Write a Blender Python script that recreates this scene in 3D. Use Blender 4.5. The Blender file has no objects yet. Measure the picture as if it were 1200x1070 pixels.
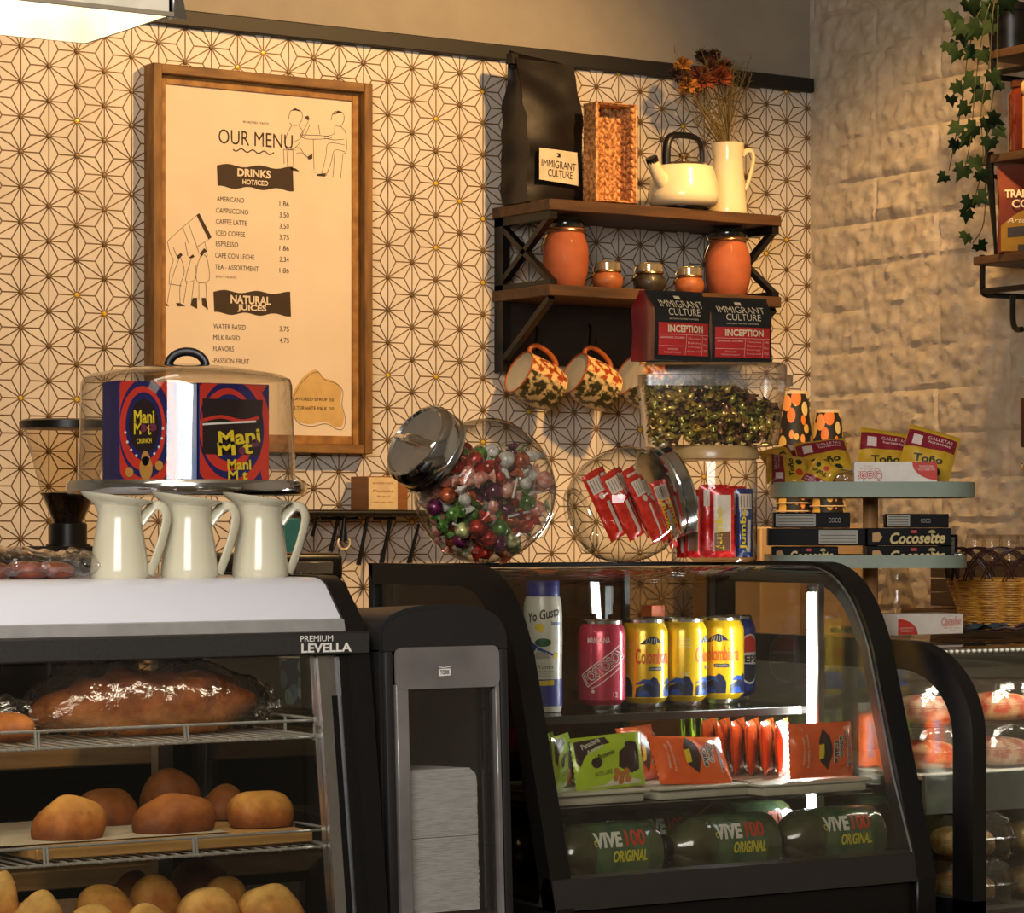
import bpy, bmesh, math, random
from mathutils import Vector, Matrix, noise
random.seed(7)
PI = math.pi
SC = bpy.context.scene
COL = SC.collection

# ---------------------------------------------------------------- camera
FPX, HOR, EYE = 3400.0, 620.0, 1.45          # focal length (px of a 1200 px wide frame), horizon row, eye height (m)
TH = math.atan(0.654)                        # the camera is turned away from the tiled wall's normal
CT, ST = math.cos(TH), math.sin(TH)
cd = bpy.data.cameras.new('camera')
cam = bpy.data.objects.new('camera', cd); COL.objects.link(cam)
cam.location = (0, 0, EYE)
cam.rotation_euler = (PI/2, 0, -TH)
cd.sensor_fit = 'HORIZONTAL'; cd.sensor_width = 36.0
cd.lens = 36.0*FPX/1200.0
cd.shift_y = (HOR-535.0)/1200.0
cd.clip_start = 0.05
SC.camera = cam

# ---------------------------------------------------------------- light and exposure
SC.view_settings.view_transform = 'Standard'
SC.view_settings.look = 'None'
SC.view_settings.gamma = 1.0
SC.view_settings.use_curve_mapping = False
SC.view_settings.exposure = 0.0
cy = SC.cycles
cy.max_bounces = 10; cy.diffuse_bounces = 3; cy.glossy_bounces = 4
cy.transmission_bounces = 6; cy.transparent_max_bounces = 32
cy.caustics_reflective = False; cy.caustics_refractive = False
cy.sample_clamp_indirect = 6.0

wd = bpy.data.worlds.new('cafe_ambient'); SC.world = wd
wd.use_nodes = True
wb = wd.node_tree.nodes['Background']
wb.inputs[0].default_value = (0.95, 0.80, 0.60, 1); wb.inputs[1].default_value = 0.085

def aim(o, target):
    o.rotation_euler = (Vector(target)-o.location).to_track_quat('-Z', 'Y').to_euler()

def area(name, loc, target, sx, sy, power, col):
    l = bpy.data.lights.new(name, 'AREA'); l.shape = 'RECTANGLE'; l.size = sx; l.size_y = sy
    l.energy = power; l.color = col
    o = bpy.data.objects.new(name, l); COL.objects.link(o); o.location = loc; aim(o, target)
    return o

def spot(name, loc, target, power, col, size, blend, rad):
    l = bpy.data.lights.new(name, 'SPOT'); l.energy = power; l.color = col
    l.spot_size = math.radians(size); l.spot_blend = blend; l.shadow_soft_size = rad
    o = bpy.data.objects.new(name, l); COL.objects.link(o); o.location = loc; aim(o, target)
    return o

WARM = (1.0, 0.57, 0.21)
spot('ceiling_spot_or_fill', (3.12, 3.20, 2.86), (2.50, 4.69, 1.72), 132, WARM, 82, 0.7, 0.05)
spot('ceiling_spot_or_fill', (1.55, 3.45, 2.86), (2.10, 4.69, 1.95), 34, WARM, 80, 0.9, 0.22)  # warm fill added for the pendant's bounce on the wall, no fixture here
spot('ceiling_spot_or_fill', (3.25, 3.60, 2.86), (3.76, 4.62, 1.56), 84, WARM, 52, 0.9, 0.06)
area('front_room_daylight', (0.05, 0.90, 2.26), (1.95, 3.1, 1.22), 1.4, 1.0, 62, (1.0, 0.96, 0.93))

# ---------------------------------------------------------------- pixel of the photograph -> point in the place
def D(px, py):
    u = (px-600.0)/FPX; v = (HOR-py)/FPX
    return Vector((ST+u*CT, CT-u*ST, v))
def onY(px, py, Y):
    d = D(px, py); k = Y/d.y
    return Vector((d.x*k, Y, EYE+d.z*k))
def onX(px, py, X):
    d = D(px, py); k = X/d.x
    return Vector((X, d.y*k, EYE+d.z*k))
def onZ(px, py, Z):
    d = D(px, py); k = (Z-EYE)/d.z
    return Vector((d.x*k, d.y*k, Z))
def sc_at(px, Y):                            # pixels per metre at depth plane Y, column px
    return FPX*D(px, HOR).y/Y

# ---------------------------------------------------------------- materials
def lin(c):
    c /= 255.0
    return c/12.92 if c <= 0.04045 else ((c+0.055)/1.055)**2.4
def rgb(r, g, b): return (lin(r), lin(g), lin(b), 1.0)
MATS = {}
def nodes(name):
    m = bpy.data.materials.new(name); m.use_nodes = True
    nt = m.node_tree
    return m, nt, nt.nodes['Principled BSDF'], nt.nodes['Material Output']
def pm(name, c, rough=0.5, metal=0.0, c2=None, scale=40.0, stretch=(1, 1, 1), detail=4.0, bump=0.0, bscale=None,
       spec=0.5, coat=0.0, lo=0.35, hi=0.65, sheen=0.0, trans=0.0, alpha=1.0, emit=None, estr=0.0):
    if name in MATS: return MATS[name]
    m, nt, b, out = nodes(name)
    N, L = nt.nodes, nt.links
    b.inputs['Base Color'].default_value = c
    b.inputs['Roughness'].default_value = rough
    b.inputs['Metallic'].default_value = metal
    b.inputs['Specular IOR Level'].default_value = spec
    b.inputs['Coat Weight'].default_value = coat
    b.inputs['Coat Roughness'].default_value = 0.08
    b.inputs['Transmission Weight'].default_value = trans
    b.inputs['Alpha'].default_value = alpha
    if emit:
        b.inputs['Emission Color'].default_value = emit; b.inputs['Emission Strength'].default_value = estr
    tc = N.new('ShaderNodeTexCoord'); mp = N.new('ShaderNodeMapping')
    mp.inputs['Scale'].default_value = stretch
    L.new(tc.outputs['Object'], mp.inputs['Vector'])
    nz = N.new('ShaderNodeTexNoise'); nz.inputs['Scale'].default_value = scale; nz.inputs['Detail'].default_value = detail
    L.new(mp.outputs[0], nz.inputs['Vector'])
    rp = N.new('ShaderNodeValToRGB')
    if c2 is None: c2 = tuple(min(1, x*0.86) for x in c[:3])+(1,)
    rp.color_ramp.elements[0].position = lo; rp.color_ramp.elements[0].color = c2
    rp.color_ramp.elements[1].position = hi; rp.color_ramp.elements[1].color = c
    L.new(nz.outputs['Fac'], rp.inputs[0]); L.new(rp.outputs[0], b.inputs['Base Color'])
    if bump:
        n2 = nz
        if bscale:
            n2 = N.new('ShaderNodeTexNoise'); n2.inputs['Scale'].default_value = bscale; n2.inputs['Detail'].default_value = 5
            L.new(mp.outputs[0], n2.inputs['Vector'])
        bp = N.new('ShaderNodeBump'); bp.inputs['Strength'].default_value = min(1, bump); bp.inputs['Distance'].default_value = 0.002*max(1, bump)
        L.new(n2.outputs['Fac'], bp.inputs['Height']); L.new(bp.outputs[0], b.inputs['Normal'])
    MATS[name] = m
    return m

def glass(name, tint=(1, 1, 1), edge=(0.45, 0.43, 0.38), gloss=1.0, rough=0.0, blend=0.35, bump=0.0, bscale=60.0, add=0.0, power=2.2):
    """thin clear sheet: transparent, a little darker where seen edge-on, with mirror reflections by Fresnel"""
    if name in MATS: return MATS[name]
    m, nt, b, out = nodes(name)
    N, L = nt.nodes, nt.links
    N.remove(b)
    tr = N.new('ShaderNodeBsdfTransparent'); gl = N.new('ShaderNodeBsdfGlossy'); gl.inputs['Roughness'].default_value = rough
    lw = N.new('ShaderNodeLayerWeight'); lw.inputs['Blend'].default_value = blend
    mc = N.new('ShaderNodeMix'); mc.data_type = 'RGBA'
    mc.inputs[6].default_value = tint+(1,); mc.inputs[7].default_value = edge+(1,)
    pw = N.new('ShaderNodeMath'); pw.operation = 'POWER'; pw.inputs[1].default_value = power
    L.new(lw.outputs['Facing'], pw.inputs[0]); L.new(pw.outputs[0], mc.inputs[0]); L.new(mc.outputs[2], tr.inputs[0])
    fr = N.new('ShaderNodeFresnel'); fr.inputs['IOR'].default_value = 1.5
    mu = N.new('ShaderNodeMath'); mu.operation = 'MULTIPLY_ADD'; mu.inputs[1].default_value = gloss; mu.inputs[2].default_value = add
    mu.use_clamp = True
    L.new(fr.outputs[0], mu.inputs[0])
    ge = N.new('ShaderNodeNewGeometry'); io = N.new('ShaderNodeMath'); io.operation = 'MULTIPLY_ADD'
    io.inputs[1].default_value = 1/1.5-1.5; io.inputs[2].default_value = 1.5
    L.new(ge.outputs['Backfacing'], io.inputs[0]); L.new(io.outputs[0], fr.inputs['IOR'])
    if bump:
        tc = N.new('ShaderNodeTexCoord')
        nz = N.new('ShaderNodeTexNoise'); nz.inputs['Scale'].default_value = bscale; nz.inputs['Detail'].default_value = 3
        L.new(tc.outputs['Object'], nz.inputs['Vector'])
        bp = N.new('ShaderNodeBump'); bp.inputs['Strength'].default_value = bump; bp.inputs['Distance'].default_value = 0.006
        L.new(nz.outputs['Fac'], bp.inputs['Height'])
        for n in (gl, fr): L.new(bp.outputs[0], n.inputs['Normal'])
    mx = N.new('ShaderNodeMixShader')
    L.new(mu.outputs[0], mx.inputs[0]); L.new(tr.outputs[0], mx.inputs[1]); L.new(gl.outputs[0], mx.inputs[2])
    L.new(mx.outputs[0], out.inputs['Surface'])
    MATS[name] = m
    return m

def emis(name, c, s):
    if name in MATS: return MATS[name]
    m, nt, b, out = nodes(name)
    b.inputs['Base Color'].default_value = c
    b.inputs['Emission Color'].default_value = c; b.inputs['Emission Strength'].default_value = s
    MATS[name] = m
    return m

def bread(name, top, side, low):
    """crust: loaf brown on the crown, golden on the flanks, pale underneath; rolls painted with lit tops and shaded undersides, in the loaf's own coordinates"""
    if name in MATS: return MATS[name]
    m, nt, b, out = nodes(name)
    N, L = nt.nodes, nt.links
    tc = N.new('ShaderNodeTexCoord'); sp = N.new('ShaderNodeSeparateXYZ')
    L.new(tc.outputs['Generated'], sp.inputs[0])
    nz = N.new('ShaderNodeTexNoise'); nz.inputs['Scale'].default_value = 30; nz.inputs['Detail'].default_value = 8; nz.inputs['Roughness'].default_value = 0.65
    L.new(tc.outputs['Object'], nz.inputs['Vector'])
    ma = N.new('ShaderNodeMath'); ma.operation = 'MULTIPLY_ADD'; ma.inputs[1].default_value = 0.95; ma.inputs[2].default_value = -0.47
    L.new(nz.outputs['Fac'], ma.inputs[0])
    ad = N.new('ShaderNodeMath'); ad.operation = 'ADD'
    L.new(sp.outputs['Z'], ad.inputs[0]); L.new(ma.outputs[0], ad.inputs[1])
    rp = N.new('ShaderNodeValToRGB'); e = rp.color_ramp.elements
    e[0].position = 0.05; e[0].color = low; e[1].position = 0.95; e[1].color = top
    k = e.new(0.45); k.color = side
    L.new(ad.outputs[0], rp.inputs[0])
    n3 = N.new('ShaderNodeTexNoise'); n3.inputs['Scale'].default_value = 75; n3.inputs['Detail'].default_value = 6
    L.new(tc.outputs['Object'], n3.inputs['Vector'])
    r3 = N.new('ShaderNodeValToRGB'); r3.color_ramp.elements[0].position = 0.36; r3.color_ramp.elements[0].color = (0.50, 0.42, 0.34, 1); r3.color_ramp.elements[1].position = 0.58
    L.new(n3.outputs['Fac'], r3.inputs[0])
    mm = N.new('ShaderNodeMix'); mm.data_type = 'RGBA'; mm.blend_type = 'MULTIPLY'; mm.inputs[0].default_value = 0.38
    L.new(rp.outputs[0], mm.inputs[6]); L.new(r3.outputs[0], mm.inputs[7]); L.new(mm.outputs[2], b.inputs['Base Color'])
    b.inputs['Roughness'].default_value = 0.62; b.inputs['Specular IOR Level'].default_value = 0.3
    n2 = N.new('ShaderNodeTexNoise'); n2.inputs['Scale'].default_value = 85; n2.inputs['Detail'].default_value = 6
    L.new(tc.outputs['Object'], n2.inputs['Vector'])
    bp = N.new('ShaderNodeBump'); bp.inputs['Strength'].default_value = 0.5; bp.inputs['Distance'].default_value = 0.003
    L.new(n2.outputs['Fac'], bp.inputs['Height']); L.new(bp.outputs[0], b.inputs['Normal'])
    MATS[name] = m
    return m

def wood(name, c1, c2, axis='X', scale=9.0, rough=0.55):
    st = {'X': (1, 9, 9), 'Y': (9, 1, 9), 'Z': (9, 9, 1)}[axis]
    return pm(name, c1, rough, 0, c2, scale, st, 6, 0.25, lo=0.3, hi=0.7)

BLACK = pm('black_plastic', rgb(16, 15, 15), 0.35, spec=0.4)
BLACKM = pm('black_painted_metal', rgb(16, 15, 14), 0.42, c2=rgb(11, 10, 10), scale=200, spec=0.4)
CHROME = pm('chrome', (0.78, 0.77, 0.75, 1), 0.12, 1.0, c2=(0.70, 0.69, 0.67, 1))
STEEL = pm('brushed_steel', (0.62, 0.60, 0.57, 1), 0.32, 1.0, c2=(0.5, 0.49, 0.47, 1), scale=60, stretch=(1, 1, 30))
WHITE = pm('white_print', rgb(238, 234, 224), 0.5)
INK = pm('dark_print', rgb(48, 38, 28), 0.6)
RED = pm('red_print', rgb(196, 32, 30), 0.45)
YEL = pm('yellow_print', rgb(238, 206, 40), 0.45)
CREAM = pm('cream_print', rgb(236, 214, 172), 0.5)
GLASS = glass('clear_glass')
PANE = glass('display_case_glass', (0.90, 0.90, 0.87), (0.5, 0.5, 0.47), 1.0)

# ---------------------------------------------------------------- mesh builder
I4 = Matrix.Identity(4)
def T(x, y=None, z=None):
    return Matrix.Translation(Vector(x) if y is None else Vector((x, y, z)))
def R(a, ax): return Matrix.Rotation(a, 4, ax)
def SCL(x, y, z): return Matrix.Diagonal((x, y, z, 1))
def basis(o, x, y, z):
    m = Matrix.Identity(4)
    for i in range(3):
        m[i][0], m[i][1], m[i][2], m[i][3] = x[i], y[i], z[i], o[i]
    return m
def front(o): return basis(o, (1, 0, 0), (0, 0, 1), (0, -1, 0))      # local x right, y up, z towards the customer
def zto(o, d, roll=(0, 0, 1)):                                       # local z along d
    d = Vector(d).normalized(); up = Vector(roll)
    x = up.cross(d)
    if x.length < 1e-4: x = Vector((1, 0, 0)).cross(d)
    x.normalize(); y = d.cross(x)
    return basis(o, x, y, d)

WM = {}                                       # world matrix of every thing root
_TXT = {}
def text2d(s, bold=0.0, shear=0.0, space=1.0):
    k = (s, bold, shear, space)
    if k in _TXT: return _TXT[k]
    c = bpy.data.curves.new('t', 'FONT'); c.body = s; c.size = 1; c.offset = bold; c.shear = shear
    c.space_character = space; c.resolution_u = 3; c.fill_mode = 'FRONT'; c.space_line = 0.85
    c.align_x = 'CENTER'
    o = bpy.data.objects.new('t', c); COL.objects.link(o)
    dg = bpy.context.evaluated_depsgraph_get()
    e = o.evaluated_get(dg); me = e.to_mesh()
    vs = [(v.co.x, v.co.y) for v in me.vertices]; fs = [tuple(p.vertices) for p in me.polygons]
    e.to_mesh_clear()
    bpy.data.objects.remove(o); bpy.data.curves.remove(c)
    if not vs: vs, fs = [(0, 0), (1, 0), (1, 1)], [(0, 1, 2)]
    x0 = min(v[0] for v in vs); x1 = max(v[0] for v in vs); y0 = min(v[1] for v in vs); y1 = max(v[1] for v in vs)
    vs = [((x-x0)/(x1-x0)-0.5, (y-y0)/(y1-y0)-0.5) for x, y in vs]
    _TXT[k] = (vs, fs, (x1-x0)/(y1-y0))
    return _TXT[k]

class MB:
    def __init__(s, M=None):
        s.v = []; s.f = []; s.mi = []; s.sm = []; s.M = M or I4; s.m = 0
    def add(s, vs, fs, M=None, smooth=True):
        A = s.M @ M if M is not None else s.M
        o = len(s.v)
        s.v += [A @ Vector(p) for p in vs]
        flip = A.determinant() < 0
        for f in fs:
            f = tuple(i+o for i in f)
            s.f.append(f[::-1] if flip else f); s.mi.append(s.m); s.sm.append(smooth)
        return s
    def bm(s, b, M=None, smooth=True):
        b.verts.index_update()
        s.add([v.co.copy() for v in b.verts], [tuple(v.index for v in f.verts) for f in b.faces], M, smooth); b.free()
        return s
    def box(s, c, d, M=None, bev=0.0, seg=1):
        b = bmesh.new(); bmesh.ops.create_cube(b, size=1)
        for v in b.verts: v.co = Vector((v.co.x*d[0]+c[0], v.co.y*d[1]+c[1], v.co.z*d[2]+c[2]))
        if bev: bmesh.ops.bevel(b, geom=b.edges[:], offset=min(bev, min(d)*0.49), segments=seg, profile=0.5, affect='EDGES')
        return s.bm(b, M)
    def bx(s, x0, x1, y0, y1, z0, z1, bev=0.0, seg=1, M=None):
        return s.box(((x0+x1)/2, (y0+y1)/2, (z0+z1)/2), (abs(x1-x0), abs(y1-y0), abs(z1-z0)), M, bev, seg)
    def lathe(s, prof, seg=32, M=None, cap=(True, True), a0=0, a1=2*PI):
        full = abs(a1-a0-2*PI) < 1e-6; n = seg if full else seg+1
        vs, fs = [], []
        for r, z in prof:
            for i in range(n):
                a = a0+(a1-a0)*i/seg
                vs.append((r*math.cos(a), r*math.sin(a), z))
        for k in range(len(prof)-1):
            for i in range(seg):
                j = (i+1) % n
                fs.append((k*n+i, k*n+j, (k+1)*n+j, (k+1)*n+i))
        if full:
            if cap[0] and prof[0][0] > 1e-5: fs.append(tuple(range(n))[::-1])
            if cap[1] and prof[-1][0] > 1e-5: fs.append(tuple((len(prof)-1)*n+i for i in range(n)))
        return s.add(vs, fs, M)
    def cyl(s, a, b, r, seg=16, r2=None):
        a = Vector(a); b = Vector(b)
        return s.lathe([(r, 0), (r if r2 is None else r2, (b-a).length)], seg, zto(a, b-a, (0.31, 0.2, 0.9)))
    def sphere(s, c, r, seg=16, M=None):
        n = seg//2; rx, ry, rz = r if isinstance(r, (tuple, list)) else (r, r, r)
        pr = [(math.sin(PI*k/n), -math.cos(PI*k/n)) for k in range(n+1)]
        pr[0] = (1e-4, -1); pr[-1] = (1e-4, 1)
        A = T(*c) @ SCL(rx, ry, rz)
        return s.lathe(pr, seg, (M @ A) if M is not None else A)
    def tube(s, pts, r, seg=8, closed=False, M=None, cap=True, flat=1.0):
        P = [Vector(p) for p in pts]; n = len(P)
        rr = r if isinstance(r, (list, tuple)) else [r]*n
        tg = []
        for i in range(n):
            if closed: t = P[(i+1) % n]-P[i-1]
            else: t = P[min(i+1, n-1)]-P[max(i-1, 0)]
            tg.append(t.normalized() if t.length > 1e-9 else Vector((0, 0, 1)))
        nr = tg[0].orthogonal().normalized()
        vs, fs = [], []
        for i in range(n):
            if i:
                q = tg[i-1].rotation_difference(tg[i]); nr = q @ nr
                nr = (nr-tg[i]*nr.dot(tg[i])).normalized()
            bn = tg[i].cross(nr)
            for k in range(seg):
                a = 2*PI*k/seg
                vs.append(P[i]+(nr*math.cos(a)+bn*math.sin(a)*flat)*rr[i])
        for i in range(n if closed else n-1):
            j = (i+1) % n
            for k in range(seg):
                l = (k+1) % seg
                fs.append((i*seg+k, i*seg+l, j*seg+l, j*seg+k))
        if cap and not closed:
            fs.append(tuple(range(seg))[::-1]); fs.append(tuple((n-1)*seg+k for k in range(seg)))
        return s.add(vs, fs, M)
    def prism(s, poly, d, M=None, smooth=True):
        n = len(poly)
        ar = sum(poly[i][0]*poly[(i+1) % n][1]-poly[(i+1) % n][0]*poly[i][1] for i in range(n))
        if ar < 0: poly = poly[::-1]
        vs = [(x, y, 0) for x, y in poly]+[(x, y, d) for x, y in poly]
        fs = [tuple(range(n))[::-1], tuple(range(n, 2*n))]+[(i, (i+1) % n, n+(i+1) % n, n+i) for i in range(n)]
        if d < 0: fs = [f[::-1] for f in fs]
        return s.add(vs, fs, M, smooth)
    def grid(s, nu, nv, fn, M=None, closeu=False):
        vs = [fn(i/nu, j/nv) for j in range(nv+1) for i in range(nu+1)]
        w = nu+1
        fs = [(j*w+i, j*w+i+1, (j+1)*w+i+1, (j+1)*w+i) for j in range(nv) for i in range(nu)]
        return s.add(vs, fs, M)
    # flat shapes laid on a surface: surf maps (x, y) to a point just above it
    def decal(s, vs, fs, surf=None, L=None, M=None):
        b = bmesh.new()
        bv = [b.verts.new((x, y, 0)) for x, y in vs]
        for f in fs:
            try: b.faces.new([bv[i] for i in f])
            except ValueError: pass
        if any(len(f) > 4 for f in fs) or L: bmesh.ops.triangulate(b, faces=b.faces[:])
        if L:
            for _ in range(5):
                es = [e for e in b.edges if e.calc_length() > L]
                if not es: break
                bmesh.ops.subdivide_edges(b, edges=es, cuts=1)
                bmesh.ops.triangulate(b, faces=[f for f in b.faces if len(f.verts) > 3])
        for f in b.faces:
            f.normal_update()
            if f.normal.z < 0: f.normal_flip()
        if surf:
            for v in b.verts: v.co = Vector(surf(v.co.x, v.co.y))
        return s.bm(b, M, False)
    def txt(s, t, c, w=None, h=None, rot=0.0, bold=0.0, shear=0.0, space=1.0, surf=None, L=None, M=None, z=0.0004):
        vs, fs, asp = text2d(t, bold, shear, space)
        if w is None: w = h*asp
        if h is None: h = w/asp
        ca, sa = math.cos(rot), math.sin(rot)
        q = [(c[0]+x*w*ca-y*h*sa, c[1]+x*w*sa+y*h*ca) for x, y in vs]
        return s.decal(q, fs, surf or (lambda x, y: (x, y, z)), L, M)
    def poly(s, pts, surf=None, L=None, M=None, z=0.0003):
        return s.decal(pts, [tuple(range(len(pts)))], surf or (lambda x, y: (x, y, z)), L, M)
    def stroke(s, pts, w, surf=None, L=None, M=None, z=0.0004, closed=False):
        P = [Vector((p[0], p[1])) for p in pts]
        if closed: P.append(P[0])
        vs, fs = [], []
        for i, p in enumerate(P):
            t = (P[min(i+1, len(P)-1)]-P[max(i-1, 0)])
            if t.length < 1e-9: t = Vector((1, 0))
            t.normalize(); nn = Vector((-t.y, t.x))*w*0.5
            vs += [tuple(p+nn), tuple(p-nn)]
            if i: fs.append((2*i-2, 2*i-1, 2*i+1, 2*i))
        return s.decal(vs, fs, surf or (lambda x, y: (x, y, z)), L, M)
    def disc(s, c, r, n=24, surf=None, L=None, M=None, z=0.0003, ry=None):
        ry = ry or r
        return s.poly([(c[0]+r*math.cos(2*PI*i/n), c[1]+ry*math.sin(2*PI*i/n)) for i in range(n)], surf, L, M, z)
    def build(s, name, mats, parent=None, world=False, angle=38):
        me = bpy.data.meshes.new(name)
        vs = s.v
        if world and parent is not None:
            iv = WM[parent.name].inverted(); vs = [iv @ p for p in vs]
        me.from_pydata([tuple(p) for p in vs], [], s.f)
        mats = mats if isinstance(mats, (list, tuple)) else [mats]
        for m in mats: me.materials.append(m)
        me.polygons.foreach_set('material_index', s.mi)
        me.polygons.foreach_set('use_smooth', s.sm)
        me.validate(); me.update()
        me.set_sharp_from_angle(angle=math.radians(angle))
        o = bpy.data.objects.new(name, me); COL.objects.link(o)
        if parent is not None: o.parent = parent
        return o

def clean(o, dist=1e-5):
    b = bmesh.new(); b.from_mesh(o.data)
    bmesh.ops.remove_doubles(b, verts=b.verts[:], dist=dist)
    bmesh.ops.recalc_face_normals(b, faces=b.faces[:])
    b.to_mesh(o.data); b.free()
    o.data.set_sharp_from_angle(angle=math.radians(38))
    return o
def tag(o, label, cat, group=None, kind=None):
    o['label'] = label; o['category'] = cat
    if group: o['group'] = group
    if kind: o['kind'] = kind
    return o
def thing(name, label, cat, M=I4, group=None):
    o = bpy.data.objects.new(name, None); COL.objects.link(o)
    if isinstance(M, (tuple, list, Vector)): M = T(*M)
    o.matrix_world = M
    o.empty_display_size = 0.02
    WM[o.name] = M.copy()
    return tag(o, label, cat, group)
def solo(mb, name, mats, label, cat, M=I4, group=None, kind=None):
    o = mb.build(name, mats)
    if isinstance(M, (tuple, list, Vector)): M = T(*M)
    o.matrix_world = M
    return tag(o, label, cat, group, kind)
def struct(mb, name, mats):
    o = mb.build(name, mats); o['kind'] = 'structure'
    return o
def dup(root, M, label=None):
    r = root.copy(); COL.objects.link(r)
    if isinstance(M, (tuple, list, Vector)): M = T(*M)
    r.matrix_world = M; WM[r.name] = M.copy()
    if label: r['label'] = label
    for ch in list(root.children):
        c = ch.copy(); COL.objects.link(c); c.parent = r
        for g in list(ch.children):
            k = g.copy(); COL.objects.link(k); k.parent = c
    return r
def arc(cx, cy, r, a0, a1, n):
    return [(cx+r*math.cos(a0+(a1-a0)*i/n), cy+r*math.sin(a0+(a1-a0)*i/n)) for i in range(n+1)]
def rrect(w, h, r, n=5, cx=0, cy=0):
    p = []
    for sx, sy, a in ((1, 1, 0), (-1, 1, PI/2), (-1, -1, PI), (1, -1, 1.5*PI)):
        p += arc(cx+sx*(w/2-r), cy+sy*(h/2-r), r, a, a+PI/2, n)
    return p
def smoothpath(pts, n=6):
    P = [Vector(p) for p in pts]; out = []
    for i in range(len(P)-1):
        a, b, c, d = P[max(i-1, 0)], P[i], P[i+1], P[min(i+2, len(P)-1)]
        for k in range(n):
            t = k/n
            out.append(0.5*((2*b)+(c-a)*t+(2*a-5*b+4*c-d)*t*t+(3*b-a-3*c+d)*t**3))
    out.append(P[-1])
    return out

# ================================================================ the setting
YW = 4.69                                    # tiled wall
XW = onY(949, 300, YW).x                     # corner with the rough block wall
ZTOP = 2.95
BC = EYE-0.33                                # top of the back counter
CTOP = 0.90                                  # top of the front counter

m = MB(); m.bx(-1.6, 5.2, -0.8, YW+0.2, -0.05, 0.0)
struct(m, 'floor', pm('floor_tile', rgb(120, 108, 92), 0.4, scale=6))
m = MB(); m.bx(-1.6, 5.2, -0.8, YW+0.2, ZTOP, ZTOP+0.05)
struct(m, 'ceiling', pm('ceiling_paint', rgb(205, 190, 165), 0.8))

TILE = pm('glazed_tile', rgb(226, 218, 204), 0.42, c2=rgb(214, 205, 190), scale=9, spec=0.35)
GROUT = pm('bronze_inlay', rgb(136, 108, 68), 0.5, 0.1, c2=rgb(104, 80, 50), scale=6)
NDARK = pm('bronze_stud', rgb(122, 98, 62), 0.4, 0.15, c2=rgb(92, 70, 44), scale=5)
NGOLD = pm('brass_stud', rgb(236, 196, 60), 0.3, 0.2, c2=rgb(226, 180, 50))
TAUPE = pm('taupe_plaster', rgb(158, 150, 134), 0.85, c2=rgb(152, 143, 127), scale=14)
zt0 = EYE+0.902
m = MB(); m.bx(-1.6, XW+0.1, YW, YW+0.12, 0, ZTOP)
w = m
w.mi = [3]*len(w.f)
s_ = 0.0612; hx = s_*math.sqrt(3)/2
p0 = onY(23.8, 95.3, YW)
i0 = int((p0.x-1.7)/hx)+1
zlo = EYE-0.42
w.m = 1
w.add([(1.6, YW-0.0006, zlo-0.05), (XW, YW-0.0006, zlo-0.05), (XW, YW-0.0006, zt0+0.01), (1.6, YW-0.0006, zt0+0.01)], [(0, 1, 2, 3)])
def node(i, j):
    return (p0.x+(i)*hx, p0.z+(j+(0.5 if i % 2 else 0.0))*s_)
def tri(a, b, c, wd=0.00125):
    A, B, C = Vector(a), Vector(b), Vector(c)
    la, lb, lc = (B-C).length, (C-A).length, (A-B).length
    I = (A*la+B*lb+C*lc)/(la+lb+lc)
    sp = (la+lb+lc)/2; ar = abs((B-A).cross(C-A))/2; k = (ar/sp-wd)/(ar/sp)
    q = [I+(p-I)*k for p in (A, B, C)]
    if (q[1]-q[0]).cross(q[2]-q[0]) < 0: q = [q[0], q[2], q[1]]
    w.add([(p.x, YW-0.0016, p.y) for p in q], [(0, 1, 2)], None, False)
ni = int((XW-1.65)/hx)+2; nj = int((zt0-zlo)/s_)+2
jb = int((zlo-p0.z)/s_)
rn = random.Random(5)
for i in range(-i0, ni-i0):
    for j in range(jb, jb+nj):
        a = node(i, j); b = node(i, j+1)
        for sg in (-1, 1):
            ii = i+sg
            jj = j if (i % 2) == 0 else j+1
            c = node(ii, jj)
            g = ((a[0]+b[0]+c[0])/3, (a[1]+b[1]+c[1])/3)
            if g[0] > XW+0.01 or g[0] < 1.62 or g[1] > zt0+0.012 or g[1] < zlo: continue
            w.m = 0
            tri(a, b, g)
            # the other two sub-triangles belong to the two remaining lattice edges of this triangle
            tri(b, c, g); tri(c, a, g)
        if 1.62 < a[0] < XW and zlo < a[1] < zt0:
            w.m = 4 if rn.random() < 0.10 else 2
            r = 0.0045
            w.lathe([(r, 0), (r*0.75, 0.0012), (0.0002, 0.0016)], 8, front((a[0], YW-0.0014, a[1])), cap=(False, False))
struct(w, 'wall_back', [TILE, GROUT, NDARK, TAUPE, NGOLD])
m = MB(); m.bx(-1.6, XW, YW-0.016, YW, zt0, zt0+0.029, 0.002)
struct(m, 'trim_1', pm('charcoal_trim', rgb(26, 24, 23), 0.55))

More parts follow.
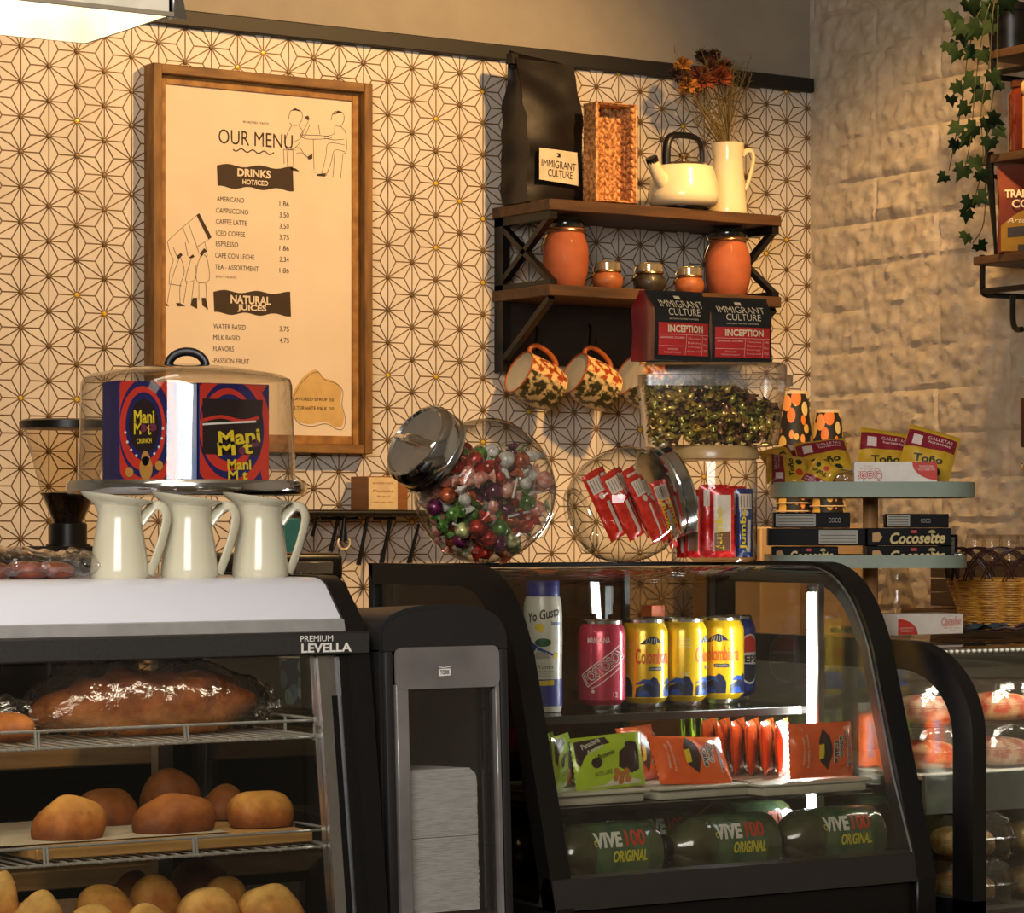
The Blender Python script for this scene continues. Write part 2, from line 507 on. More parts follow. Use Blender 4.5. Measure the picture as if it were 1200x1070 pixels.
# rough split-face block wall, painted
def blk(u, v):
    y = YW+0.0-u*1.6; z = EYE-0.60+v*2.1
    ch = 0.0865
    zz = z+0.012*noise.noise(Vector((y*2.1, 3, 0)))-(EYE+0.016)
    row = math.floor(zz/ch); fz = zz/ch-row
    yy = y/0.39+(0.5 if row % 2 else 0)+0.05*noise.noise(Vector((row*3.3, 1, 7)))
    fy = yy-math.floor(yy)
    k = min(min(fz, 1-fz)*ch/0.010, min(fy, 1-fy)*0.39/0.008)
    keep = 0.35+0.65*max(0, min(1, 0.5+2.2*noise.noise(Vector((y*4, z*5, 2)))))
    k = max(0, min(1, k)); k = k*k*(3-2*k)
    n = 0.7*noise.noise(Vector((y*17, z*26, 0)))+0.7*noise.noise(Vector((y*37+z*12, z*48, 5)))+0.5*noise.noise(Vector((y*80+z*30, z*92, 9)))
    top = 0.0035*noise.noise(Vector((row*1.7, math.floor(yy)*2.3, 0)))
    d = 0.010*n*(0.25+0.75*k)+top*k-0.009*(1-k)*keep
    e = min(1, max(0, (YW-y)/0.03))
    return (XW-d*e*0.8, y, z)
w = MB(); w.grid(280, 360, blk)
w.bx(XW+0.02, XW+0.15, -0.8, YW+0.12, 0, ZTOP)
struct(w, 'wall_right', pm('painted_block', rgb(200, 188, 166), 0.75, c2=rgb(184, 170, 146), scale=24, bump=0.5, bscale=170))

# counters
m = MB(); m.bx(0.2, 3.4, 2.72, 3.62, CTOP-0.04, CTOP, 0.004); m.bx(0.24, 3.36, 2.78, 3.56, 0, CTOP-0.04); 
o = solo(m, 'service_counter', wood('counter_wood', rgb(70, 48, 30), rgb(48, 32, 20), 'X'), 'dark wooden service counter that carries the three glass display cases', 'counter')
t = thing('back_counter', 'wooden back counter with open shelves standing along the tiled wall', 'counter', (2.4, 4.39, 0))
WOODC = wood('back_counter_wood', rgb(176, 148, 108), rgb(148, 120, 84), 'X')
DKW = wood('dark_cabinet_wood', rgb(42, 34, 27), rgb(30, 24, 19), 'X')
m = MB(); m.bx(0.9, XW-0.02, 4.08, YW-0.01, BC-0.035, BC, 0.003); m.build('counter_top', WOODC, t, True)
m = MB(); m.bx(0.9, XW-0.02, 4.12, YW-0.01, BC-0.225, BC-0.195, 0.002); m.build('open_shelf', WOODC, t, True)
m = MB(); m.bx(0.9, XW-0.02, 4.64, 4.66, 0.1, BC-0.035); m.build('back_panel', DKW, t, True)
for x in (0.92, 2.66, XW-0.05):
    m = MB(); m.bx(x-0.02, x+0.02, 4.12, 4.64, 0.0, BC-0.035); m.build('side_panel', DKW, t, True)
m = MB(); m.bx(0.95, XW-0.05, 4.13, 4.64, 0.08, 0.12); m.build('bottom_shelf', DKW, t, True)
# cabinet along the block wall
t = thing('side_cabinet', 'brown wooden cabinet standing against the rough block wall', 'cabinet', (XW-0.15, 3.9, 0))
SWD = wood('side_cabinet_wood', rgb(112, 88, 60), rgb(84, 64, 42), 'Y', 7)
m = MB(); m.bx(XW-0.30, XW-0.02, 3.0, 4.06, EYE-0.165, EYE-0.145, 0.003); m.build('cabinet_top', SWD, t, True)
m = MB(); m.bx(XW-0.28, XW-0.03, 3.02, 4.05, 0, EYE-0.165); m.build('carcass', SWD, t, True)
for y in (3.1, 3.44, 3.78):
    m = MB(); m.bx(XW-0.30, XW-0.281, y, y+0.26, 0.1, EYE-0.2, 0.003); d = m.build('door', SWD, t, True)
    h = MB(); h.tube([(XW-0.301, y+0.03, EYE-0.32), (XW-0.322, y+0.03, EYE-0.32), (XW-0.322, y+0.03, EYE-0.42), (XW-0.301, y+0.03, EYE-0.42)], 0.004)
    k = h.build('handle', STEEL, d, False); k.data.transform(WM[t.name].inverted())

# ---------------------------------------------------------------- framed menu
fa = onY(180, 73, 4.65); fb = onY(437, 98, 4.65); fc = onY(432, 532, 4.65)
fx0, fx1, fz1, fz0 = fa.x, fb.x, fa.z, fc.z
t = thing('menu_board', 'framed cream drinks menu in a rustic wooden frame on the tiled wall', 'menu', ((fx0+fx1)/2, YW-0.02, fz0))
FW = pm('rustic_frame_wood', rgb(150, 110, 58), 0.6, 0, rgb(98, 66, 32), 10, (6, 6, 1.2), 6, 0.4, lo=0.3, hi=0.7)
FWX = pm('rustic_frame_wood_across', rgb(150, 110, 58), 0.6, 0, rgb(98, 66, 32), 10, (1.2, 6, 6), 6, 0.4, lo=0.3, hi=0.7)
FIN = pm('frame_inner_lip', rgb(172, 124, 62), 0.6, 0, rgb(134, 90, 40), 10, (4, 4, 4), 6, 0.3)
fw = 0.017
for a in ('l', 'r'):
    x = fx0 if a == 'l' else fx1-fw
    m = MB(); m.bx(x, x+fw, 4.65, YW-0.001, fz0, fz1, 0.0012); m.build('frame_rail', FW, t, True)
for z in (fz0, fz1-fw):
    m = MB(); m.bx(fx0+fw, fx1-fw, 4.652, YW-0.001, z, z+fw, 0.0012); m.build('frame_rail', FWX, t, True)
m = MB(); iw = 0.016; gx = fw+0.004
for (x0, x1, z0, z1) in ((fx0+fw, fx0+fw+iw, fz0+fw, fz1-fw), (fx1-fw-iw, fx1-fw, fz0+fw, fz1-fw)):
    m.bx(x0, x1, 4.668, YW-0.002, z0, z1, 0.001)
for (z0, z1) in ((fz0+fw, fz0+fw+iw), (fz1-fw-iw, fz1-fw)):
    m.bx(fx0+fw+iw, fx1-fw-iw, 4.668, YW-0.002, z0, z1, 0.001)
m.build('inner_lip', FIN, t, True)
YP = 4.672
px0, px1, pz0, pz1 = fx0+fw+iw, fx1-fw-iw, fz0+fw+iw, fz1-fw-iw
m = MB(); m.bx(px0, px1, YP, YW-0.004, pz0, pz1)
poster = m.build('poster', pm('menu_paper', rgb(232, 216, 190), 0.7, c2=rgb(226, 209, 182), scale=8), t, True)
FP = front((0, YP, 0))
def pp(x, y):
    q = onY(x, y, YP); return (q.x, q.z)
ink = MB(FP)
def ptxt(s, xl, xr, yl, yr, hpx, mb=ink, bold=0.0, **k):
    a = pp(xl, yl); b = pp(xr, yr)
    h = hpx/sc_at((xl+xr)/2, YP)
    mb.txt(s, ((a[0]+b[0])/2, (a[1]+b[1])/2), abs(b[0]-a[0]), h, bold=bold, **k)
def pst(pts, wpx=1.0, mb=ink, smooth=0):
    P = [pp(*p) for p in pts]
    if smooth: P = [(v.x, v.y) for v in smoothpath([(a, b, 0) for a, b in P], smooth)]
    mb.stroke(P, wpx*0.0016)
ptxt('ROASTED. TASTE', 285, 315, 142.5, 145.5, 2.6)
ptxt('OUR MENU', 256, 343, 159, 167, 17)
pst([(273+i*2.0, 175+1.8*math.sin(i*0.95)+i*0.21) for i in range(25)], 1.4)
def banner(x0, x1, y0, y1, sl):
    P = []
    n = 24
    for i in range(n+1): P.append(pp(x0+(x1-x0)*i/n, y0+sl*i/n+1.6*math.sin(i*0.62+2.6)))
    for i in range(n+1): P.append(pp(x1-(x1-x0)*i/n+1, y1+sl*(1-i/n)+1.6*math.sin(i*0.7+1)))
    ink.poly(P)
banner(254, 343, 193, 219, 4)
banner(250, 340, 341, 367, 2.5)
pap = MB(FP)
ptxt('DRINKS', 278, 317, 202, 204.5, 9.5, pap, 0.035, z=0.0008)
ptxt('HOT/ICED', 284, 314, 213, 215, 6, pap, 0.03, z=0.0008)
pap.build('drinks_lettering', pm('menu_paper_letters', rgb(232, 216, 190), 0.7), poster).data.transform(WM[t.name].inverted())
pap = MB(FP)
ptxt('NATURAL', 270, 317, 350, 353.5, 10, pap, 0.035, z=0.0008)
ptxt('JUICES', 278, 312, 361, 362.5, 9, pap, 0.035, z=0.0008)
rows = [('AMERICANO', 254, 286, 233, '1.86', 239), ('CAPPUCCINO', 253, 291, 246.5, '3.50', 252), ('CAFFEE LATTE', 253, 289, 259.5, '3.50', 265),
        ('ICED COFFEE', 253, 287, 273, '3.75', 278), ('ESPRESSO', 253, 279, 285.5, '1.86', 291), ('CAFE CON LECHE', 252, 298, 299, '2.34', 304),
        ('TEA - ASSORTMENT', 252, 303, 312.5, '1.86', 317), ('WATER BASED', 250, 288, 382, '3.75', 385.5), ('MILK BASED', 250, 281, 395, '4.75', 399),
        ('FLAVORS', 250, 274, 408, None, 0), ('-PASSION FRUIT', 249, 292, 422, None, 0)]
for s, a, b, y, pr, y2 in rows:
    ptxt(s, a, b, y, y+(b-a)*0.055, 5.8)
    if pr: ptxt(pr, 327.5, 338.5, y2-0.3, y2+0.3, 6.0)
ptxt('(HOT/ICED)', 253, 277, 324.5, 325.5, 3.6)
# two people at a small table, thin line drawing
for P in ([(338, 140), (340, 131), (346, 128), (353, 131), (354, 139), (350, 146), (344, 147), (339, 144)],
          [(342, 147), (336, 158), (334, 170), (338, 176), (347, 172), (352, 166)], [(350, 148), (355, 154), (352, 162), (345, 166)],
          [(352, 158), (358, 149), (362, 140)], [(352, 158), (356, 161), (363, 146)], [(338, 176), (350, 173), (356, 180), (364, 188)], [(347, 180), (353, 179), (360, 184), (362, 182)],
          [(332, 175), (333, 192)], [(336, 176), (337, 196)], [(343, 176), (344, 197)], [(332, 175), (346, 176)],
          [(352, 158), (378, 159), (388, 162), (360, 163), (352, 158)], [(367, 163), (368, 199)], [(364, 201), (372, 202)],
          [(373, 146), (375, 158)], [(388, 141), (390, 133), (396, 130), (402, 133), (403, 141), (399, 148), (393, 147)],
          [(399, 148), (405, 156), (406, 176), (403, 180)], [(392, 148), (391, 157), (380, 160)], [(403, 163), (392, 164), (380, 162)],
          [(404, 170), (385, 168), (382, 182), (377, 204)], [(404, 178), (392, 176), (388, 190), (382, 206)], [(402, 180), (399, 209)], [(392, 180), (390, 208)]):
    pst(P, 0.55, smooth=4)
for P in ([(340, 130), (346, 126.5), (353, 131), (346, 129.5)], [(388, 135), (396, 130), (401, 132), (392, 134)], [(360, 184), (366, 180), (366, 186), (361, 187)],
          [(340, 197), (346, 197), (351, 201), (343, 200)], [(371, 204), (382, 203), (381, 207), (371, 206)], [(357, 137), (361, 135.5), (363, 140), (360, 141)]):
    ink.poly([pp(*p) for p in P])
# three figures carrying a beam
ink.poly([pp(*p) for p in ((230, 252), (233.5, 250), (248, 278), (244.5, 281))])
for P in ([(230, 253), (212, 268), (196, 283)], [(245, 280), (230, 290)], [(214, 266), (221, 285)], [(221, 262), (228, 282)],
          [(196, 283), (199, 296), (203, 305), (199, 318), (198, 334)], [(203, 290), (207, 300)], [(211, 300), (205, 316), (200, 332), (196, 355)], [(211, 300), (216, 318), (211, 335), (211, 355)],
          [(200, 333), (213, 335)], [(224, 303), (219, 320), (218, 330), (229, 327), (229, 310)], [(219, 330), (215, 355)], [(227, 330), (224, 356)],
          [(236, 298), (231, 312), (231, 330), (245, 328), (243, 305), (239, 298)], [(233, 331), (233, 352)], [(241, 331), (242, 350)],
          [(217, 284), (220, 300)], [(228, 281), (233, 296)], [(240, 284), (243, 300)]):
    pst(P, 0.5, smooth=4)
for P in ([(207, 300), (212, 296), (214, 299), (209, 304)], [(221, 302), (226, 298), (228, 301), (224, 303)], [(234, 297), (239, 291), (243, 294), (239, 297), (236, 301)],
          [(190, 352), (194, 354), (198, 359), (192, 358)], [(206, 355), (211, 355), (217, 359), (208, 359)], [(226, 349), (231, 349), (231, 362), (223, 358)], [(236, 349), (241, 349), (244, 363), (237, 358)]):
    ink.poly([pp(*p) for p in P])
# tan blot with the extras
tan = MB(FP)
blot = [(352, 445), (364, 435), (372, 434), (378, 442), (392, 447), (400, 456), (399, 472), (403, 488), (400, 500), (392, 500), (380, 494), (362, 497), (345, 490), (342, 465)]
B = [(v.x, v.y) for v in smoothpath([pp(*p)+(0,) for p in blot+blot[:1]], 5)][:-1]
tan.poly(B)
B2 = [(x+0.003, z-0.004) for x, z in B]
ink.stroke(B2, 0.0008, closed=True, z=0.0007)
ptxt('FLAVORED SYRUP .50', 341, 391, 467.2, 468.7, 3.8, z=0.0008); ptxt('ALTERNATE MILK .50', 341, 391, 477.6, 479, 3.8, z=0.0008)
ink.build('printing', pm('menu_ink', rgb(58, 40, 22), 0.7), poster).data.transform(WM[t.name].inverted())
pap.build('juices_lettering', pm('menu_paper_letters', rgb(232, 216, 190), 0.7), poster).data.transform(WM[t.name].inverted())
tan.build('tan_blot', pm('menu_tan', rgb(214, 178, 112), 0.7), poster).data.transform(WM[t.name].inverted())

# ---------------------------------------------------------------- two-tier wall shelf
SX0, SX1, SYF = 3.020, 3.571, 4.49
SZ1, SZ2 = EYE+0.617, EYE+0.457
t = thing('wall_shelf', 'two-tier brown wooden wall shelf with black cross brackets on the tiled wall', 'shelf', ((SX0+SX1)/2, YW-0.1, SZ2))
SHW = wood('shelf_wood', rgb(96, 64, 36), rgb(60, 39, 22), 'X', 8)
for z in (SZ1, SZ2):
    m = MB(); m.bx(SX0, SX1, SYF, YW-0.002, z-0.021, z, 0.0015); m.build('board', SHW, t, True)
for x in (SX0+0.004, SX1-0.02):
    m = MB()
    m.bx(x, x+0.016, YW-0.034, YW-0.004, EYE+0.300, SZ1-0.021)
    m.bx(x, x+0.016, SYF+0.004, YW-0.004, SZ1-0.037, SZ1-0.021)
    m.bx(x, x+0.016, SYF+0.004, YW-0.004, SZ2, SZ2+0.010)
    for (ya, za, yb, zb) in ((SYF+0.01, SZ1-0.03, YW-0.012, SZ2+0.008), (SYF+0.01, SZ2+0.006, YW-0.012, SZ1-0.03), (SYF+0.012, SZ2-0.024, YW-0.012, EYE+0.312)):
        dv = Vector((0, yb-ya, zb-za)); L_ = dv.length
        m.box((0, 0, L_/2), (0.014, 0.011, L_), zto((x+0.008, ya, za), dv, (1, 0, 0)) @ R(PI/2, 'Z'))
    m.build('bracket', BLACKM, t, True)
m = MB(); m.bx(SX0+0.02, SX1-0.02, YW-0.02, YW-0.003, EYE+0.318, SZ2-0.021); bp_ = m.build('hook_board', pm('dark_hook_board', rgb(44, 32, 24), 0.6, c2=rgb(34, 24, 18), scale=12, stretch=(1, 6, 6)), t, True)
HK = [onY(630, 412, YW-0.045), onY(693, 411, YW-0.045), onY(757, 412, YW-0.045)]
for h in HK:
    m = MB(); m.tube([(h.x+0.012, YW-0.021, h.z+0.052), (h.x+0.010, YW-0.028, h.z+0.045), (h.x+0.004, YW-0.032, h.z+0.015), (h.x, YW-0.045, h.z-0.001), (h.x, YW-0.058, h.z+0.006), (h.x, YW-0.062, h.z+0.02)], 0.0026, 8)
    m.build('hook', BLACKM, bp_).data.transform(WM[t.name].inverted())

# mugs hanging from the hooks by their handles
MUGP = pm('mug_pattern_top', rgb(232, 190, 128), 0.35, 0, rgb(150, 62, 22), 95, (1, 1, 1), 3, lo=0.44, hi=0.52)
MUGD = pm('mug_pattern_low', rgb(196, 170, 116), 0.35, 0, rgb(52, 50, 26), 85, (1, 1, 1), 3, lo=0.46, hi=0.56)
MUGI = pm('mug_glaze_inside', rgb(196, 190, 168), 0.3)
MUGR = pm('mug_rim_rust', rgb(176, 92, 40), 0.35)
def mug(M, label, parent=None):
    t = thing('patterned_mug', label, 'mug', M, 'mugs hanging from the shelf hooks')
    prof_o = [(0.026, 0), (0.034, 0.004), (0.0385, 0.018), (0.0395, 0.04), (0.0385, 0.062), (0.037, 0.078)]
    # axis local z towards the rim; the handle leaves on +x; the dark half of the pattern on -x
    m = MB(); m.m = 0; m.lathe(prof_o, 20, None, (True, False), -PI/2, PI/2)
    m.m = 1; m.lathe(prof_o, 20, None, (True, False), PI/2, 1.5*PI)
    m.m = 2; m.lathe([(0.024, 0.0), (1e-4, 0.0)], 20)
    m.build('cup_body', [MUGP, MUGD, MUGI], t)
    m = MB(); m.lathe([(0.0372, 0.078), (0.0375, 0.0805), (0.0355, 0.0805), (0.0352, 0.078)], 36); m.build('rim', MUGR, t)
    m = MB(); m.lathe([(0.0353, 0.0785), (0.0365, 0.06), (0.037, 0.03), (0.031, 0.006), (1e-4, 0.005)], 36); m.build('inside', MUGI, t)
    m = MB(); m.tube(smoothpath([(0.034, 0, 0.071), (0.047, 0, 0.074), (0.057, 0, 0.063), (0.056, 0, 0.040), (0.048, 0, 0.022), (0.036, 0, 0.016)], 5), 0.0042, 10)
    m.build('handle', MUGR, t)
    return t
for k, (cx, cy_, lb) in enumerate(((630.5, 448.5, 'patterned mug hanging on the first black hook, nearest the framed menu'), (695, 450, 'patterned mug hanging on the middle hook, between two other mugs'), (757, 452, 'patterned mug on the last hook, mostly hidden by the clear candy tub'))):
    c = onY(cx, cy_, YW-0.086)
    # rim opens down-left towards the customer, handle up to the hook
    zd = Vector((-0.90, 0.06, 0.42)).normalized()
    xd = Vector((0.20, 0.10, 0.95)); xd = (xd-zd*xd.dot(zd)).normalized(); yd = zd.cross(xd)
    mug(basis(c-zd*0.046, xd, yd, zd) @ SCL(1.16, 1.16, 1.16), lb)

# ---------------------------------------------------------------- rail under the menu
t = thing('wall_rail', 'black metal hanging rail with a narrow ledge on the tiled wall below the menu', 'rail', (2.9, YW-0.04, EYE+0.03))
a = onY(338, 598, YW-0.06); b = onY(520, 598, YW-0.06)
zr = EYE+0.033
m = MB(); m.bx(a.x, b.x+0.1, YW-0.085, YW-0.002, zr-0.005, zr+0.002); m.tube([(a.x, YW-0.085, zr-0.004), (b.x+0.1, YW-0.085, zr-0.004)], 0.0065, 10); m.build('ledge', BLACKM, t, True)
for x in (onY(385, 600, YW-0.06).x, onY(446, 600, YW-0.06).x, onY(402, 600, YW-0.06).x):
    m = MB(); m.tube([(x-0.02, YW-0.07, zr-0.004), (x-0.02, YW-0.07, zr-0.014), (x+0.025, YW-0.07, zr-0.014), (x+0.025, YW-0.07, zr-0.004)], 0.003, 8); m.build('loop_hook', BLACKM, t, True)
# handles of tools hanging from the rail
tools = [((373, 604), (366, 628), 'short black tool handle hanging at the end of the wall rail', 0.0032), ((398, 606), (387, 646), 'slim black tool handle on the rail just before the ringed one', 0.0034),
         ((432, 606), (420, 662), 'long black handle hanging from the rail beside the ringed tool', 0.0036), ((460, 605), (447, 660), 'long black handle hanging from the rail below the lidded glass jar neck', 0.0038),
         ((491, 620), (479, 660), 'black handle hanging from the rail, half behind the big candy jar', 0.0034)]
for (p, q, lb, r) in tools:
    A = onY(p[0], p[1]-6, YW-0.07); Bq = onY(q[0], q[1], YW-0.055)
    m = MB(); m.tube([A, A+(Bq-A)*0.3, A+(Bq-A)*0.75, Bq], [r*0.7, r, r, r*1.4], 8)
    A2 = A.copy()
    solo(MB(T(-A2)).add([v for v in m.v], m.f), 'hanging_tool', BLACK, lb, 'utensil', T(A2), 'tools hanging from the wall rail')
A = onY(404, 602, YW-0.075); Bq = onY(402, 634, YW-0.07)
t = thing('hanging_scoop', 'black handled tool with a bright metal ring hanging from the wall rail', 'utensil', T(A), 'tools hanging from the wall rail')
m = MB(); m.tube([A, A*0.6+Bq*0.4, A*0.3+Bq*0.7, Bq], [0.003, 0.004, 0.0065, 0.008], 10); m.build('handle', BLACK, t, True)
C2 = onY(403, 636, YW-0.072); m = MB()
m.tube([C2+Vector((0.0125*math.cos(q), 0, 0.012*math.sin(q))) for q in [PI*0.78+k*PI*1.44/14 for k in range(15)]], 0.002, 8); m.build('ring', pm('pale_metal_ring', rgb(236, 222, 190), 0.3, 0.2), t, True)
# wooden block holding a card, on the ledge
b0 = onY(410, 592, YW-0.06); b1 = onY(430, 592, YW-0.06)
t = thing('card_box', 'small wooden box with a printed cream card on the ledge under the menu', 'box', (b1.x, YW-0.04, zr+0.002))
za = onY(430, 558, YW-0.075).z
x1 = onY(478, 592, YW-0.075).x; x0 = onY(431, 592, YW-0.075).x
m = MB(); m.bx(x0, x1, YW-0.075, YW-0.012, zr+0.002, za, 0.001); m.build('box_body', pm('card_box_wood', rgb(150, 96, 48), 0.5, c2=rgb(126, 78, 36), scale=8, stretch=(1, 1, 8)), t, True)
m = MB(); m.bx(x0+0.001, x0+(x1-x0)*0.72, YW-0.078, YW-0.0752, zr+0.003, za-0.002)
m.build('card', pm('cream_card', rgb(226, 202, 154), 0.7), t, True)
m = MB(front((0, YW-0.078, 0)))
xc = x0+(x1-x0)*0.36; wd_ = (x1-x0)*0.55
for (f, h, s) in ((0.80, 0.0035, 'ROASTED TASTE'), (0.58, 0.0055, 'Manizales'), (0.42, 0.0045, 'the good'), (0.26, 0.003, 'single origin coffee')):
    m.txt(s, (xc, zr+(za-zr)*f), wd_*(0.6 if h == 0.0045 else 0.9), h)
m.build('card_print', pm('card_ink', rgb(170, 84, 44), 0.7), t, True)

# ================================================================ things on the wall shelf
def bagshape(w, d, h, top=0.012, n=16, fold=0.0, wr=0.004, seed=1.0, lean=0.0, close=0.55):
    """gusseted stand-up bag: local x width, y depth (front at -d/2), z up; closed in a thin seam at the top"""
    def ring(t):
        k = max(0, (t-close)/(1-close)); k = k*k*(3-2*k)
        dd = d*(1-k)+top*k
        ww = w*(1-0.04*math.sin(PI*min(1, t*1.2)))*(1+0.02*k)
        bulge = 0.10*d*math.sin(PI*min(1, t*1.35)) if t < 0.74 else 0
        P = []
        for i in range(n):
            a = i/n*4; s = int(a); f = a-s
            if s == 0: x, y = -ww/2+ww*f, -dd/2-bulge*math.sin(PI*f)
            elif s == 1: x, y = ww/2-0.10*dd*math.sin(PI*f)*(1+2*k), -dd/2+dd*f
            elif s == 2: x, y = ww/2-ww*f, dd/2+bulge*math.sin(PI*f)
            else: x, y = -ww/2+0.10*dd*math.sin(PI*f)*(1+2*k), dd/2-dd*f
            q = Vector((x*9+seed, y*9, t*h*14))
            x += wr*noise.noise(q*2.0); y += wr*1.6*noise.noise(q*1.7+Vector((5, 2, 1)))
            P.append((x, y+lean*t, t*h))
        return P
    return ring
def bag_mesh(mb, w, d, h, rows=26, n=32, **k):
    rg = bagshape(w, d, h, n=n, **k)
    vs = []
    for r in range(rows+1): vs += rg(r/rows)
    fs = [tuple(range(n))[::-1]]
    for r in range(rows):
        for i in range(n): fs.append((r*n+i, r*n+(i+1) % n, (r+1)*n+(i+1) % n, (r+1)*n+i))
    fs.append(tuple(rows*n+i for i in range(n)))
    mb.add(vs, fs)

TZ = SZ1
# big black coffee bag
pl = onY(596, 232, 4.52); pr = onY(689, 238, 4.52)
bw = (pr.x-pl.x)*1.0
c = ((pl.x+pr.x)/2+0.042, 4.605, TZ+0.0005)
ht = onY(640, 64, 4.58).z-TZ
KRAFT = pm('black_foil_bag', rgb(26, 20, 16), 0.45, 0, rgb(18, 14, 11), 18, bump=0.35, bscale=28)
t = thing('coffee_bag', 'tall black gusseted coffee bag with a white paper label on the upper wall shelf', 'bag', T(*c) @ R(0.10, 'Z'))
m = MB(); bag_mesh(m, 0.140, 0.080, ht-0.012, rows=34, n=40, wr=0.006, top=0.02, seed=3.1)
m.build('bag_body', KRAFT, t)
m = MB(); m.grid(12, 3, lambda u, v: (-0.078+0.156*u, 0.002+0.010*math.sin(v*PI)+0.004*math.sin(u*7), ht-0.03+0.034*v-0.016*u))
m.box((-0.073, 0.0, ht-0.012), (0.016, 0.016, 0.02)); m.build('rolled_top', KRAFT, t)
lz = onY(655, 184, 4.53)
m = MB(front((0, 0, 0)))
def lsurf(x, y): return (x, y, 0.0535+0.003*math.cos(x*20))
m.poly([(-0.052, 0.041), (0.046, 0.036), (0.041, 0.099), (-0.052, 0.101)], lsurf, 0.03)
lb = m.build('label', pm('bag_label_paper', rgb(226, 208, 176), 0.65), t)
m = MB(front((0, 0, 0))); s2 = lambda x, y: (x, y, 0.0543+0.003*math.cos(x*20))
m.txt('IMMIGRANT', (-0.005, 0.072), 0.084, 0.014, rot=-0.04, surf=s2, L=0.03); m.txt('CULTURE', (-0.002, 0.055), 0.060, 0.014, rot=-0.03, surf=s2, L=0.03)
m.poly([(-0.012, 0.086), (-0.002, 0.086), (-0.007, 0.090), (-0.002, 0.094), (-0.012, 0.094), (-0.007, 0.090)], s2)
m.build('label_lettering', INK, lb)

# woven basket on its side, open to the front
a = onY(698, 236, 4.50); b = onY(744, 241, 4.50); zt = onY(720, 121, 4.50).z
WICK = pm('woven_rush', rgb(226, 166, 102), 0.6, 0, rgb(150, 94, 48), 130, (1, 1, 1), 3, 0.6, lo=0.42, hi=0.6)
t = thing('woven_basket', 'small woven rush basket standing on end between the black bag and the kettle', 'basket', ((a.x+b.x)/2, 4.497, TZ+0.0005))
W2, H2, D2 = (b.x-a.x)/2, zt-TZ, 0.045
def plait(mb, o, ux, uy, nrm, wu, hv, cols):
    """rows of chevron plait strands lying in a plane"""
    cw = wu/cols
    rows = int(hv/0.0145)
    for i in range(cols):
        for j in range(rows):
            for sg in (-1, 1):
                cx = (i+0.5+sg*0.22)*cw; cz = (j+0.5)*hv/rows
                e = Vector(o)+Vector(ux)*cx+Vector(uy)*cz
                dv = (Vector(ux)*(-sg)*0.55+Vector(uy)*0.85).normalized()
                A = Matrix(basis(e, dv, Vector(nrm).cross(dv), nrm))
                mb.sphere((0, 0, 0), (0.0105, 0.0055, 0.0042), 8, A)
m = MB(); m.bx(-W2+0.004, W2-0.004, 0.041, 0.045, 0.004, H2-0.004); plait(m, (-W2+0.004, 0.041, 0.004), (1, 0, 0), (0, 0, 1), (0, -1, 0), 2*W2-0.008, H2-0.008, 3); m.build('base', WICK, t)
for sgn, nm in ((-1, 'side'), (1, 'side')):
    m = MB(); x = sgn*(W2-0.003); m.bx(x-0.002, x+0.002, 0, 0.045, 0, H2); plait(m, (x-sgn*0.002, 0.0, 0.0), (0, 1, 0), (0, 0, 1), (-sgn, 0, 0), 0.044, H2, 2); m.build('side', WICK, t)
for z in (0.003, H2-0.003):
    m = MB(); m.bx(-W2, W2, 0, 0.045, z-0.002, z+0.002); m.build('side', WICK, t)
m = MB(); m.tube([(-W2, 0, 0.003), (W2, 0, 0.003), (W2, 0, H2-0.002), (-W2, 0, H2-0.002)], 0.004, 8, True); m.build('rim', WICK, t)

# kettle
ENAM = pm('cream_enamel', rgb(238, 224, 184), 0.25, c2=rgb(232, 216, 174), scale=6, coat=0.4)
kc = onY(801, 240, 4.535)
t = thing('kettle', 'cream enamel kettle with a black arched handle on the upper wall shelf', 'kettle', (kc.x, 4.535, TZ+0.0005))
K = sc_at(800, 4.535)
m = MB(); m.lathe([(0.046, 0), (0.050, 0.004), (0.050, 0.007)], 40); m.build('base', BLACKM, t)
m = MB(); m.lathe([(0.050, 0.007), (0.062, 0.010), (0.069, 0.018), (0.070, 0.030), (0.066, 0.052), (0.060, 0.076), (0.0575, 0.0835), (0.055, 0.086), (1e-4, 0.087)], 48); m.build('kettle_body', ENAM, t)
m = MB(); m.tube(smoothpath([(-0.045, -0.01, 0.040), (-0.066, -0.014, 0.058), (-0.082, -0.017, 0.080), (-0.088, -0.018, 0.090)], 4), [0.017, 0.016, 0.0155, 0.015, 0.0145, 0.014, 0.0135, 0.013, 0.0125, 0.0122, 0.012, 0.0118, 0.0116], 14); sp_ = m.build('spout', ENAM, t)
m = MB(); m.cyl((-0.086, -0.0176, 0.087), (-0.091, -0.0186, 0.096), 0.0122, 14); m.build('spout_cap', BLACKM, sp_)
m = MB(); m.lathe([(0.046, 0.0872), (0.043, 0.092), (0.018, 0.096), (1e-4, 0.0965)], 32); ld = m.build('lid', pm('kettle_lid_steel', (0.55, 0.47, 0.36, 1), 0.25, 1.0), t)
m = MB(); m.lathe([(0.005, 0.096), (0.004, 0.101), (0.012, 0.105), (0.013, 0.109), (0.008, 0.113), (1e-4, 0.114)], 16); m.build('knob', pm('kettle_knob', (0.72, 0.58, 0.3, 1), 0.25, 1.0), ld)
m = MB()
hp = smoothpath([(-0.045, -0.006, 0.078), (-0.045, -0.006, 0.118), (-0.038, -0.005, 0.138), (-0.020, -0.004, 0.146), (0.020, -0.002, 0.146), (0.038, 0, 0.138), (0.046, 0.002, 0.118), (0.046, 0.002, 0.078)], 4)
m.tube(hp, 0.0055, 10, flat=1.5); m.build('handle', BLACK, t)

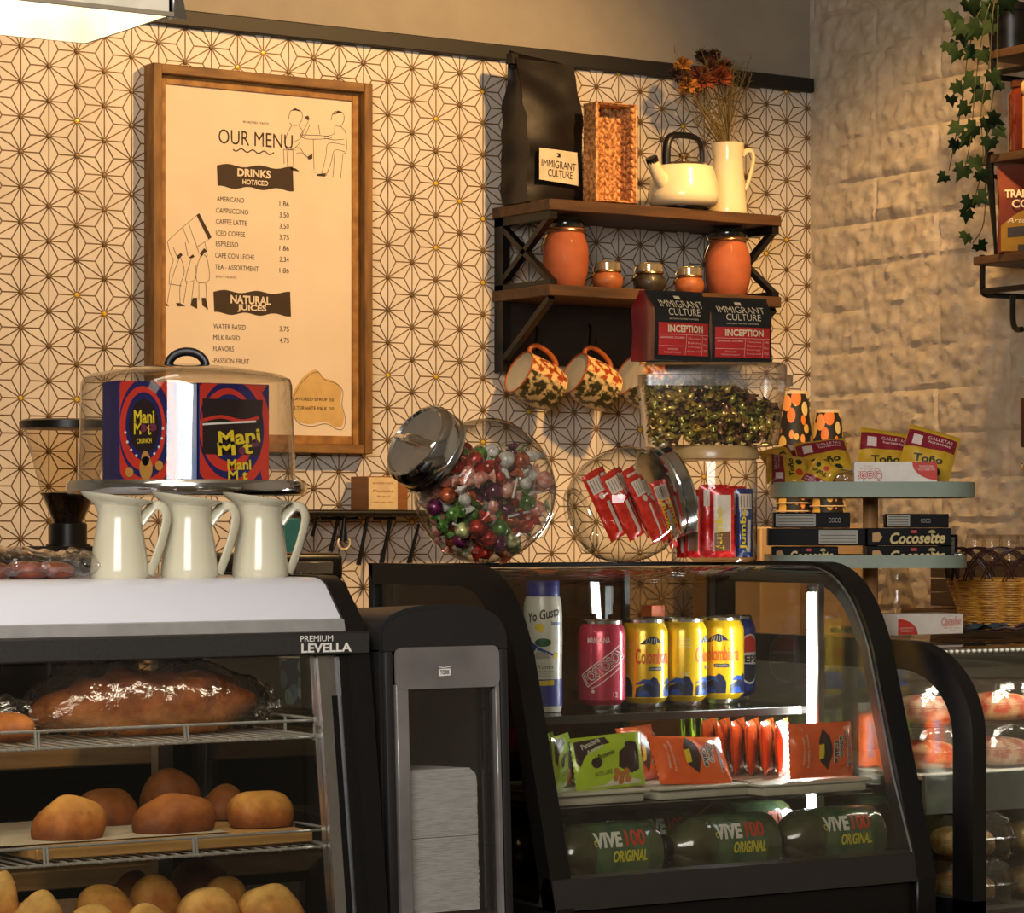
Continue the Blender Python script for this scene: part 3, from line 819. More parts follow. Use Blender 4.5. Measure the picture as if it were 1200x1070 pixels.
# cream vase jug with dried flowers
def jug_mesh(mb, r0, r1, r2, h, rimup=0.0, lipx=0.0, lipz=0.0, seg=44):
    prof = [(r0*0.96, 0), (r0, 0.003), (r0*0.99, h*0.1), (r0*0.9, h*0.4), (r1, h*0.72), (r1*0.99, h*0.80), (r1*1.06, h*0.90), (r2*0.97, h*0.97), (r2, h), (r2*0.97, h*0.998),
            (r2*0.93, h*0.97), (r1*1.0, h*0.88), (r1*0.93, h*0.78), (r0*0.8, h*0.3), (r0*0.8, 0.006), (1e-4, 0.006)]
    vs = []
    for r, z in prof:
        for i in range(seg):
            a = 2*PI*i/seg; x, y = r*math.cos(a), r*math.sin(a)
            k = max(0, (z/h-0.72)/0.28); k = k*k
            l = max(0, -math.cos(a))
            x -= lipx*k*l**3
            zz = z+lipz*k*(-x/r2)
            vs.append((x, y, zz))
    n = len(prof)
    fs = [(k*seg+i, k*seg+(i+1) % seg, (k+1)*seg+(i+1) % seg, (k+1)*seg+i) for k in range(n-1) for i in range(seg)]
    fs.append(tuple(range(seg))[::-1])
    mb.add(vs, fs)
vc = onY(853, 245, 4.565)
t = thing('enamel_jug', 'tall cream enamel jug holding dried flowers beside the kettle', 'jug', T(vc.x, 4.565, TZ+0.0005) @ R(-0.25, 'Z'))
hj = onY(858, 169, 4.565).z-TZ
m = MB(); jug_mesh(m, 0.038, 0.030, 0.033, hj); m.build('jug_body', ENAM, t)
m = MB(); m.tube(smoothpath([(0.030, 0, hj*0.84), (0.040, 0, hj*0.91), (0.052, 0, hj*0.90), (0.055, 0, hj*0.78), (0.046, 0, hj*0.52), (0.036, 0, hj*0.36)], 4), 0.0042, 8, flat=1.5); m.build('handle', ENAM, t)
# dried flowers
t = thing('dried_flowers', 'bunch of dried orange flowers and wispy grasses standing in the cream jug', 'flowers', (vc.x, 4.565, TZ+0.03))
STEM = pm('dry_stem', rgb(132, 108, 56), 0.8, c2=rgb(96, 82, 44))
rn = random.Random(11)
def blo(mb, c, r, n, l, w):
    for i in range(n):
        d = Vector((rn.gauss(0, 1), rn.gauss(0, 1), rn.gauss(0.35, 1))).normalized()
        p = Vector(c)+d*r*0.3; q = Vector(c)+d*r*(0.85+0.3*rn.random())
        sd = d.orthogonal().normalized()*w
        mb.add([p-sd*0.6, p+sd*0.6, (p+q)/2+sd, q, (p+q)/2-sd], [(0, 1, 2, 3, 4)], None, False)
heads = [(822, 95, 0.026, 'orange_bloom', (176, 88, 44), (132, 60, 30)), (836, 82, 0.028, 'orange_bloom', (160, 76, 42), (108, 48, 30)), (845, 92, 0.020, 'orange_bloom', (182, 100, 54), (132, 66, 36)),
         (806, 101, 0.018, 'ochre_bloom', (204, 142, 54), (170, 108, 40)), (800, 76, 0.016, 'ochre_bloom', (196, 130, 56), (150, 96, 40)), (814, 103, 0.014, 'ochre_bloom', (214, 152, 60), (180, 118, 44)),
         (823, 66, 0.014, 'dark_bloom', (84, 52, 36), (50, 34, 24)), (837, 65, 0.013, 'dark_bloom', (92, 44, 34), (56, 30, 22)), (793, 88, 0.014, 'dark_bloom', (124, 68, 34), (86, 48, 26)), (850, 78, 0.013, 'dark_bloom', (140, 70, 40), (90, 50, 30))]
sm = MB()
for (x, y, r, nm, c1, c2) in heads:
    yy = 4.565+rn.uniform(-0.025, 0.02)
    p = onY(x, y, yy)-Vector((vc.x, 4.565, TZ+0.03))
    m = MB(); blo(m, p, r*1.22, 130, 0.02, 0.0036)
    m.build(nm, pm('petals_'+nm, rgb(*c1), 0.8, 0, rgb(*c2), 90), t)
    sm.tube(smoothpath([(rn.uniform(-0.010, 0.010), rn.uniform(-0.01, 0.01), 0.03), (p.x*0.07, p.y*0.12, p.z*0.52), p], 4), 0.0011, 5)
for i in range(46):
    x = rn.uniform(786, 886); y = rn.uniform(62, 118) if x > 840 else rn.uniform(58, 140)
    if rn.random() < 0.3: x, y = rn.uniform(848, 888), rn.uniform(66, 100)
    p = onY(x, y, 4.565+rn.uniform(-0.03, 0.03))-Vector((vc.x, 4.565, TZ+0.03))
    b0 = (rn.uniform(-0.010, 0.010), rn.uniform(-0.010, 0.010), 0.04)
    P = smoothpath([b0, (p.x*0.08, p.y*0.12, p.z*0.52), p], 5)
    sm.tube(P, 0.0006, 4)
    for k in range(7):
        e = P[-1-k//2]+Vector((rn.uniform(-1, 1), rn.uniform(-0.6, 0.6), rn.uniform(-0.3, 1)))*0.012
        sm.tube([P[-1-k//2], e], 0.0005, 4)
for i in range(26):
    p = onY(rn.uniform(812, 858), rn.uniform(105, 160), 4.565+rn.uniform(-0.03, 0.03))-Vector((vc.x, 4.565, TZ+0.03))
    sm.tube(smoothpath([(rn.uniform(-0.010, 0.010), rn.uniform(-0.01, 0.01), 0.05), (p.x*0.08, p.y*0.1, 0.095), p], 4), [0.0008]*8+[0.0022], 5)
sm.build('stems', STEM, t)

# storage jars with clamp lids on the lower board
TERRA = pm('terracotta_powder', rgb(172, 92, 54), 0.75, c2=rgb(160, 82, 46), scale=30, coat=0.03)
TERR2 = pm('orange_powder', rgb(164, 94, 48), 0.6, c2=rgb(134, 70, 34), scale=60, coat=0.15)
DARKC = pm('dark_spice', rgb(52, 44, 32), 0.5, c2=rgb(34, 29, 22), scale=90, coat=0.3)
BRASS = pm('brass_wire', (0.72, 0.52, 0.22, 1), 0.25, 1.0)
LIDG = pm('smoky_jar_lid', rgb(52, 48, 38), 0.15, c2=rgb(40, 37, 30), coat=0.6)
def clampjar(px, pyb, pyt, wpx, Y, mat, label, big):
    k = sc_at(px, Y); b = onY(px, pyb, Y)
    h = (pyb-pyt)/k; r = wpx/2/k
    t = thing('storage_jar', label, 'jar', T(b.x, Y, SZ2+0.0006) @ R(-0.45, 'Z'), 'clamp lid jars on the lower wall shelf')
    hb = h*(0.80 if big else 0.62)
    m = MB(); m.lathe([(r*0.72, 0), (r*0.80, 0.003), (r*0.96, hb*0.3), (r, hb*0.5), (r*0.97, hb*0.75), (r*0.80, hb*0.97), (r*0.76, hb)], 32); m.build('jar_body', mat, t)
    m = MB(); m.lathe([(r*0.80, hb), (r*0.83, hb+h*0.02), (r*0.83, hb+h*0.045), (r*0.80, hb+h*0.06)], 32); m.build('gasket', TERR2 if big else BRASS, t)
    m = MB(); m.lathe([(r*0.81, hb+h*0.06), (r*0.84, hb+h*0.08), (r*0.84, h*0.93), (r*0.7, h*0.985), (r*0.3, h), (1e-4, h)], 32); m.build('lid', LIDG if big else pm('clear_jar_lid', (0.55, 0.46, 0.3, 1), 0.16, 0.7), t)
    m = MB()
    m.tube([(r*0.85*math.cos(a), r*0.85*math.sin(a), hb+h*0.03) for a in [2*PI*i/28 for i in range(28)]], 0.0016, 6, True)
    m.tube([(-r*0.86, -0.008, hb*0.95), (-r*1.02, -0.008, hb*0.80), (-r*1.06, 0, hb*0.66), (-r*1.02, 0.008, hb*0.80), (-r*0.86, 0.008, hb*0.95)], 0.0017, 6)
    m.tube([(-r*0.86, 0, hb+h*0.03), (-r*0.95, 0, hb+h*0.10), (-r*0.80, 0, h*0.9), (-r*0.3, 0, h*1.0), (r*0.3, 0, h*1.0), (r*0.80, 0, h*0.9), (r*0.87, 0, hb+h*0.03)], 0.0014, 6)
    m.build('wire_clamp', BRASS, t)
clampjar(663, 335, 254, 54, 4.56, TERRA, 'big terracotta orange clamp jar on the lower wall shelf, nearest the framed menu', True)
clampjar(712, 336, 302, 37, 4.56, TERR2, 'small round orange jar next to the big clamp jar nearest the menu', False)
clampjar(761, 338, 303, 38, 4.56, DARKC, 'small round jar of dark contents in the middle of the lower wall shelf', False)
clampjar(808, 341, 308, 35, 4.56, TERR2, 'small round orange jar between the dark jar and a big orange jar', False)
clampjar(853, 346, 266, 54, 4.56, TERRA, 'big terracotta orange clamp jar directly above the red labelled coffee bags', True)

# ---------------------------------------------------------------- things on the back counter
# coffee grinder
gc = onY(80, 640, 4.40)
t = thing('coffee_grinder', 'black coffee grinder with a clear bean hopper on the back counter', 'grinder', (gc.x, 4.40, BC))
def gz(py): return onY(80, py, 4.40).z-BC
k = sc_at(80, 4.40)
m = MB(); m.bx(-0.085, 0.085, -0.10, 0.10, 0, gz(646), 0.012, 3); m.bx(-0.055, 0.055, -0.06, 0.06, gz(646), gz(640)); m.build('grinder_body', BLACKM, t)
m = MB(); m.lathe([(26/k, gz(643)), (26/k, gz(638)), (22/k, gz(637)), (22/k, gz(614)), (17/k, gz(612))], 28); m.build('collar', BLACK, t)
m = MB(); m.lathe([(18/k, gz(612)), (21/k, gz(604)), (30/k, gz(584)), (50/k, gz(508)), (54/k, gz(500))], 32, None, (False, False)); m.build('hopper', glass('smoky_hopper', (0.88, 0.82, 0.72), (0.6, 0.55, 0.46), 0.8), t)
m = MB(); m.lathe([(16/k, gz(612)), (20/k, gz(604)), (28/k, gz(584)), (33.5/k, gz(578)), (14/k, gz(576.5)), (1e-4, gz(577))], 32); m.build('beans', pm('coffee_beans', rgb(30, 20, 14), 0.35, c2=rgb(14, 9, 6), scale=180, bump=1.0, bscale=160), t)
m = MB(); m.lathe([(54/k, gz(503)), (57/k, gz(502)), (57/k, gz(494)), (52/k, gz(492)), (1e-4, gz(491))], 36); m.build('lid', BLACK, t)
# dark object edge by the grinder
gq = onY(8, 640, 4.46)
m = MB(); m.bx(-0.10, 0.035, -0.06, 0.06, 0, gz(640), 0.01, 2); solo(m, 'dark_box', BLACKM, 'dark box on the back counter beside the bean grinder, at the picture edge', 'box', (gq.x-0.05, 4.5, BC))

# black appliance with a grey panel
aq = onY(372, 660, 3.95)
t = thing('counter_appliance', 'black boxy appliance with a grey top panel behind the three cream jugs', 'appliance', (aq.x, 4.02, 0))
a0 = onY(340, 650, 3.90).x; a1 = onY(404, 650, 3.90).x
ztp = onY(372, 648, 3.90).z
m = MB(); m.bx(a0-0.06, a1, 3.90, 4.06, ztp-0.045, ztp, 0.010, 3); m.build('housing', BLACK, t, True)
al = onY(236, 660, 3.98).x; ztr = EYE-0.266
m = MB(); m.bx(al, a1, 3.97, 4.06, 0, ztp-0.045, 0.004); m.build('machine_back', BLACK, t, True)
m = MB(); m.bx(a1-0.20, a1, 3.80, 3.97, ztr-0.03, ztr, 0.003); m.build('drip_tray', BLACKM, t, True)
m = MB(); m.bx(onY(346, 660, 3.896).x, onY(391, 660, 3.896).x, 3.896, 3.905, onY(370, 674, 3.896).z, onY(370, 658, 3.896).z, 0.002); m.build('panel', pm('grey_panel', rgb(92, 88, 82), 0.35), t, True)
m = MB()
for x in (352, 364, 382):
    q = onY(x, 671, 3.894); m.cyl((q.x, 3.897, q.z), (q.x, 3.893, q.z), 0.0018, 10)
m.build('panel_buttons', CHROME, t, True)

# teal carton
q0 = onY(326, 640, 4.5); q1 = onY(346, 640, 4.5)
m = MB(); m.bx(-(q1.x-q0.x)/2, (q1.x-q0.x)/2, -0.02, 0.02, 0, onY(335, 607, 4.5).z-BC, 0.003)
solo(m, 'carton', pm('teal_card', rgb(32, 104, 116), 0.5), 'upright teal carton on the back counter behind the third cream jug', 'carton', ((q0.x+q1.x)/2, 4.5, BC))

# blue leaf paper cup, seen through the bakery case
def leafcup_mat(name, base, cols, scale=30):
    if name in MATS: return MATS[name]
    mm, nt, b, out = nodes(name); N, L = nt.nodes, nt.links
    tc = N.new('ShaderNodeTexCoord'); mp = N.new('ShaderNodeMapping'); mp.inputs['Scale'].default_value = (1.15, 1.15, 0.68)
    mp.inputs['Rotation'].default_value = (0.45, 0.35, 0)
    L.new(tc.outputs['Object'], mp.inputs[0])
    vo = N.new('ShaderNodeTexVoronoi'); vo.inputs['Scale'].default_value = scale; vo.inputs['Randomness'].default_value = 0.75
    L.new(mp.outputs[0], vo.inputs['Vector'])
    rp = N.new('ShaderNodeValToRGB'); rp.color_ramp.interpolation = 'CONSTANT'
    e = rp.color_ramp.elements; e[0].position = 0; e[0].color = (1, 1, 1, 1); e[1].position = 0.52; e[1].color = (0, 0, 0, 1)
    L.new(vo.outputs['Distance'], rp.inputs[0])
    sp = N.new('ShaderNodeSeparateColor'); L.new(vo.outputs['Color'], sp.inputs[0])
    r2 = N.new('ShaderNodeValToRGB'); r2.color_ramp.interpolation = 'CONSTANT'; e = r2.color_ramp.elements
    e[0].position = 0; e[0].color = cols[0]; e[1].position = 1/len(cols); e[1].color = cols[1]
    for i in range(2, len(cols)): k = e.new(i/len(cols)); k.color = cols[i]
    L.new(sp.outputs[0], r2.inputs[0])
    mx = N.new('ShaderNodeMix'); mx.data_type = 'RGBA'; mx.inputs[6].default_value = base
    L.new(rp.outputs[0], mx.inputs[0]); L.new(r2.outputs[0], mx.inputs[7]); L.new(mx.outputs[2], b.inputs['Base Color'])
    b.inputs['Roughness'].default_value = 0.5
    MATS[name] = mm
    return mm
LEAFB = leafcup_mat('blue_leaf_cup', rgb(34, 66, 92), [rgb(150, 178, 186), rgb(92, 136, 160), rgb(120, 156, 172)], 42)
LEAFO = leafcup_mat('orange_leaf_cup', rgb(36, 34, 30), [rgb(232, 132, 52), rgb(226, 186, 90), rgb(238, 160, 90), rgb(226, 206, 140)], 46)
qc = onY(345, 825, 3.87)
t = thing('paper_cup', 'blue leaf patterned paper cup on the black appliance, seen through the bakery case', 'cup', T(qc.x, 3.87, EYE-0.2655) @ SCL(0.88, 0.88, 0.86))
m = MB(); m.lathe([(0.021, 0), (0.021, 0.002), (0.0275, 0.082)], 32); m.build('cup_wall', LEAFB, t)
m = MB(); m.tube([(0.0278*math.cos(a), 0.0278*math.sin(a), 0.083) for a in [2*PI*i/32 for i in range(32)]], 0.0012, 6, True); m.build('rim', WHITE, t)

# cardboard box under the cups
CBT = EYE+0.004
q0 = onY(884, 640, 4.40); q1 = onY(1003, 640, 4.40)
m = MB(); m.bx(q0.x, q1.x, 4.38, 4.60, BC, CBT, 0.003); cbx = MB(T(-(q0.x+q1.x)/2, -4.49, -BC)).add(m.v, m.f)
t = thing('cardboard_box', 'beige cardboard box on the back counter, under the two stacks of orange leaf cups', 'box', ((q0.x+q1.x)/2, 4.49, BC))
cbx.build('carton', pm('beige_cardboard', rgb(188, 158, 116), 0.7, c2=rgb(176, 146, 104), scale=6), t)
m = MB(); m.bx(-0.03, 0.03, -0.1105, -0.110, 0.0, CBT-BC); m.build('tape', pm('packing_tape', rgb(150, 116, 74), 0.3), t)
# two stacks of upturned orange leaf cups by the corner
def cupstack(px, pyt, wtop, Y, n, label, grp):
    zbase = CBT
    b = onY(px, pyt, Y); k = sc_at(px, Y)
    h = 0.105; r1 = wtop/2/k; r0 = r1*1.36
    step = 0.016
    cnt = int((b.z-zbase-h)/step)+1
    first = None
    hh = b.z-BC
    for i in range(cnt):
        z = hh-h-i*step
        if z < zbase-BC: break
        if first is None:
            t = thing('paper_cup', label, 'cup', (b.x, Y, BC+z), grp)
            m = MB(); m.lathe([(r0, 0.002), (r1, h), ], 32, None, (False, False)); m.build('cup_wall', LEAFO, t)
            m = MB(); m.lathe([(r1, h), (r1, h+0.006), (r1*0.93, h+0.006), (r1*0.9, h+0.002), (1e-4, h+0.002)], 32); m.build('cup_base', CREAM, t)
            m = MB(); m.tube([(r0*math.cos(a), r0*math.sin(a), 0.0015) for a in [2*PI*q/32 for q in range(32)]], 0.0015, 6, True); m.build('rim', CREAM, t)
            first = t
        else:
            dup(first, (b.x, Y, BC+z), label.replace('topmost of', 'nested inside'))
cupstack(931, 462, 32, 4.50, 14, 'orange leaf paper cup topmost of the taller upturned stack by the wall corner', 'upturned cups in the taller stack')
cupstack(970, 484, 31, 4.44, 12, 'orange leaf paper cup topmost of the shorter upturned stack by the wall corner', 'upturned cups in the shorter stack')

# stacked plates on the open shelf, seen through the bakery case
PLATE = pm('stoneware', rgb(132, 124, 108), 0.35, c2=rgb(116, 108, 92), scale=12)
first = None
for si, (px, n) in enumerate(((55, 5), (150, 5), (262, 6), (330, 5))):
    b = onY(px, 1010, 4.33)
    for i in range(n):
        zz = BC-0.1942+i*0.0125
        lb = 'grey stoneware plate stacked on the open shelf behind the bakery case'
        if first is None:
            mm = MB(); mm.lathe([(0.045, 0), (0.05, 0.003), (0.076, 0.010), (0.078, 0.0115), (0.076, 0.012), (0.05, 0.006), (1e-4, 0.005)], 36)
            first = solo(mm, 'plate', PLATE, lb, 'plate', (b.x, 4.33, zz), 'stacked plates on the open shelf')
        else:
            o = first.copy(); COL.objects.link(o); o.location = (b.x, 4.33, zz)

# ================================================================ bakery display case
LX0, LX1 = 0.80, 1.74
LZT = EYE-0.058
t = LC = thing('bakery_case', 'bakery display case with a white metal canopy, bread and rolls on wire racks', 'display case', (1.3, 3.2, CTOP))
WMET = pm('white_painted_steel', rgb(216, 216, 224), 0.28, 0.0, c2=rgb(211, 211, 219), scale=3, coat=0.3)
GRYM = pm('grey_painted_steel', rgb(150, 147, 143), 0.3)
ALU = pm('aluminium', (0.66, 0.65, 0.63, 1), 0.3, 1.0, c2=(0.58, 0.57, 0.55, 1))
DGRY = pm('charcoal_band', rgb(52, 50, 47), 0.45, c2=rgb(46, 44, 41), scale=300)
YZ = basis((0, 0, 0), (0, 1, 0), (0, 0, 1), (1, 0, 0))               # local x -> Y, y -> Z, z -> X
zb = lambda py: EYE+(620-py)/FPX*3.44
can = [(3.47, LZT-0.012), (3.47, LZT-0.002), (3.46, LZT), (3.055, LZT), (3.043, LZT-0.002), (3.030, LZT-0.008), (2.990, EYE-0.108), (2.987, EYE-0.121), (3.0, EYE-0.123), (3.06, LZT-0.012)]
m = MB(); m.prism(can, LX1-0.024-LX0, T(LX0, 0, 0) @ YZ); m.build('canopy', WMET, t, True)
m = MB(); m.prism([(2.989, EYE-0.106), (2.984, EYE-0.107), (2.981, EYE-0.1205), (2.987, EYE-0.121)], LX1-0.026-LX0, T(LX0, 0, 0) @ YZ); m.build('canopy_lip', GRYM, t, True)
m = MB(); m.bx(LX0, LX1-0.0, 2.966, 2.992, EYE-0.148, EYE-0.121, 0.002); hb = m.build('header_band', DGRY, t, True)
fm = front((0, 2.966, 0)); m = MB(fm)
q = onY(352, 747, 2.966); q2 = onY(390, 747, 2.966)
q3 = onY(353, 758, 2.966); q4 = onY(412, 758, 2.966)
zc = EYE-0.1345
m.txt('PREMIUM', ((q.x+q2.x)/2, zc+0.0064), q2.x-q.x, 0.0070, bold=0.004)
m.txt('LEVELLA', ((q3.x+q4.x)/2, zc-0.0046), q4.x-q3.x, 0.0108, bold=0.03)
m.build('lettering', WHITE, hb).data.transform(WM[t.name].inverted())
# end panel
ep = [(3.47, CTOP+0.02), (3.47, LZT+0.002), (3.05, LZT+0.002), (3.028, LZT-0.006), (2.985, EYE-0.108), (2.968, EYE-0.150), (2.918, EYE-0.50), (2.918, CTOP+0.02), (2.965, CTOP+0.02), (2.965, EYE-0.50), (3.012, EYE-0.152), (3.40, EYE-0.152), (3.43, EYE-0.20), (3.43, CTOP+0.02)]
m = MB(); m.prism(ep, 0.026, T(LX1-0.026, 0, 0) @ YZ); m.build('end_panel', BLACKM, t, True)
def slant(y0, z0, y1, z1, wy, x0, x1, mat, nm, par=t):
    m = MB(); m.prism([(y0, z0), (y1, z1), (y1+wy, z1), (y0+wy, z0)], x1-x0, T(x0, 0, 0) @ YZ); o = m.build(nm, mat, par, par is t)
    if par is not t: o.data.transform(WM[t.name].inverted())
    return o
slant(2.972, EYE-0.149, 2.922, EYE-0.50, 0.022, LX1-0.040, LX1-0.026, BLACKM, 'door_stile')
st = slant(2.976, EYE-0.149, 2.926, EYE-0.50, 0.02, LX1-0.066, LX1-0.052, ALU, 'door_stile')
slant(2.978, EYE-0.149, 2.928, EYE-0.50, 0.012, LX1-0.052, LX1-0.040, ALU, 'door_stile')
slant(2.971, EYE-0.196, 2.930, EYE-0.482, 0.008, LX1-0.0505, LX1-0.0425, BLACK, 'door_handle')
m = MB(); m.bx(LX1-0.05, LX1-0.028, 3.43, 3.45, CTOP+0.02, LZT-0.012); m.build('rear_post', ALU, t, True)
m = MB(); m.bx(LX0, LX1-0.05, 3.43, 3.44, EYE-0.165, LZT-0.012); m.build('rear_rail', BLACKM, t, True)
m = MB(); m.prism([(2.982, EYE-0.149), (2.932, EYE-0.50), (2.937, EYE-0.50), (2.987, EYE-0.149)], LX1-0.066-LX0, T(LX0, 0, 0) @ YZ); m.build('front_glass', PANE, t, True)
m = MB(); m.bx(LX1-0.010, LX1-0.006, 2.99, 3.43, EYE-0.50, EYE-0.152); m.build('side_glass', PANE, t, True)
m = MB(); m.bx(LX0, LX1-0.026, 2.94, 3.47, CTOP+0.02, EYE-0.485); m.build('base', BLACKM, t, True)
m = MB()
for x in (LX0+0.05, LX1-0.08):
    for y in (2.98, 3.42): m.cyl((x, y, CTOP), (x, y, CTOP+0.022), 0.015, 12)
m.build('foot', BLACK, t, True)
def rack(z, yf, yb, x1):
    m = MB()
    x0 = LX0+0.02
    zt = z+0.0195
    for zz, yy in ((z, yf), (zt, yf+0.004)):
        m.tube([(x0, yy, zz), (x1-0.004, yy, zz), (x1, yy+0.004, zz), (x1, yb, zz)], 0.0018, 8)
    m.tube([(x0, yb, z), (x1, yb, z)], 0.0022, 8)
    n = int((x1-x0)/0.0175)
    for i in range(n+1):
        x = x1-0.006-i*0.0175
        m.tube([(x, yf-0.006, z), (x, yb, z)], 0.0014, 6)
    for x in (x1-0.001, x1-0.185, x1-0.37, x1-0.55):
        m.tube([(x, yf, z), (x, yf+0.003, zt)], 0.0017, 6)
        if x < x1-0.01: m.tube([(x+0.004, yf, z), (x+0.004, yf+0.003, zt)], 0.0017, 6)
    m.tube([(x1, yf+0.1, z), (x1, yf+0.1, zt)], 0.002, 6)
    m.bx(x1-0.002, x1+0.015, yf+0.01, yf+0.03, z-0.008, z+0.016, 0.002)
    m.bx(x1-0.002, x1+0.015, yb-0.05, yb-0.03, z-0.008, z+0.016, 0.002)
    return m.build('wire_rack', pm('rack_wire', rgb(206, 203, 196), 0.22, 0.55, c2=rgb(190, 187, 180), scale=90), t, True)
RZ1 = onY(200, 870.5, 3.0).z; RZ2 = onY(200, 1001.5, 3.0).z
rack(RZ1, 2.992, 3.36, 1.694); rack(RZ2, 2.978, 3.38, 1.698)
m = MB(); m.bx(LX0, LX1-0.026, 2.95, 3.43, EYE-0.485, EYE-0.475); m.build('floor_shelf', STEEL, t, True)

m = MB(); m.bx(LX0+0.05, LX1-0.08, 2.998, 3.012, EYE-0.136, EYE-0.130); m.build('added_fill_strip', emis('added_fill_strip', (1.0, 0.86, 0.66, 1), 3.0), t, True)  # glowing strip added to brighten the rolls, hidden behind the header band
area('added_case_fill', (1.30, 3.009, EYE-0.139), (1.30, 3.14, EYE-0.45), 0.70, 0.012, 0.55, (1.0, 0.88, 0.70))  # fill light added inside the case to go with the strip

# bagged loaf
CR1 = bread('loaf_crust', rgb(84, 42, 18), rgb(146, 82, 36), rgb(184, 124, 68))
CR2 = bread('roll_crust_lit_top', rgb(222, 160, 76), rgb(178, 106, 44), rgb(128, 70, 30))  # golden top and dark underside paint light from above into the crust
CR3 = bread('pale_roll_crust_lit_top', rgb(230, 180, 98), rgb(200, 130, 58), rgb(148, 84, 38))  # lit top and shaded underside painted in here too
CR4 = bread('dark_roll_crust_lit_top', rgb(172, 104, 46), rgb(142, 78, 32), rgb(108, 58, 26))  # darker crust, its lit top and shaded underside also painted in
BAGP = glass('crinkled_clear_bag', (0.93, 0.92, 0.90), (0.62, 0.6, 0.57), 2.2, 0.06, 0.4, 1.0, 60, 0.03)
l0 = onY(60, 850, 3.13); l1 = onY(318, 845, 3.13)
cx = (l0.x+l1.x)/2-0.022; hl = (l1.x-l0.x)/2-0.004
lz0 = RZ1+0.0035; lh = onY(190, 784, 3.14).z-lz0
t = thing('bagged_loaf', 'large dark brown loaf in a crinkled clear plastic bag on the upper wire rack', 'bread', (cx, 3.13, lz0))
def blob(rx, ry, h, seed, amp, p=2.3, flat=0.18, nu=44, nv=22, scl=14, crest=0.0, cut=0.75):
    def f(u, v):
        a = 2*PI*u; b = -PI/2+PI*v
        cb = math.copysign(abs(math.cos(b))**(2/p), 1); sb = math.copysign(abs(math.sin(b))**(2/p), math.sin(b))
        x = rx*cb*math.copysign(abs(math.cos(a))**(2/p), math.cos(a)); y = ry*cb*math.copysign(abs(math.sin(a))**(2/p), math.sin(a)); z = sb
        z = (z*0.5+0.5) if z > -flat*2 else (0.5-flat)
        z = (max(sb, -cut)+cut)/(1+cut)*h
        if crest and sb > -0.3: z += crest*h*math.exp(-((y-0.12*rx*math.sin(x/rx*2+seed))/(0.22*ry))**2)*max(0, 1-(x/rx)**2)
        n = noise.noise(Vector((x*scl+seed, y*scl, z*scl)))
        k = 1+amp*n
        return (x*k, y*k, z*(1+amp*0.8*n))
    return f
m = MB(); m.grid(56, 26, blob(hl*0.97, 0.058, lh*0.93, 1.7, 0.22, 2.2, scl=24, crest=0.06))
clean(m.build('loaf', CR1, t))
def bagf(u, v):
    # u along the length (-x to +x), v round it
    x = -hl-0.058+(2*hl+0.075)*u
    k = max(0, min(1, (x+hl+0.012)/0.05)) * max(0, min(1, (hl+0.004-x)/0.03))
    e = math.sqrt(max(0, 1-min(1, abs(x/(hl*1.10)))**3.2))
    ry = 0.072*max(0.16, e)+0.010*(1-k); rz = (lh*0.62)*max(0.12, e)
    if x < -hl+0.02: rz = max(rz, 0.012+0.10*(-x-hl+0.02)*2.2)
    a = 2*PI*v
    zc = lh*0.52*(0.35+0.65*max(0.2, e))+0.003
    y = ry*math.cos(a); z = zc+rz*math.sin(a)
    n = noise.noise(Vector((x*30, math.cos(a)*2.2, math.sin(a)*2.2+x*14)))+0.6*noise.noise(Vector((x*70, math.cos(a)*4, math.sin(a)*4)))
    y += 0.009*n*math.cos(a)+0.003*n; z += 0.009*n*math.sin(a)
    return (x, y, max(z, 0.0006))
m = MB(); m.grid(70, 36, bagf); m.build('plastic_bag', BAGP, t)
m = MB()
def crum(u, v):
    x = hl+0.000+0.020*u; a = 2*PI*v
    r = 0.010+0.012*u+0.006*noise.noise(Vector((u*5, math.cos(a)*2, math.sin(a)*2)))
    return (x, -0.01+r*math.cos(a)*1.3, 0.017+0.010*u+r*math.sin(a)*(1+0.5*math.sin(a*5)))
m.grid(10, 30, crum); m.build('twisted_bag_end', BAGP, t)
# a bun at the edge of the rack
bq = onY(2, 850, 3.12)
m = MB(); m.grid(36, 18, blob(0.028, 0.04, 0.034, 8.3, 0.08)); clean(solo(m, 'bun', CR4, 'small brown bun lying before the bagged loaf at the edge of the picture', 'bread', (bq.x-0.003, 3.10, RZ1+0.002)))

# wooden board with rolls
e0 = onY(43, 995, 3.0); e1 = onY(367, 978, 3.0)
BZ = RZ2+0.0035
t = thing('serving_board', 'pale wooden board with a sheet of parchment on the middle wire rack', 'board', ((e0.x+e1.x)/2, 3.13, BZ))
m = MB(); m.bx(e0.x, e1.x, 3.0, 3.28, BZ, BZ+0.014, 0.0015); m.build('board', wood('pale_board', rgb(206, 158, 92), rgb(188, 138, 74), 'X', 10), t, True)
m = MB(); m.grid(14, 10, lambda u, v: (e0.x-0.085+(0.34)*u, 3.022+0.245*v, BZ+0.0146+0.0012*(1+noise.noise(Vector((u*5, v*5, 1))))+(0.008*max(0, 0.22-u)*4*v)))
m.build('parchment', pm('parchment', rgb(196, 178, 148), 0.7), t, True)
ROLLG = 'rolls on the wooden board'
def roll(px, wpx, pyt, Y, zbase, mat, label, grp, asp=0.8, seed=0.0, rot=0.0):
    p = onY(px, pyt, Y); k = sc_at(px, Y)
    r = wpx/2/k; h = p.z-zbase
    m = MB(); m.grid(56, 28, blob(r, r*asp, h*0.95, seed, 0.26, 2.25, scl=19, crest=0.05, cut=0.38))
    o = clean(solo(m, 'bread_roll', mat, label, 'bread', T(p.x, Y, zbase) @ R(rot, 'Z'), grp))
    return o
bz = BZ+0.0155
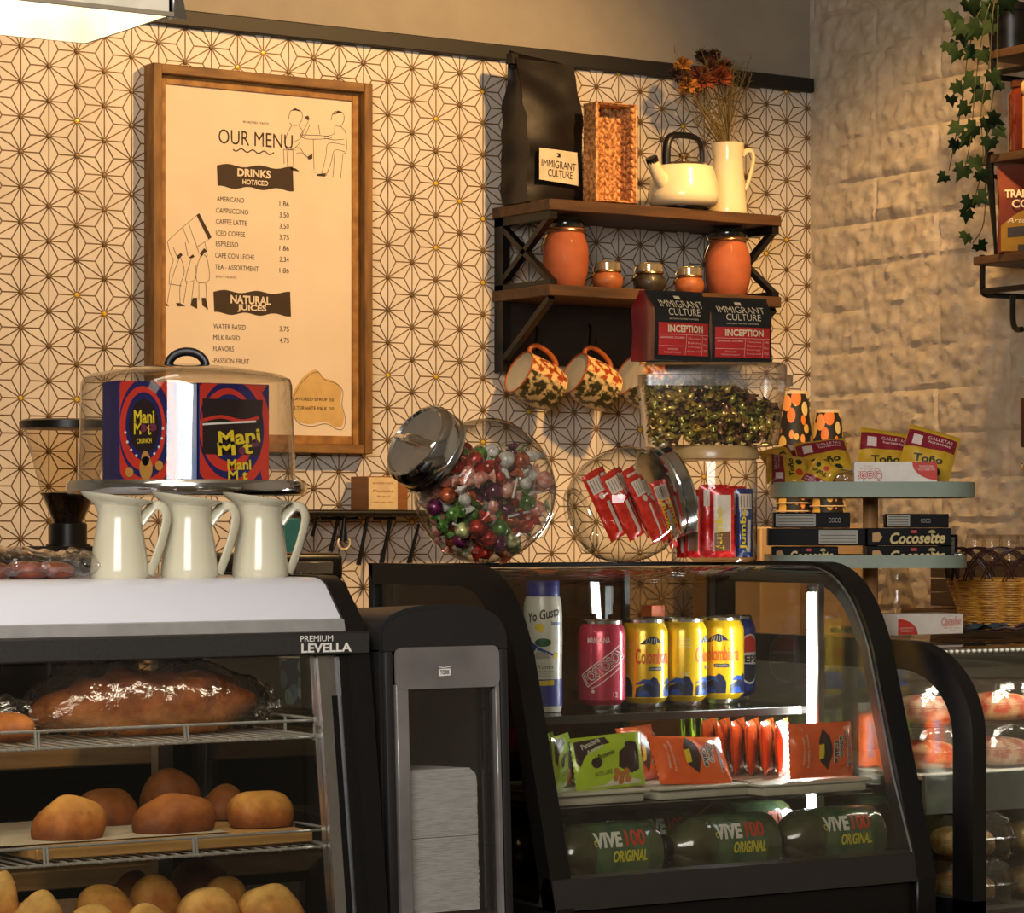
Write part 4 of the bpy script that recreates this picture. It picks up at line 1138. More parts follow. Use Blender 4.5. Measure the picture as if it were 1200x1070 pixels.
roll(83, 86, 930, 3.065, bz, CR2, 'golden round roll on the wooden board, the one nearest the parchment edge', ROLLG, 0.85, 1.1)
roll(126, 66, 922, 3.185, bz, CR4, 'brown roll half hidden behind the golden round roll on the board', ROLLG, 0.85, 2.7)
roll(204, 98, 929, 3.068, bz, CR4, 'wide brown roll in the middle of the wooden board front row', ROLLG, 0.72, 4.4)
roll(205, 74, 903, 3.20, bz, CR4, 'brown roll standing highest, behind the wide middle roll on the board', ROLLG, 0.8, 5.9)
roll(263, 62, 918, 3.17, bz, CR4, 'brown roll behind and between the wide roll and the creased roll', ROLLG, 0.8, 7.2)
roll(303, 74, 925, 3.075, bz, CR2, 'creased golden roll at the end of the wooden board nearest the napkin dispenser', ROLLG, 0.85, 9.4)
# rolls on the case floor
LG = 'rolls heaped on the case floor'
zf = EYE-0.4745
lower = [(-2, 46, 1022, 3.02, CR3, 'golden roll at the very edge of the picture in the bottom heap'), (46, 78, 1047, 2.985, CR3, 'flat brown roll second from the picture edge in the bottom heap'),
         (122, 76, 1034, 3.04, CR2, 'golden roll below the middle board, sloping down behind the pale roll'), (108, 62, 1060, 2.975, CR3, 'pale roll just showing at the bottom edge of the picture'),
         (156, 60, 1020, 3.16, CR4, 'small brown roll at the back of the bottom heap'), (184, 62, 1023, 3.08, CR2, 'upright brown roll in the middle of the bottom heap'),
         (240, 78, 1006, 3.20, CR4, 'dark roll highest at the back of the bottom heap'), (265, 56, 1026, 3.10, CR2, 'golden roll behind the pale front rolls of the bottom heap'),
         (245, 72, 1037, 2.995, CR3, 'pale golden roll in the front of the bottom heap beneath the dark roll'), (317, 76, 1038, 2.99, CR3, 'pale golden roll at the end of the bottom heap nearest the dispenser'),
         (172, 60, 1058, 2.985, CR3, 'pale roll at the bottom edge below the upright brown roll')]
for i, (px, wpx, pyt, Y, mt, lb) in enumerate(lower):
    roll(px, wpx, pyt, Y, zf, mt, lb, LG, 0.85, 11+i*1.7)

# wrapped pastries on the canopy at the picture edge
t = thing('wrapped_pastry', 'reddish pastries in crinkled clear wrap on top of the bakery case', 'pastry', (onY(45, 675, 3.14).x, 3.14, LZT))
m = MB()
xs = [onY(px, 670, 3.14).x-t.location.x for px in (-14, 30, 62)]
for i, x in enumerate(xs): m.grid(24, 12, blob(0.024, 0.03, 0.020, 3.3*i, 0.1), T(x, 0, 0.0005))
m.build('pastry', pm('glazed_pastry', rgb(150, 76, 44), 0.35, c2=rgb(110, 52, 30), scale=60), t)
xw0 = onY(-40, 670, 3.14).x-t.location.x; xw1 = onY(108, 670, 3.14).x-t.location.x
def wrapf(u, v):
    x = xw0+(xw1-xw0)*u; a = 2*PI*v
    n = noise.noise(Vector((x*40, math.cos(a)*2.5, math.sin(a)*2.5)))+0.7*noise.noise(Vector((x*90, math.cos(a)*5, math.sin(a)*5)))
    rz = 0.0185*(1-0.25*u)+0.007*n
    return (x, 0.038*math.cos(a)+0.006*n, max(0.0006, 0.0190*(1-0.2*u)+rz*math.sin(a)))
m = MB(); m.grid(60, 30, wrapf); m.build('clear_wrap', BAGP, t)

# three cream jugs
JUG = pm('cream_glazed_jug', rgb(206, 200, 174), 0.22, c2=rgb(200, 193, 166), scale=8, coat=0.35)
JG = 'cream jugs on the bakery case'
first = None
for px, lb in ((140, 'cream enamel jug on the bakery case, the one nearest the wrapped pastries'), (222, 'cream enamel jug on the bakery case, between the two other jugs'), (305, 'cream enamel jug on the bakery case, nearest the napkin dispenser')):
    b = onY(px, 676, 3.115); M_ = T(b.x, 3.115, LZT) @ R(-0.30, 'Z')
    if first is None:
        k = sc_at(140, 3.115); h = 98/k
        t = first = thing('cream_jug', lb, 'jug', M_, JG)
        r0 = 33.5/k
        m = MB(); jug_mesh(m, r0*1.02, r0*0.76, r0*1.16, h*0.975, lipx=r0*0.22, lipz=0.0055); m.build('jug_body', JUG, t)
        m = MB(); m.tube(smoothpath([(r0*0.72, 0, h*0.66), (r0*0.95, 0, h*0.77), (r0*1.22, 0, h*0.865), (r0*1.52, 0, h*0.85), (r0*1.66, 0, h*0.72), (r0*1.50, 0, h*0.46), (r0*1.20, 0, h*0.16), (r0*1.06, 0, h*0.04)], 5), 0.0042, 10, flat=1.9); m.build('handle', JUG, t)
    else: dup(first, M_, lb)

# cake stand with a clear dome
sy = 3.335; sq = onY(219, 600, sy); k = sc_at(219, sy)
t = CS = thing('cake_stand', 'chrome cake stand with a clear plastic dome, standing behind the three cream jugs', 'cake stand', (sq.x, sy, LZT+0.0006))
zz = lambda py: onY(219, py, sy).z-LZT
R0 = 141/k
m = MB(); m.lathe([(0.030, 0), (0.030, 0.003), (0.02, 0.010), (0.012, 0.022), (0.010, zz(590)), (0.02, zz(583))], 40, None, (True, False)); m.build('pedestal', CHROME, t)
m = MB(); m.lathe([(0.02, zz(581)), (R0*0.965, zz(581)), (R0*0.985, zz(579.5)), (R0*0.997, zz(576)), (R0, zz(572)), (R0*0.997, zz(568)), (R0*0.985, zz(564.5)), (R0*0.97, zz(565)), (R0*0.96, zz(567)), (1e-4, zz(567))], 96); m.build('plate', CHROME, t)
RD = 127.5/k
DOME = glass('clear_dome', (0.97, 0.96, 0.94), (0.60, 0.55, 0.46), 1.4, 0.02, 0.42, 0.0, 60, 0.02)
m = MB(); m.lathe([(RD, zz(566)), (RD*0.985, zz(520)), (RD*0.968, zz(452)), (RD*0.95, zz(445)), (RD*0.88, zz(440)), (RD*0.55, zz(433)), (RD*0.2, zz(428)), (1e-4, zz(427.5))], 72, None, (False, False)); dm = m.build('dome', DOME, t)
m = MB(); hr = 22/k
m.tube([(hr*math.cos(a)*0.837, -hr*math.cos(a)*0.547, zz(430)+0.019*math.sin(a)) for a in [PI*i/16 for i in range(17)]], 0.0036, 10, flat=1.6); m.build('dome_handle', BLACK, dm)

# boxes under the dome
NAVY = pm('navy_print', rgb(30, 26, 92), 0.4); ORR = pm('orange_red_print', rgb(214, 54, 34), 0.4); LBLU = pm('pale_blue_card', rgb(196, 206, 224), 0.5, c2=rgb(120, 150, 206), scale=60, stretch=(1, 1, 0.1)); TANP = pm('peanut_print', rgb(206, 146, 62), 0.5)
DWIN = pm('dark_box_window', rgb(40, 24, 26), 0.15, coat=0.5); PURP = pm('plum_print', rgb(120, 40, 70), 0.5)
def swirlbox(x0, x1, yf, dep, z0, z1, label, window, cxk=0.42):
    t = thing('snack_box', label, 'box', ((x0+x1)/2, yf+dep/2, z0), 'snack boxes under the dome')
    w, h = x1-x0, z1-z0
    m = MB(); m.bx(-w/2, w/2, -dep/2, dep/2, 0, h, 0.001); b = m.build('carton', NAVY, t)
    F_ = front((0, -dep/2, 0))
    def clipel(cx, cz, rx, rz, col, z, par=b, nm='swirl_print'):
        P = []
        for i in range(64):
            a = 2*PI*i/64
            P.append((max(-w/2+0.0006, min(w/2-0.0006, cx+rx*math.cos(a))), max(0.0006, min(h-0.0006, cz+rz*math.sin(a)))))
        mb.m = col; mb.poly(P, z=z)
    mb = MB(F_)
    cx = -w/2+w*cxk; cz = h*0.53
    clipel(cx, cz, w*0.60, h*0.62, 1, 0.0002); clipel(cx+w*0.03, cz, w*0.47, h*0.50, 0, 0.0004)
    clipel(cx-w*0.02, cz, w*0.40, h*0.42, 1, 0.0006); clipel(cx, cz+h*0.02, w*0.32, h*0.34, 0, 0.0008)
    clipel(cx, cz+h*0.02, w*0.26, h*0.27, 2, 0.0010)
    mb.m = 1; mb.poly([(w*0.5-0.001, h*0.02), (w*0.5-0.001, h*0.40), (w*0.36, h*0.16), (w*0.40, h*0.02)], z=0.0003)
    mb.poly([(w*0.30, h-0.001), (w*0.46, h-0.001), (w*0.40, h*0.92)], z=0.0003)
    mb.build('swirl_print', [NAVY, ORR, DWIN], b)
    mb = MB(F_); mb.m = 0
    if window:
        mb.m = 2; mb.poly([(-w*0.46, h*0.28), (w*0.36, h*0.28), (w*0.40, h*0.84), (-w*0.46, h*0.84)], z=0.0012)
        mb.m = 1; mb.stroke(smoothpath([(-w*0.46, h*0.62, 0), (-w*0.2, h*0.66, 0), (w*0.1, h*0.62, 0), (w*0.34, h*0.66, 0)], 5), h*0.035, z=0.0014)
        mb.m = 3; mb.stroke(smoothpath([(-w*0.46, h*0.58, 0), (-w*0.1, h*0.60, 0), (w*0.3, h*0.62, 0)], 5), h*0.02, z=0.0015)
        mb.m = 0
        mb.txt('Mani', (w*0.06, h*0.46), w*0.60, h*0.15, rot=0.10, bold=0.03, z=0.0016); mb.txt('M t', (w*0.0, h*0.345), w*0.50, h*0.14, rot=0.08, bold=0.03, z=0.0016)
        mb.txt('Mani', (w*0.06, h*0.18), w*0.34, h*0.11, rot=0.02, bold=0.03, z=0.0016); mb.txt('M t', (w*0.04, h*0.075), w*0.28, h*0.10, bold=0.03, z=0.0016)
        mb.m = 4; mb.disc((w*0.29, h*0.40), h*0.04, 20, z=0.0016); mb.disc((w*0.10, h*0.32), h*0.04, 20, z=0.0016)
    else:
        mb.txt('Mani', (cx, cz+h*0.115), w*0.36, h*0.135, rot=0.02, bold=0.03, z=0.0016)
        mb.txt('M  t', (cx-w*0.03, cz-h*0.005), w*0.30, h*0.12, bold=0.03, z=0.0016)
        mb.txt('CRUNCH', (cx, cz-h*0.125), w*0.26, h*0.05, rot=0.06, bold=0.02, z=0.0016)
        mb.m = 4
        mb.disc((cx-w*0.02, cz), h*0.042, 20, z=0.0016); mb.disc((cx+w*0.15, cz+h*0.01), h*0.042, 20, z=0.0016)
        mb.m = 5
        for (dx, dz, rx, rz) in ((0.03, 0.10, 0.115, 0.12), (0.02, 0.20, 0.07, 0.075), (-0.26, 0.06, 0.07, 0.05), (0.26, 0.13, 0.07, 0.05)):
            mb.disc((cx+w*dx, h*dz+h*0.03), w*rx, 24, z=0.0017, ry=h*rz)
        mb.m = 3
        for a in range(10):
            an = PI*1.05+a*PI*0.95/9; mb.disc((cx+w*0.33*math.cos(an), cz+h*0.30*math.sin(an)), w*0.022, 10, z=0.0013)
    mb.build('lettering', [YEL, ORR, DWIN, WHITE, PURP, TANP], b)
    return t
bzb = LZT+zz(567)+0.0016
xb = lambda px, Y: onY(px, 560, Y).x
YB = 3.285; zt_ = onY(200, 447.5, YB).z
swirlbox(xb(140, YB), xb(207, YB), YB, 0.05, bzb, zt_, 'navy and red snack box with a peanut picture under the dome', False, 0.42)
swirlbox(xb(231, YB), xb(313, YB), YB-0.006, 0.06, bzb, zt_, 'navy and red snack box with a dark window front under the dome', True, 0.42)
m = MB(); m.bx(-0.0125, 0.0125, -0.025, 0.025, 0, zt_-bzb-0.001, 0.001)
q = xb(219, YB)
t = thing('snack_box', 'narrow pale blue box end standing between the two navy snack boxes', 'box', (q, YB+0.025, bzb))
m = MB(); m.bx(xb(208.5, YB)-q, xb(230, YB)-q, -0.028, 0.025, 0, zt_-bzb-0.001, 0.001); m.build('carton', LBLU, t)
m = MB(front((0, -0.028, 0))); m.stroke([(0.0028, 0.004), (0.0028, 0.12)], 0.0008); m.stroke([(-0.004, 0.004), (-0.004, 0.12)], 0.0004); m.build('fold_line', pm('blue_fold', rgb(90, 116, 170), 0.5), t)

# ---------------------------------------------------------------- napkin dispenser
NX0, NX1 = 1.752, 1.929
NY = 2.945
t = ND = thing('napkin_dispenser', 'tall black napkin dispenser with a clear window between the two food cases', 'dispenser', T((NX0+NX1)/2, NY+0.1, CTOP+0.0055) @ R(-0.045, 'X'))
nz = lambda py: onY(520, py, NY).z-CTOP
hw = (NX1-NX0)/2
ztop = nz(718); zsh = nz(752)
def arch_poly(hw, z0, zs, zt, n=16):
    P = [(-hw, z0), (hw, z0), (hw, zs)]
    for i in range(1, n):
        a = PI*i/n; P.append((hw*0.985*math.copysign(abs(math.cos(a))**0.80, math.cos(a)), zs+(zt-zs)*math.sin(a)**0.85))
    return P+[(-hw, zs)]
Fd = front((0, -0.1, 0))
NB = pm('dispenser_black', rgb(34, 33, 33), 0.5, c2=rgb(29, 28, 28), scale=400, bump=0.15)
# hollow shell: back, sides and an arched hood with an opening in front
ow = 0.071; oz0, oz1 = nz(1085), nz(816)
m = MB()
m.prism(arch_poly(hw, nz(772), zsh, ztop), 0.195, basis((0, -0.098, 0), (1, 0, 0), (0, 0, 1), (0, 1, 0)))
m.bx(-hw, -hw+0.010, -0.095, 0.097, 0.0, nz(770)); m.bx(hw-0.010, hw, -0.095, 0.097, 0.0, nz(770)); m.bx(-hw, hw, 0.085, 0.097, 0.0, nz(770)); m.bx(-hw, hw, -0.095, 0.097, 0.0, nz(1090))
m.build('housing', NB, t)
m = MB()
fr = rrect(2*hw*0.97, 0.44, 0.02, 6, 0, nz(765)-0.22)
def strip(x0, x1, z0, z1, d=0.012): m.box(((x0+x1)/2, -0.1, (z0+z1)/2), (x1-x0, d, z1-z0), None, 0.003, 2)
GRF = pm('dispenser_front_grey', rgb(132, 127, 123), 0.22, c2=rgb(104, 99, 96), scale=7, coat=0.5)
strip(-hw*0.985, -ow-0.004, 0.0, nz(772)); strip(ow+0.004, hw*0.985, 0.0, nz(772)); strip(-hw*0.985, hw*0.985, 0.0, nz(1092)); m.prism(arch_poly(hw*0.985, nz(772), zsh-0.004, ztop-0.006), 0.004, T(0, 0.0, 0) @ Fd)
m.build('front_frame', NB, t)
m = MB(); m.prism([(x, z) for x, z in rrect(2*ow+0.004, nz(768)-nz(817), 0.010, 6, 0, (nz(768)+nz(817))/2)], 0.004, T(0, -0.0045, 0) @ Fd)
m.box((-(ow-0.0065), -0.1, (oz0+oz1)/2), (0.017, 0.016, oz1-oz0+0.01), None, 0.001); m.box((ow-0.001, -0.1, (oz0+oz1)/2), (0.006, 0.016, oz1-oz0+0.01), None, 0.001)
gp = m.build('front_plate', GRF, t)
m = MB(Fd); m.M = Fd @ T(0, 0, 0.0088)
q = onY(525, 798, NY); lx = q.x-(NX0+NX1)/2; lz = q.z-CTOP
m.poly([(lx-0.0085, lz-0.0045), (lx+0.0085, lz-0.004), (lx+0.0085, lz+0.0045), (lx-0.0085, lz+0.004)], z=0.0006)
m.poly([(lx-0.008, lz+0.0058), (lx-0.002, lz+0.005), (lx+0.0085, lz+0.0062), (lx+0.0085, lz+0.0072), (lx-0.001, lz+0.006), (lx-0.008, lz+0.0068)], z=0.0006)
m.build('logo_badge', WHITE, gp)
m = MB(Fd); m.M = Fd @ T(0, 0, 0.0088); m.txt('TORK', (lx, lz+0.0002), 0.0135, 0.0055, bold=0.03, z=0.0010); m.build('logo_lettering', INK, gp)
m = MB(); m.box((0, -0.099, (oz0+oz1)/2), (2*ow-0.010, 0.002, oz1-oz0)); wn = m.build('window', glass('dispenser_window', (0.94, 0.94, 0.94), (0.6, 0.6, 0.6), 1.5, 0.12, 0.35, 0.0, 60, 0.035), t)
m = MB()
for sx in (-1, 1):
    m.box((sx*(ow-0.010), -0.1035, (oz0+oz1)/2), (0.0022, 0.004, oz1-oz0-0.004))
for z in (oz1-0.002, ): m.box((0, -0.1035, z), (2*ow-0.016, 0.004, 0.0022))
for py in (844, 922, 1004): m.box((ow-0.016, -0.1035, nz(py)), (0.012, 0.003, 0.0012))
m.box((ow-0.022, -0.1032, (oz0+oz1)/2), (0.0014, 0.003, oz1-oz0-0.004))
m.build('window_rib', glass('window_rib_clear', (0.72, 0.72, 0.72), (0.4, 0.4, 0.4), 1.5, 0.1), wn)
NAP = pm('napkin_paper', rgb(226, 222, 214), 0.8, c2=rgb(198, 193, 184), scale=150, stretch=(0.4, 0.4, 3.2), lo=0.3, hi=0.6, bump=0.3)
wM = WM[t.name]
for (z0, z1, lb) in ((nz(1080), nz(992)-0.0006, 'lower pack of white paper napkins behind the dispenser window'), (nz(992), nz(912), 'upper pack of white paper napkins behind the dispenser window')):
    m = MB()
    n = int((z1-z0)/0.0022)
    for i in range(n):
        za = z0+(z1-z0)*i/n; zb_ = z0+(z1-z0)*(i+1)/n-0.0003
        j = random.uniform(-0.0006, 0.0006)
        xr = 0.048
        if z1 > nz(930): xr = 0.048-0.012*max(0, (i/n-0.80)/0.2)**2
        m.box(((-0.052+xr)/2+j, -0.005, (za+zb_)/2), (xr+0.052, 0.170+j, zb_-za))
    o = m.build('napkin_pack', NAP); o.matrix_world = wM
    tag(o, lb, 'napkins', 'napkin packs in the dispenser', 'stuff')

# ================================================================ refrigerated counter-top case
FX0, FX1 = 1.990, 2.607
FZT = EYE-0.046
FYB = 3.40
t = FC = thing('refrigerated_case', 'black curved glass refrigerated case holding cans, snack packs and bottles', 'display case', ((FX0+FX1)/2, 3.2, CTOP))
def fprof(off=0.0, n=10):
    """front outline of the side panel, from the bottom up and back along the top; off shrinks it inwards"""
    P = [(2.945+off, EYE-0.47), (2.985+off*0.98, EYE-0.33), (3.036+off*0.95, EYE-0.16)]
    c = [(3.036, EYE-0.16), (3.066, EYE-0.085), (3.105, EYE-0.052), (3.160, EYE-0.046)]
    for i in range(1, n+1):
        k = i/n; a, b, d, e = [Vector(q+(0,)) for q in c]
        p = a*(1-k)**3+b*3*k*(1-k)**2+d*3*k*k*(1-k)+e*k**3
        tg = (b-a)*(1-k)**2+(d-b)*2*k*(1-k)+(e-d)*k*k
        nn = Vector((tg.y, -tg.x, 0)).normalized()
        P.append((p.x+nn.x*off, p.y+nn.y*off))
    P.append((FYB, FZT-off))
    return P
def sideframe(x0, x1, band):
    o = fprof(0); i = fprof(band)
    i[-1] = (FYB-band*0.5, i[-1][1])
    m = MB()
    m.prism([(2.945, EYE-0.47)]+o[1:]+i[::-1], x1-x0, T(x0, 0, 0) @ YZ)
    m.bx(x0, x1, FYB-band*0.5, FYB, CTOP+0.02, FZT, 0.002)
    m.bx(x0, x1, 2.945, FYB, CTOP+0.02, EYE-0.465, 0.002)
    return m.build('side_frame', BLACKM, t, True)
sideframe(FX0, FX0+0.030, 0.028)
sideframe(FX1-0.034, FX1, 0.030)
SIDEG = glass('tinted_side_glass', (0.62, 0.56, 0.48), (0.3, 0.27, 0.23), 1.0)
for x in (FX0+0.008, FX1-0.012):
    m = MB(); P = fprof(0.02)+[(FYB-0.01, EYE-0.46)]
    m.prism(P, 0.003, T(x, 0, 0) @ YZ); m.build('side_glass', SIDEG if x < 2.2 else PANE, t, True)
P = fprof(0.006)
P = [(2.952, EYE-0.432)]+P[1:]
m = MB(); n = len(P)
xa, xb_ = FX0+0.030, FX1-0.034
Q = [(p[0]+0.004*(1 if i < 3 else 0.3), p[1]-0.003*(0 if i < 3 else 1)) for i, p in enumerate(P)]
for A in (P, Q):
    m.add([(xa, y, z) for y, z in A]+[(xb_, y, z) for y, z in A], [(i, i+1, n+i+1, n+i) for i in range(n-1)])
m.build('curved_front_glass', PANE, t, True)
# thin bright edge of the glass along the end panel
m = MB(); m.tube([(xb_-0.0015, y+0.003, z-0.001) for y, z in P], 0.0016, 6); m.build('glass_edge', pm('glass_edge', (0.62, 0.64, 0.62, 1), 0.2, 0.7), t, True)
m = MB(); m.prism([(2.945, EYE-0.47), (2.952, EYE-0.432), (2.972, EYE-0.430), (2.985, EYE-0.47)], FX1-0.034-FX0, T(FX0, 0, 0) @ YZ)
m.build('lower_front_rail', pm('case_rail_black', rgb(44, 41, 37), 0.4), t, True)
m = MB(); m.bx(FX0+0.004, FX1-0.004, 2.955, FYB, CTOP+0.02, EYE-0.470, 0.003); m.build('base', BLACKM, t, True)
m = MB()
for x in (FX0+0.05, FX1-0.05):
    for y in (3.0, 3.35): m.cyl((x, y, CTOP), (x, y, CTOP+0.022), 0.015, 12)
m.build('foot', BLACK, t, True)
m = MB(); m.bx(FX0+0.03, FX1-0.034, FYB-0.022, FYB, FZT-0.010, FZT-0.001, 0.001); m.bx(FX0+0.03, FX1-0.034, FYB-0.012, FYB, EYE-0.462, EYE-0.43, 0.001); m.build('rear_rail', BLACKM, t, True)
for x in (FX0+0.032, (FX0+FX1)/2+0.11, FX1-0.045):
    m = MB(); m.bx(x, x+0.009, FYB-0.012, FYB-0.002, EYE-0.43, FZT-0.010); m.build('rear_door_stile', pm('door_stile_grey', rgb(90, 86, 80), 0.4), t, True)
m = MB(); m.bx(FX0+0.034, FX1-0.036, 2.985, FYB-0.014, EYE-0.4645, EYE-0.4585); m.build('case_floor', STEEL, t, True)
FS1 = EYE-0.247; FS2 = EYE-0.354
SHG = glass('shelf_glass', (0.72, 0.73, 0.70), (0.4, 0.42, 0.4), 0.8)
m = MB(); m.bx(FX0+0.034, FX1-0.036, 3.16, FYB-0.02, FS1-0.006, FS1); m.build('glass_shelf', SHG, t, True)
m = MB(); m.bx(FX0+0.034, FX1-0.036, 3.155, 3.160, FS1-0.010, FS1+0.001, 0.001); m.build('shelf_edge', pm('shelf_edge_strip', rgb(58, 54, 48), 0.3), t, True)
m = MB(); m.bx(FX0+0.034, FX1-0.036, 3.035, FYB-0.02, FS2-0.006, FS2); m.build('glass_shelf', SHG, t, True)
RDG = glass('smoked_rear_door', (0.17, 0.14, 0.11), (0.08, 0.07, 0.055), 0.7)
RDG2 = glass('clear_rear_door', (0.55, 0.50, 0.43), (0.3, 0.27, 0.23), 0.7)
for (xa_, xz_, yy, mt_) in ((FX0+0.036, (FX0+FX1)/2+0.118, FYB-0.006, RDG), ((FX0+FX1)/2+0.110, FX1-0.037, FYB-0.010, RDG2)):
    m = MB(); m.bx(xa_, xz_, yy-0.0015, yy+0.0015, EYE-0.43, FZT-0.012); m.build('rear_sliding_door', mt_, t, True)
# LED tube on the inner face of the end panel
lx = FX1-0.046
lt0 = onX(954, 694, lx); 
m = MB(); m.bx(lx-0.004, lx+0.010, lt0.y-0.012, lt0.y+0.012, EYE-0.40, lt0.z+0.012, 0.002); lc = m.build('lamp_channel', ALU, t, True)
m = MB(); m.cyl((lx-0.006, lt0.y, EYE-0.395), (lx-0.006, lt0.y, lt0.z), 0.0048, 12); m.build('led_tube', emis('led_tube', (0.86, 0.95, 1.0, 1), 16), lc).data.transform(WM[t.name].inverted())
m = MB(); m.cyl((lx-0.006, lt0.y, lt0.z), (lx-0.006, lt0.y, lt0.z+0.008), 0.0052, 12); m.build('tube_cap', CHROME, lc).data.transform(WM[t.name].inverted())
lmp = area('case_led_light', (lx-0.02, lt0.y, EYE-0.23), (2.2, 3.2, EYE-0.26), 0.02, 0.30, 2.2, (0.88, 0.95, 1.0))

# ---------------------------------------------------------------- cans
def cyls(R, a0=0.0, off=0.0003):
    """x is measured round the can from its front; front faces the customer (-y)"""
    return lambda x, y: ((R+off)*math.sin(x/R+a0), -(R+off)*math.cos(x/R+a0), y)
CR = 0.033; CH = 0.122
CANTOP = pm('can_aluminium', (0.72, 0.70, 0.66, 1), 0.25, 1.0)
def can_mat(name, c): return pm(name, rgb(*c), 0.25, 0.35, c2=tuple(x*0.92 for x in rgb(*c)[:3])+(1,), scale=20, coat=0.4)
PINK = can_mat('pink_can', (206, 62, 88)); YCAN = can_mat('yellow_can', (236, 190, 30)); BCAN = can_mat('blue_can', (24, 48, 140))
BLUEP = pm('blue_print', rgb(26, 70, 150), 0.35); NAVP = pm('dark_navy_print', rgb(22, 30, 62), 0.35); ORP = pm('orange_print', rgb(206, 62, 22), 0.4); SILV = pm('pale_print', rgb(208, 204, 190), 0.4)
def can(x, y, mat, label, rot, deco, grp, zb=FS1):
    t = thing('soda_can', label, 'can', T(x, y, zb+0.0008) @ R(rot, 'Z'), grp)
    m = MB(); m.lathe([(0.025, 0.006), (0.0285, 0.009), (0.033, 0.014), (0.033, 0.103), (0.0315, 0.109), (0.0275, 0.117)], 40); b = m.build('can_body', mat, t)
    m = MB(); m.lathe([(0.020, 0.003), (0.023, 0.0), (0.0245, 0.002), (0.0255, 0.0065)], 40, None, (True, False)); m.build('can_bottom', CANTOP, t)
    m = MB(); m.lathe([(0.0275, 0.117), (0.0277, 0.121), (0.0268, 0.122), (0.0258, 0.1205), (0.0245, 0.117), (1e-4, 0.1165)], 40)
    m.box((0, -0.006, 0.1175), (0.012, 0.018, 0.0012), None, 0.0005); m.build('can_lid', CANTOP, t)
    if deco: deco(b)
    return t
su = cyls(CR)
def deco_pink(b):
    m = MB(); m.m = 0; LL = 0.006
    m.txt('MANZANA', (-0.004, 0.095), 0.032, 0.008, bold=0.02, surf=su, L=LL)
    # slanting name: white outline slab, red-dark letters
    a = 0.62; ca, sa = math.cos(a), math.sin(a)
    def rr(u, v): return (0.004+u*ca-v*sa, 0.060+u*sa+v*ca)
    m.stroke([rr(-0.036, 0.0095), rr(0.036, 0.0095)], 0.0016, surf=su, L=LL); m.stroke([rr(-0.036, -0.0095), rr(0.036, -0.0095)], 0.0016, surf=su, L=LL); m.stroke([rr(-0.036, 0.0095), rr(-0.036, -0.0095)], 0.0016, surf=su, L=LL)
    m.txt('POSTOBON', rr(0, 0), 0.068, 0.0145, rot=a, bold=0.055, surf=su, L=LL)
    m.stroke([rr(-0.034, -0.014), rr(-0.022, -0.0165), rr(0.022, -0.015)], 0.0014, surf=su, L=LL)
    m.disc(rr(-0.033, -0.019), 0.0024, 12, surf=su, L=LL)
    m.m = 1; m.txt('POSTOBON', rr(0, 0), 0.065, 0.012, rot=a, bold=0.01, surf=cyls(CR, 0, 0.0006), L=LL)
    m.m = 0; m.txt('12', (0.020, 0.021), 0.007, 0.007, surf=su, L=LL)
    m.build('can_print', [pm('pale_pink_print', rgb(238, 214, 206), 0.4), pm('maroon_print', rgb(140, 26, 48), 0.4)], b)
def deco_yellow(cx):
    def f(b):
        m = MB(); LL = 0.006; s3 = cyls(CR, 0, 0.0006)
        m.m = 1   # wings
        m.poly([(cx-0.016, 0.088), (cx-0.006, 0.096), (cx+0.002, 0.099), (cx+0.010, 0.096), (cx+0.018, 0.089), (cx+0.010, 0.090), (cx+0.004, 0.087), (cx-0.004, 0.090), (cx-0.010, 0.087)], su, LL)
        m.m = 3
        for i in range(5): m.stroke([(cx-0.008+i*0.004, 0.089), (cx-0.005+i*0.003, 0.096)], 0.0007, surf=s3, L=LL)
        m.m = 2; m.txt('Colombiana', (cx+0.006, 0.071), 0.056, 0.021, bold=0.015, surf=su, L=LL)
        m.m = 1; m.stroke([(cx-0.004, 0.054), (cx+0.018, 0.054)], 0.005, surf=su, L=LL)
        m.m = 3; m.txt('LA NUESTRA', (cx+0.007, 0.054), 0.018, 0.0026, surf=s3, L=LL)
        # blue and black swirls at the foot
        m.m = 1
        for o in (-0.045, -0.005, 0.036):
            x0 = cx+o
            m.poly([(x0-0.018, 0.015), (x0+0.018, 0.015), (x0+0.019, 0.030), (x0+0.014, 0.040), (x0+0.008, 0.043), (x0+0.011, 0.034), (x0+0.004, 0.026), (x0-0.004, 0.033), (x0-0.016, 0.028)], su, LL)
        m.m = 0
        for o in (-0.045, -0.005, 0.036):
            x0 = cx+o
            m.poly([(x0-0.014, 0.016), (x0+0.005, 0.016), (x0-0.001, 0.024), (x0-0.012, 0.024)], s3, LL)
            m.poly([(x0-0.018, 0.032), (x0-0.006, 0.040), (x0+0.004, 0.039), (x0+0.008, 0.030), (x0+0.001, 0.034), (x0-0.008, 0.033)], s3, LL)
        m.m = 3
        for k in range(4): m.txt('355 ml carbonada', (cx-0.038, 0.094-k*0.0035), 0.016, 0.002, surf=su, L=LL)
        m.txt('12 oz', (cx-0.038, 0.046), 0.010, 0.006, surf=su, L=LL)
        m.build('can_print', [BLUEP, NAVP, ORP, SILV], b)
    return f
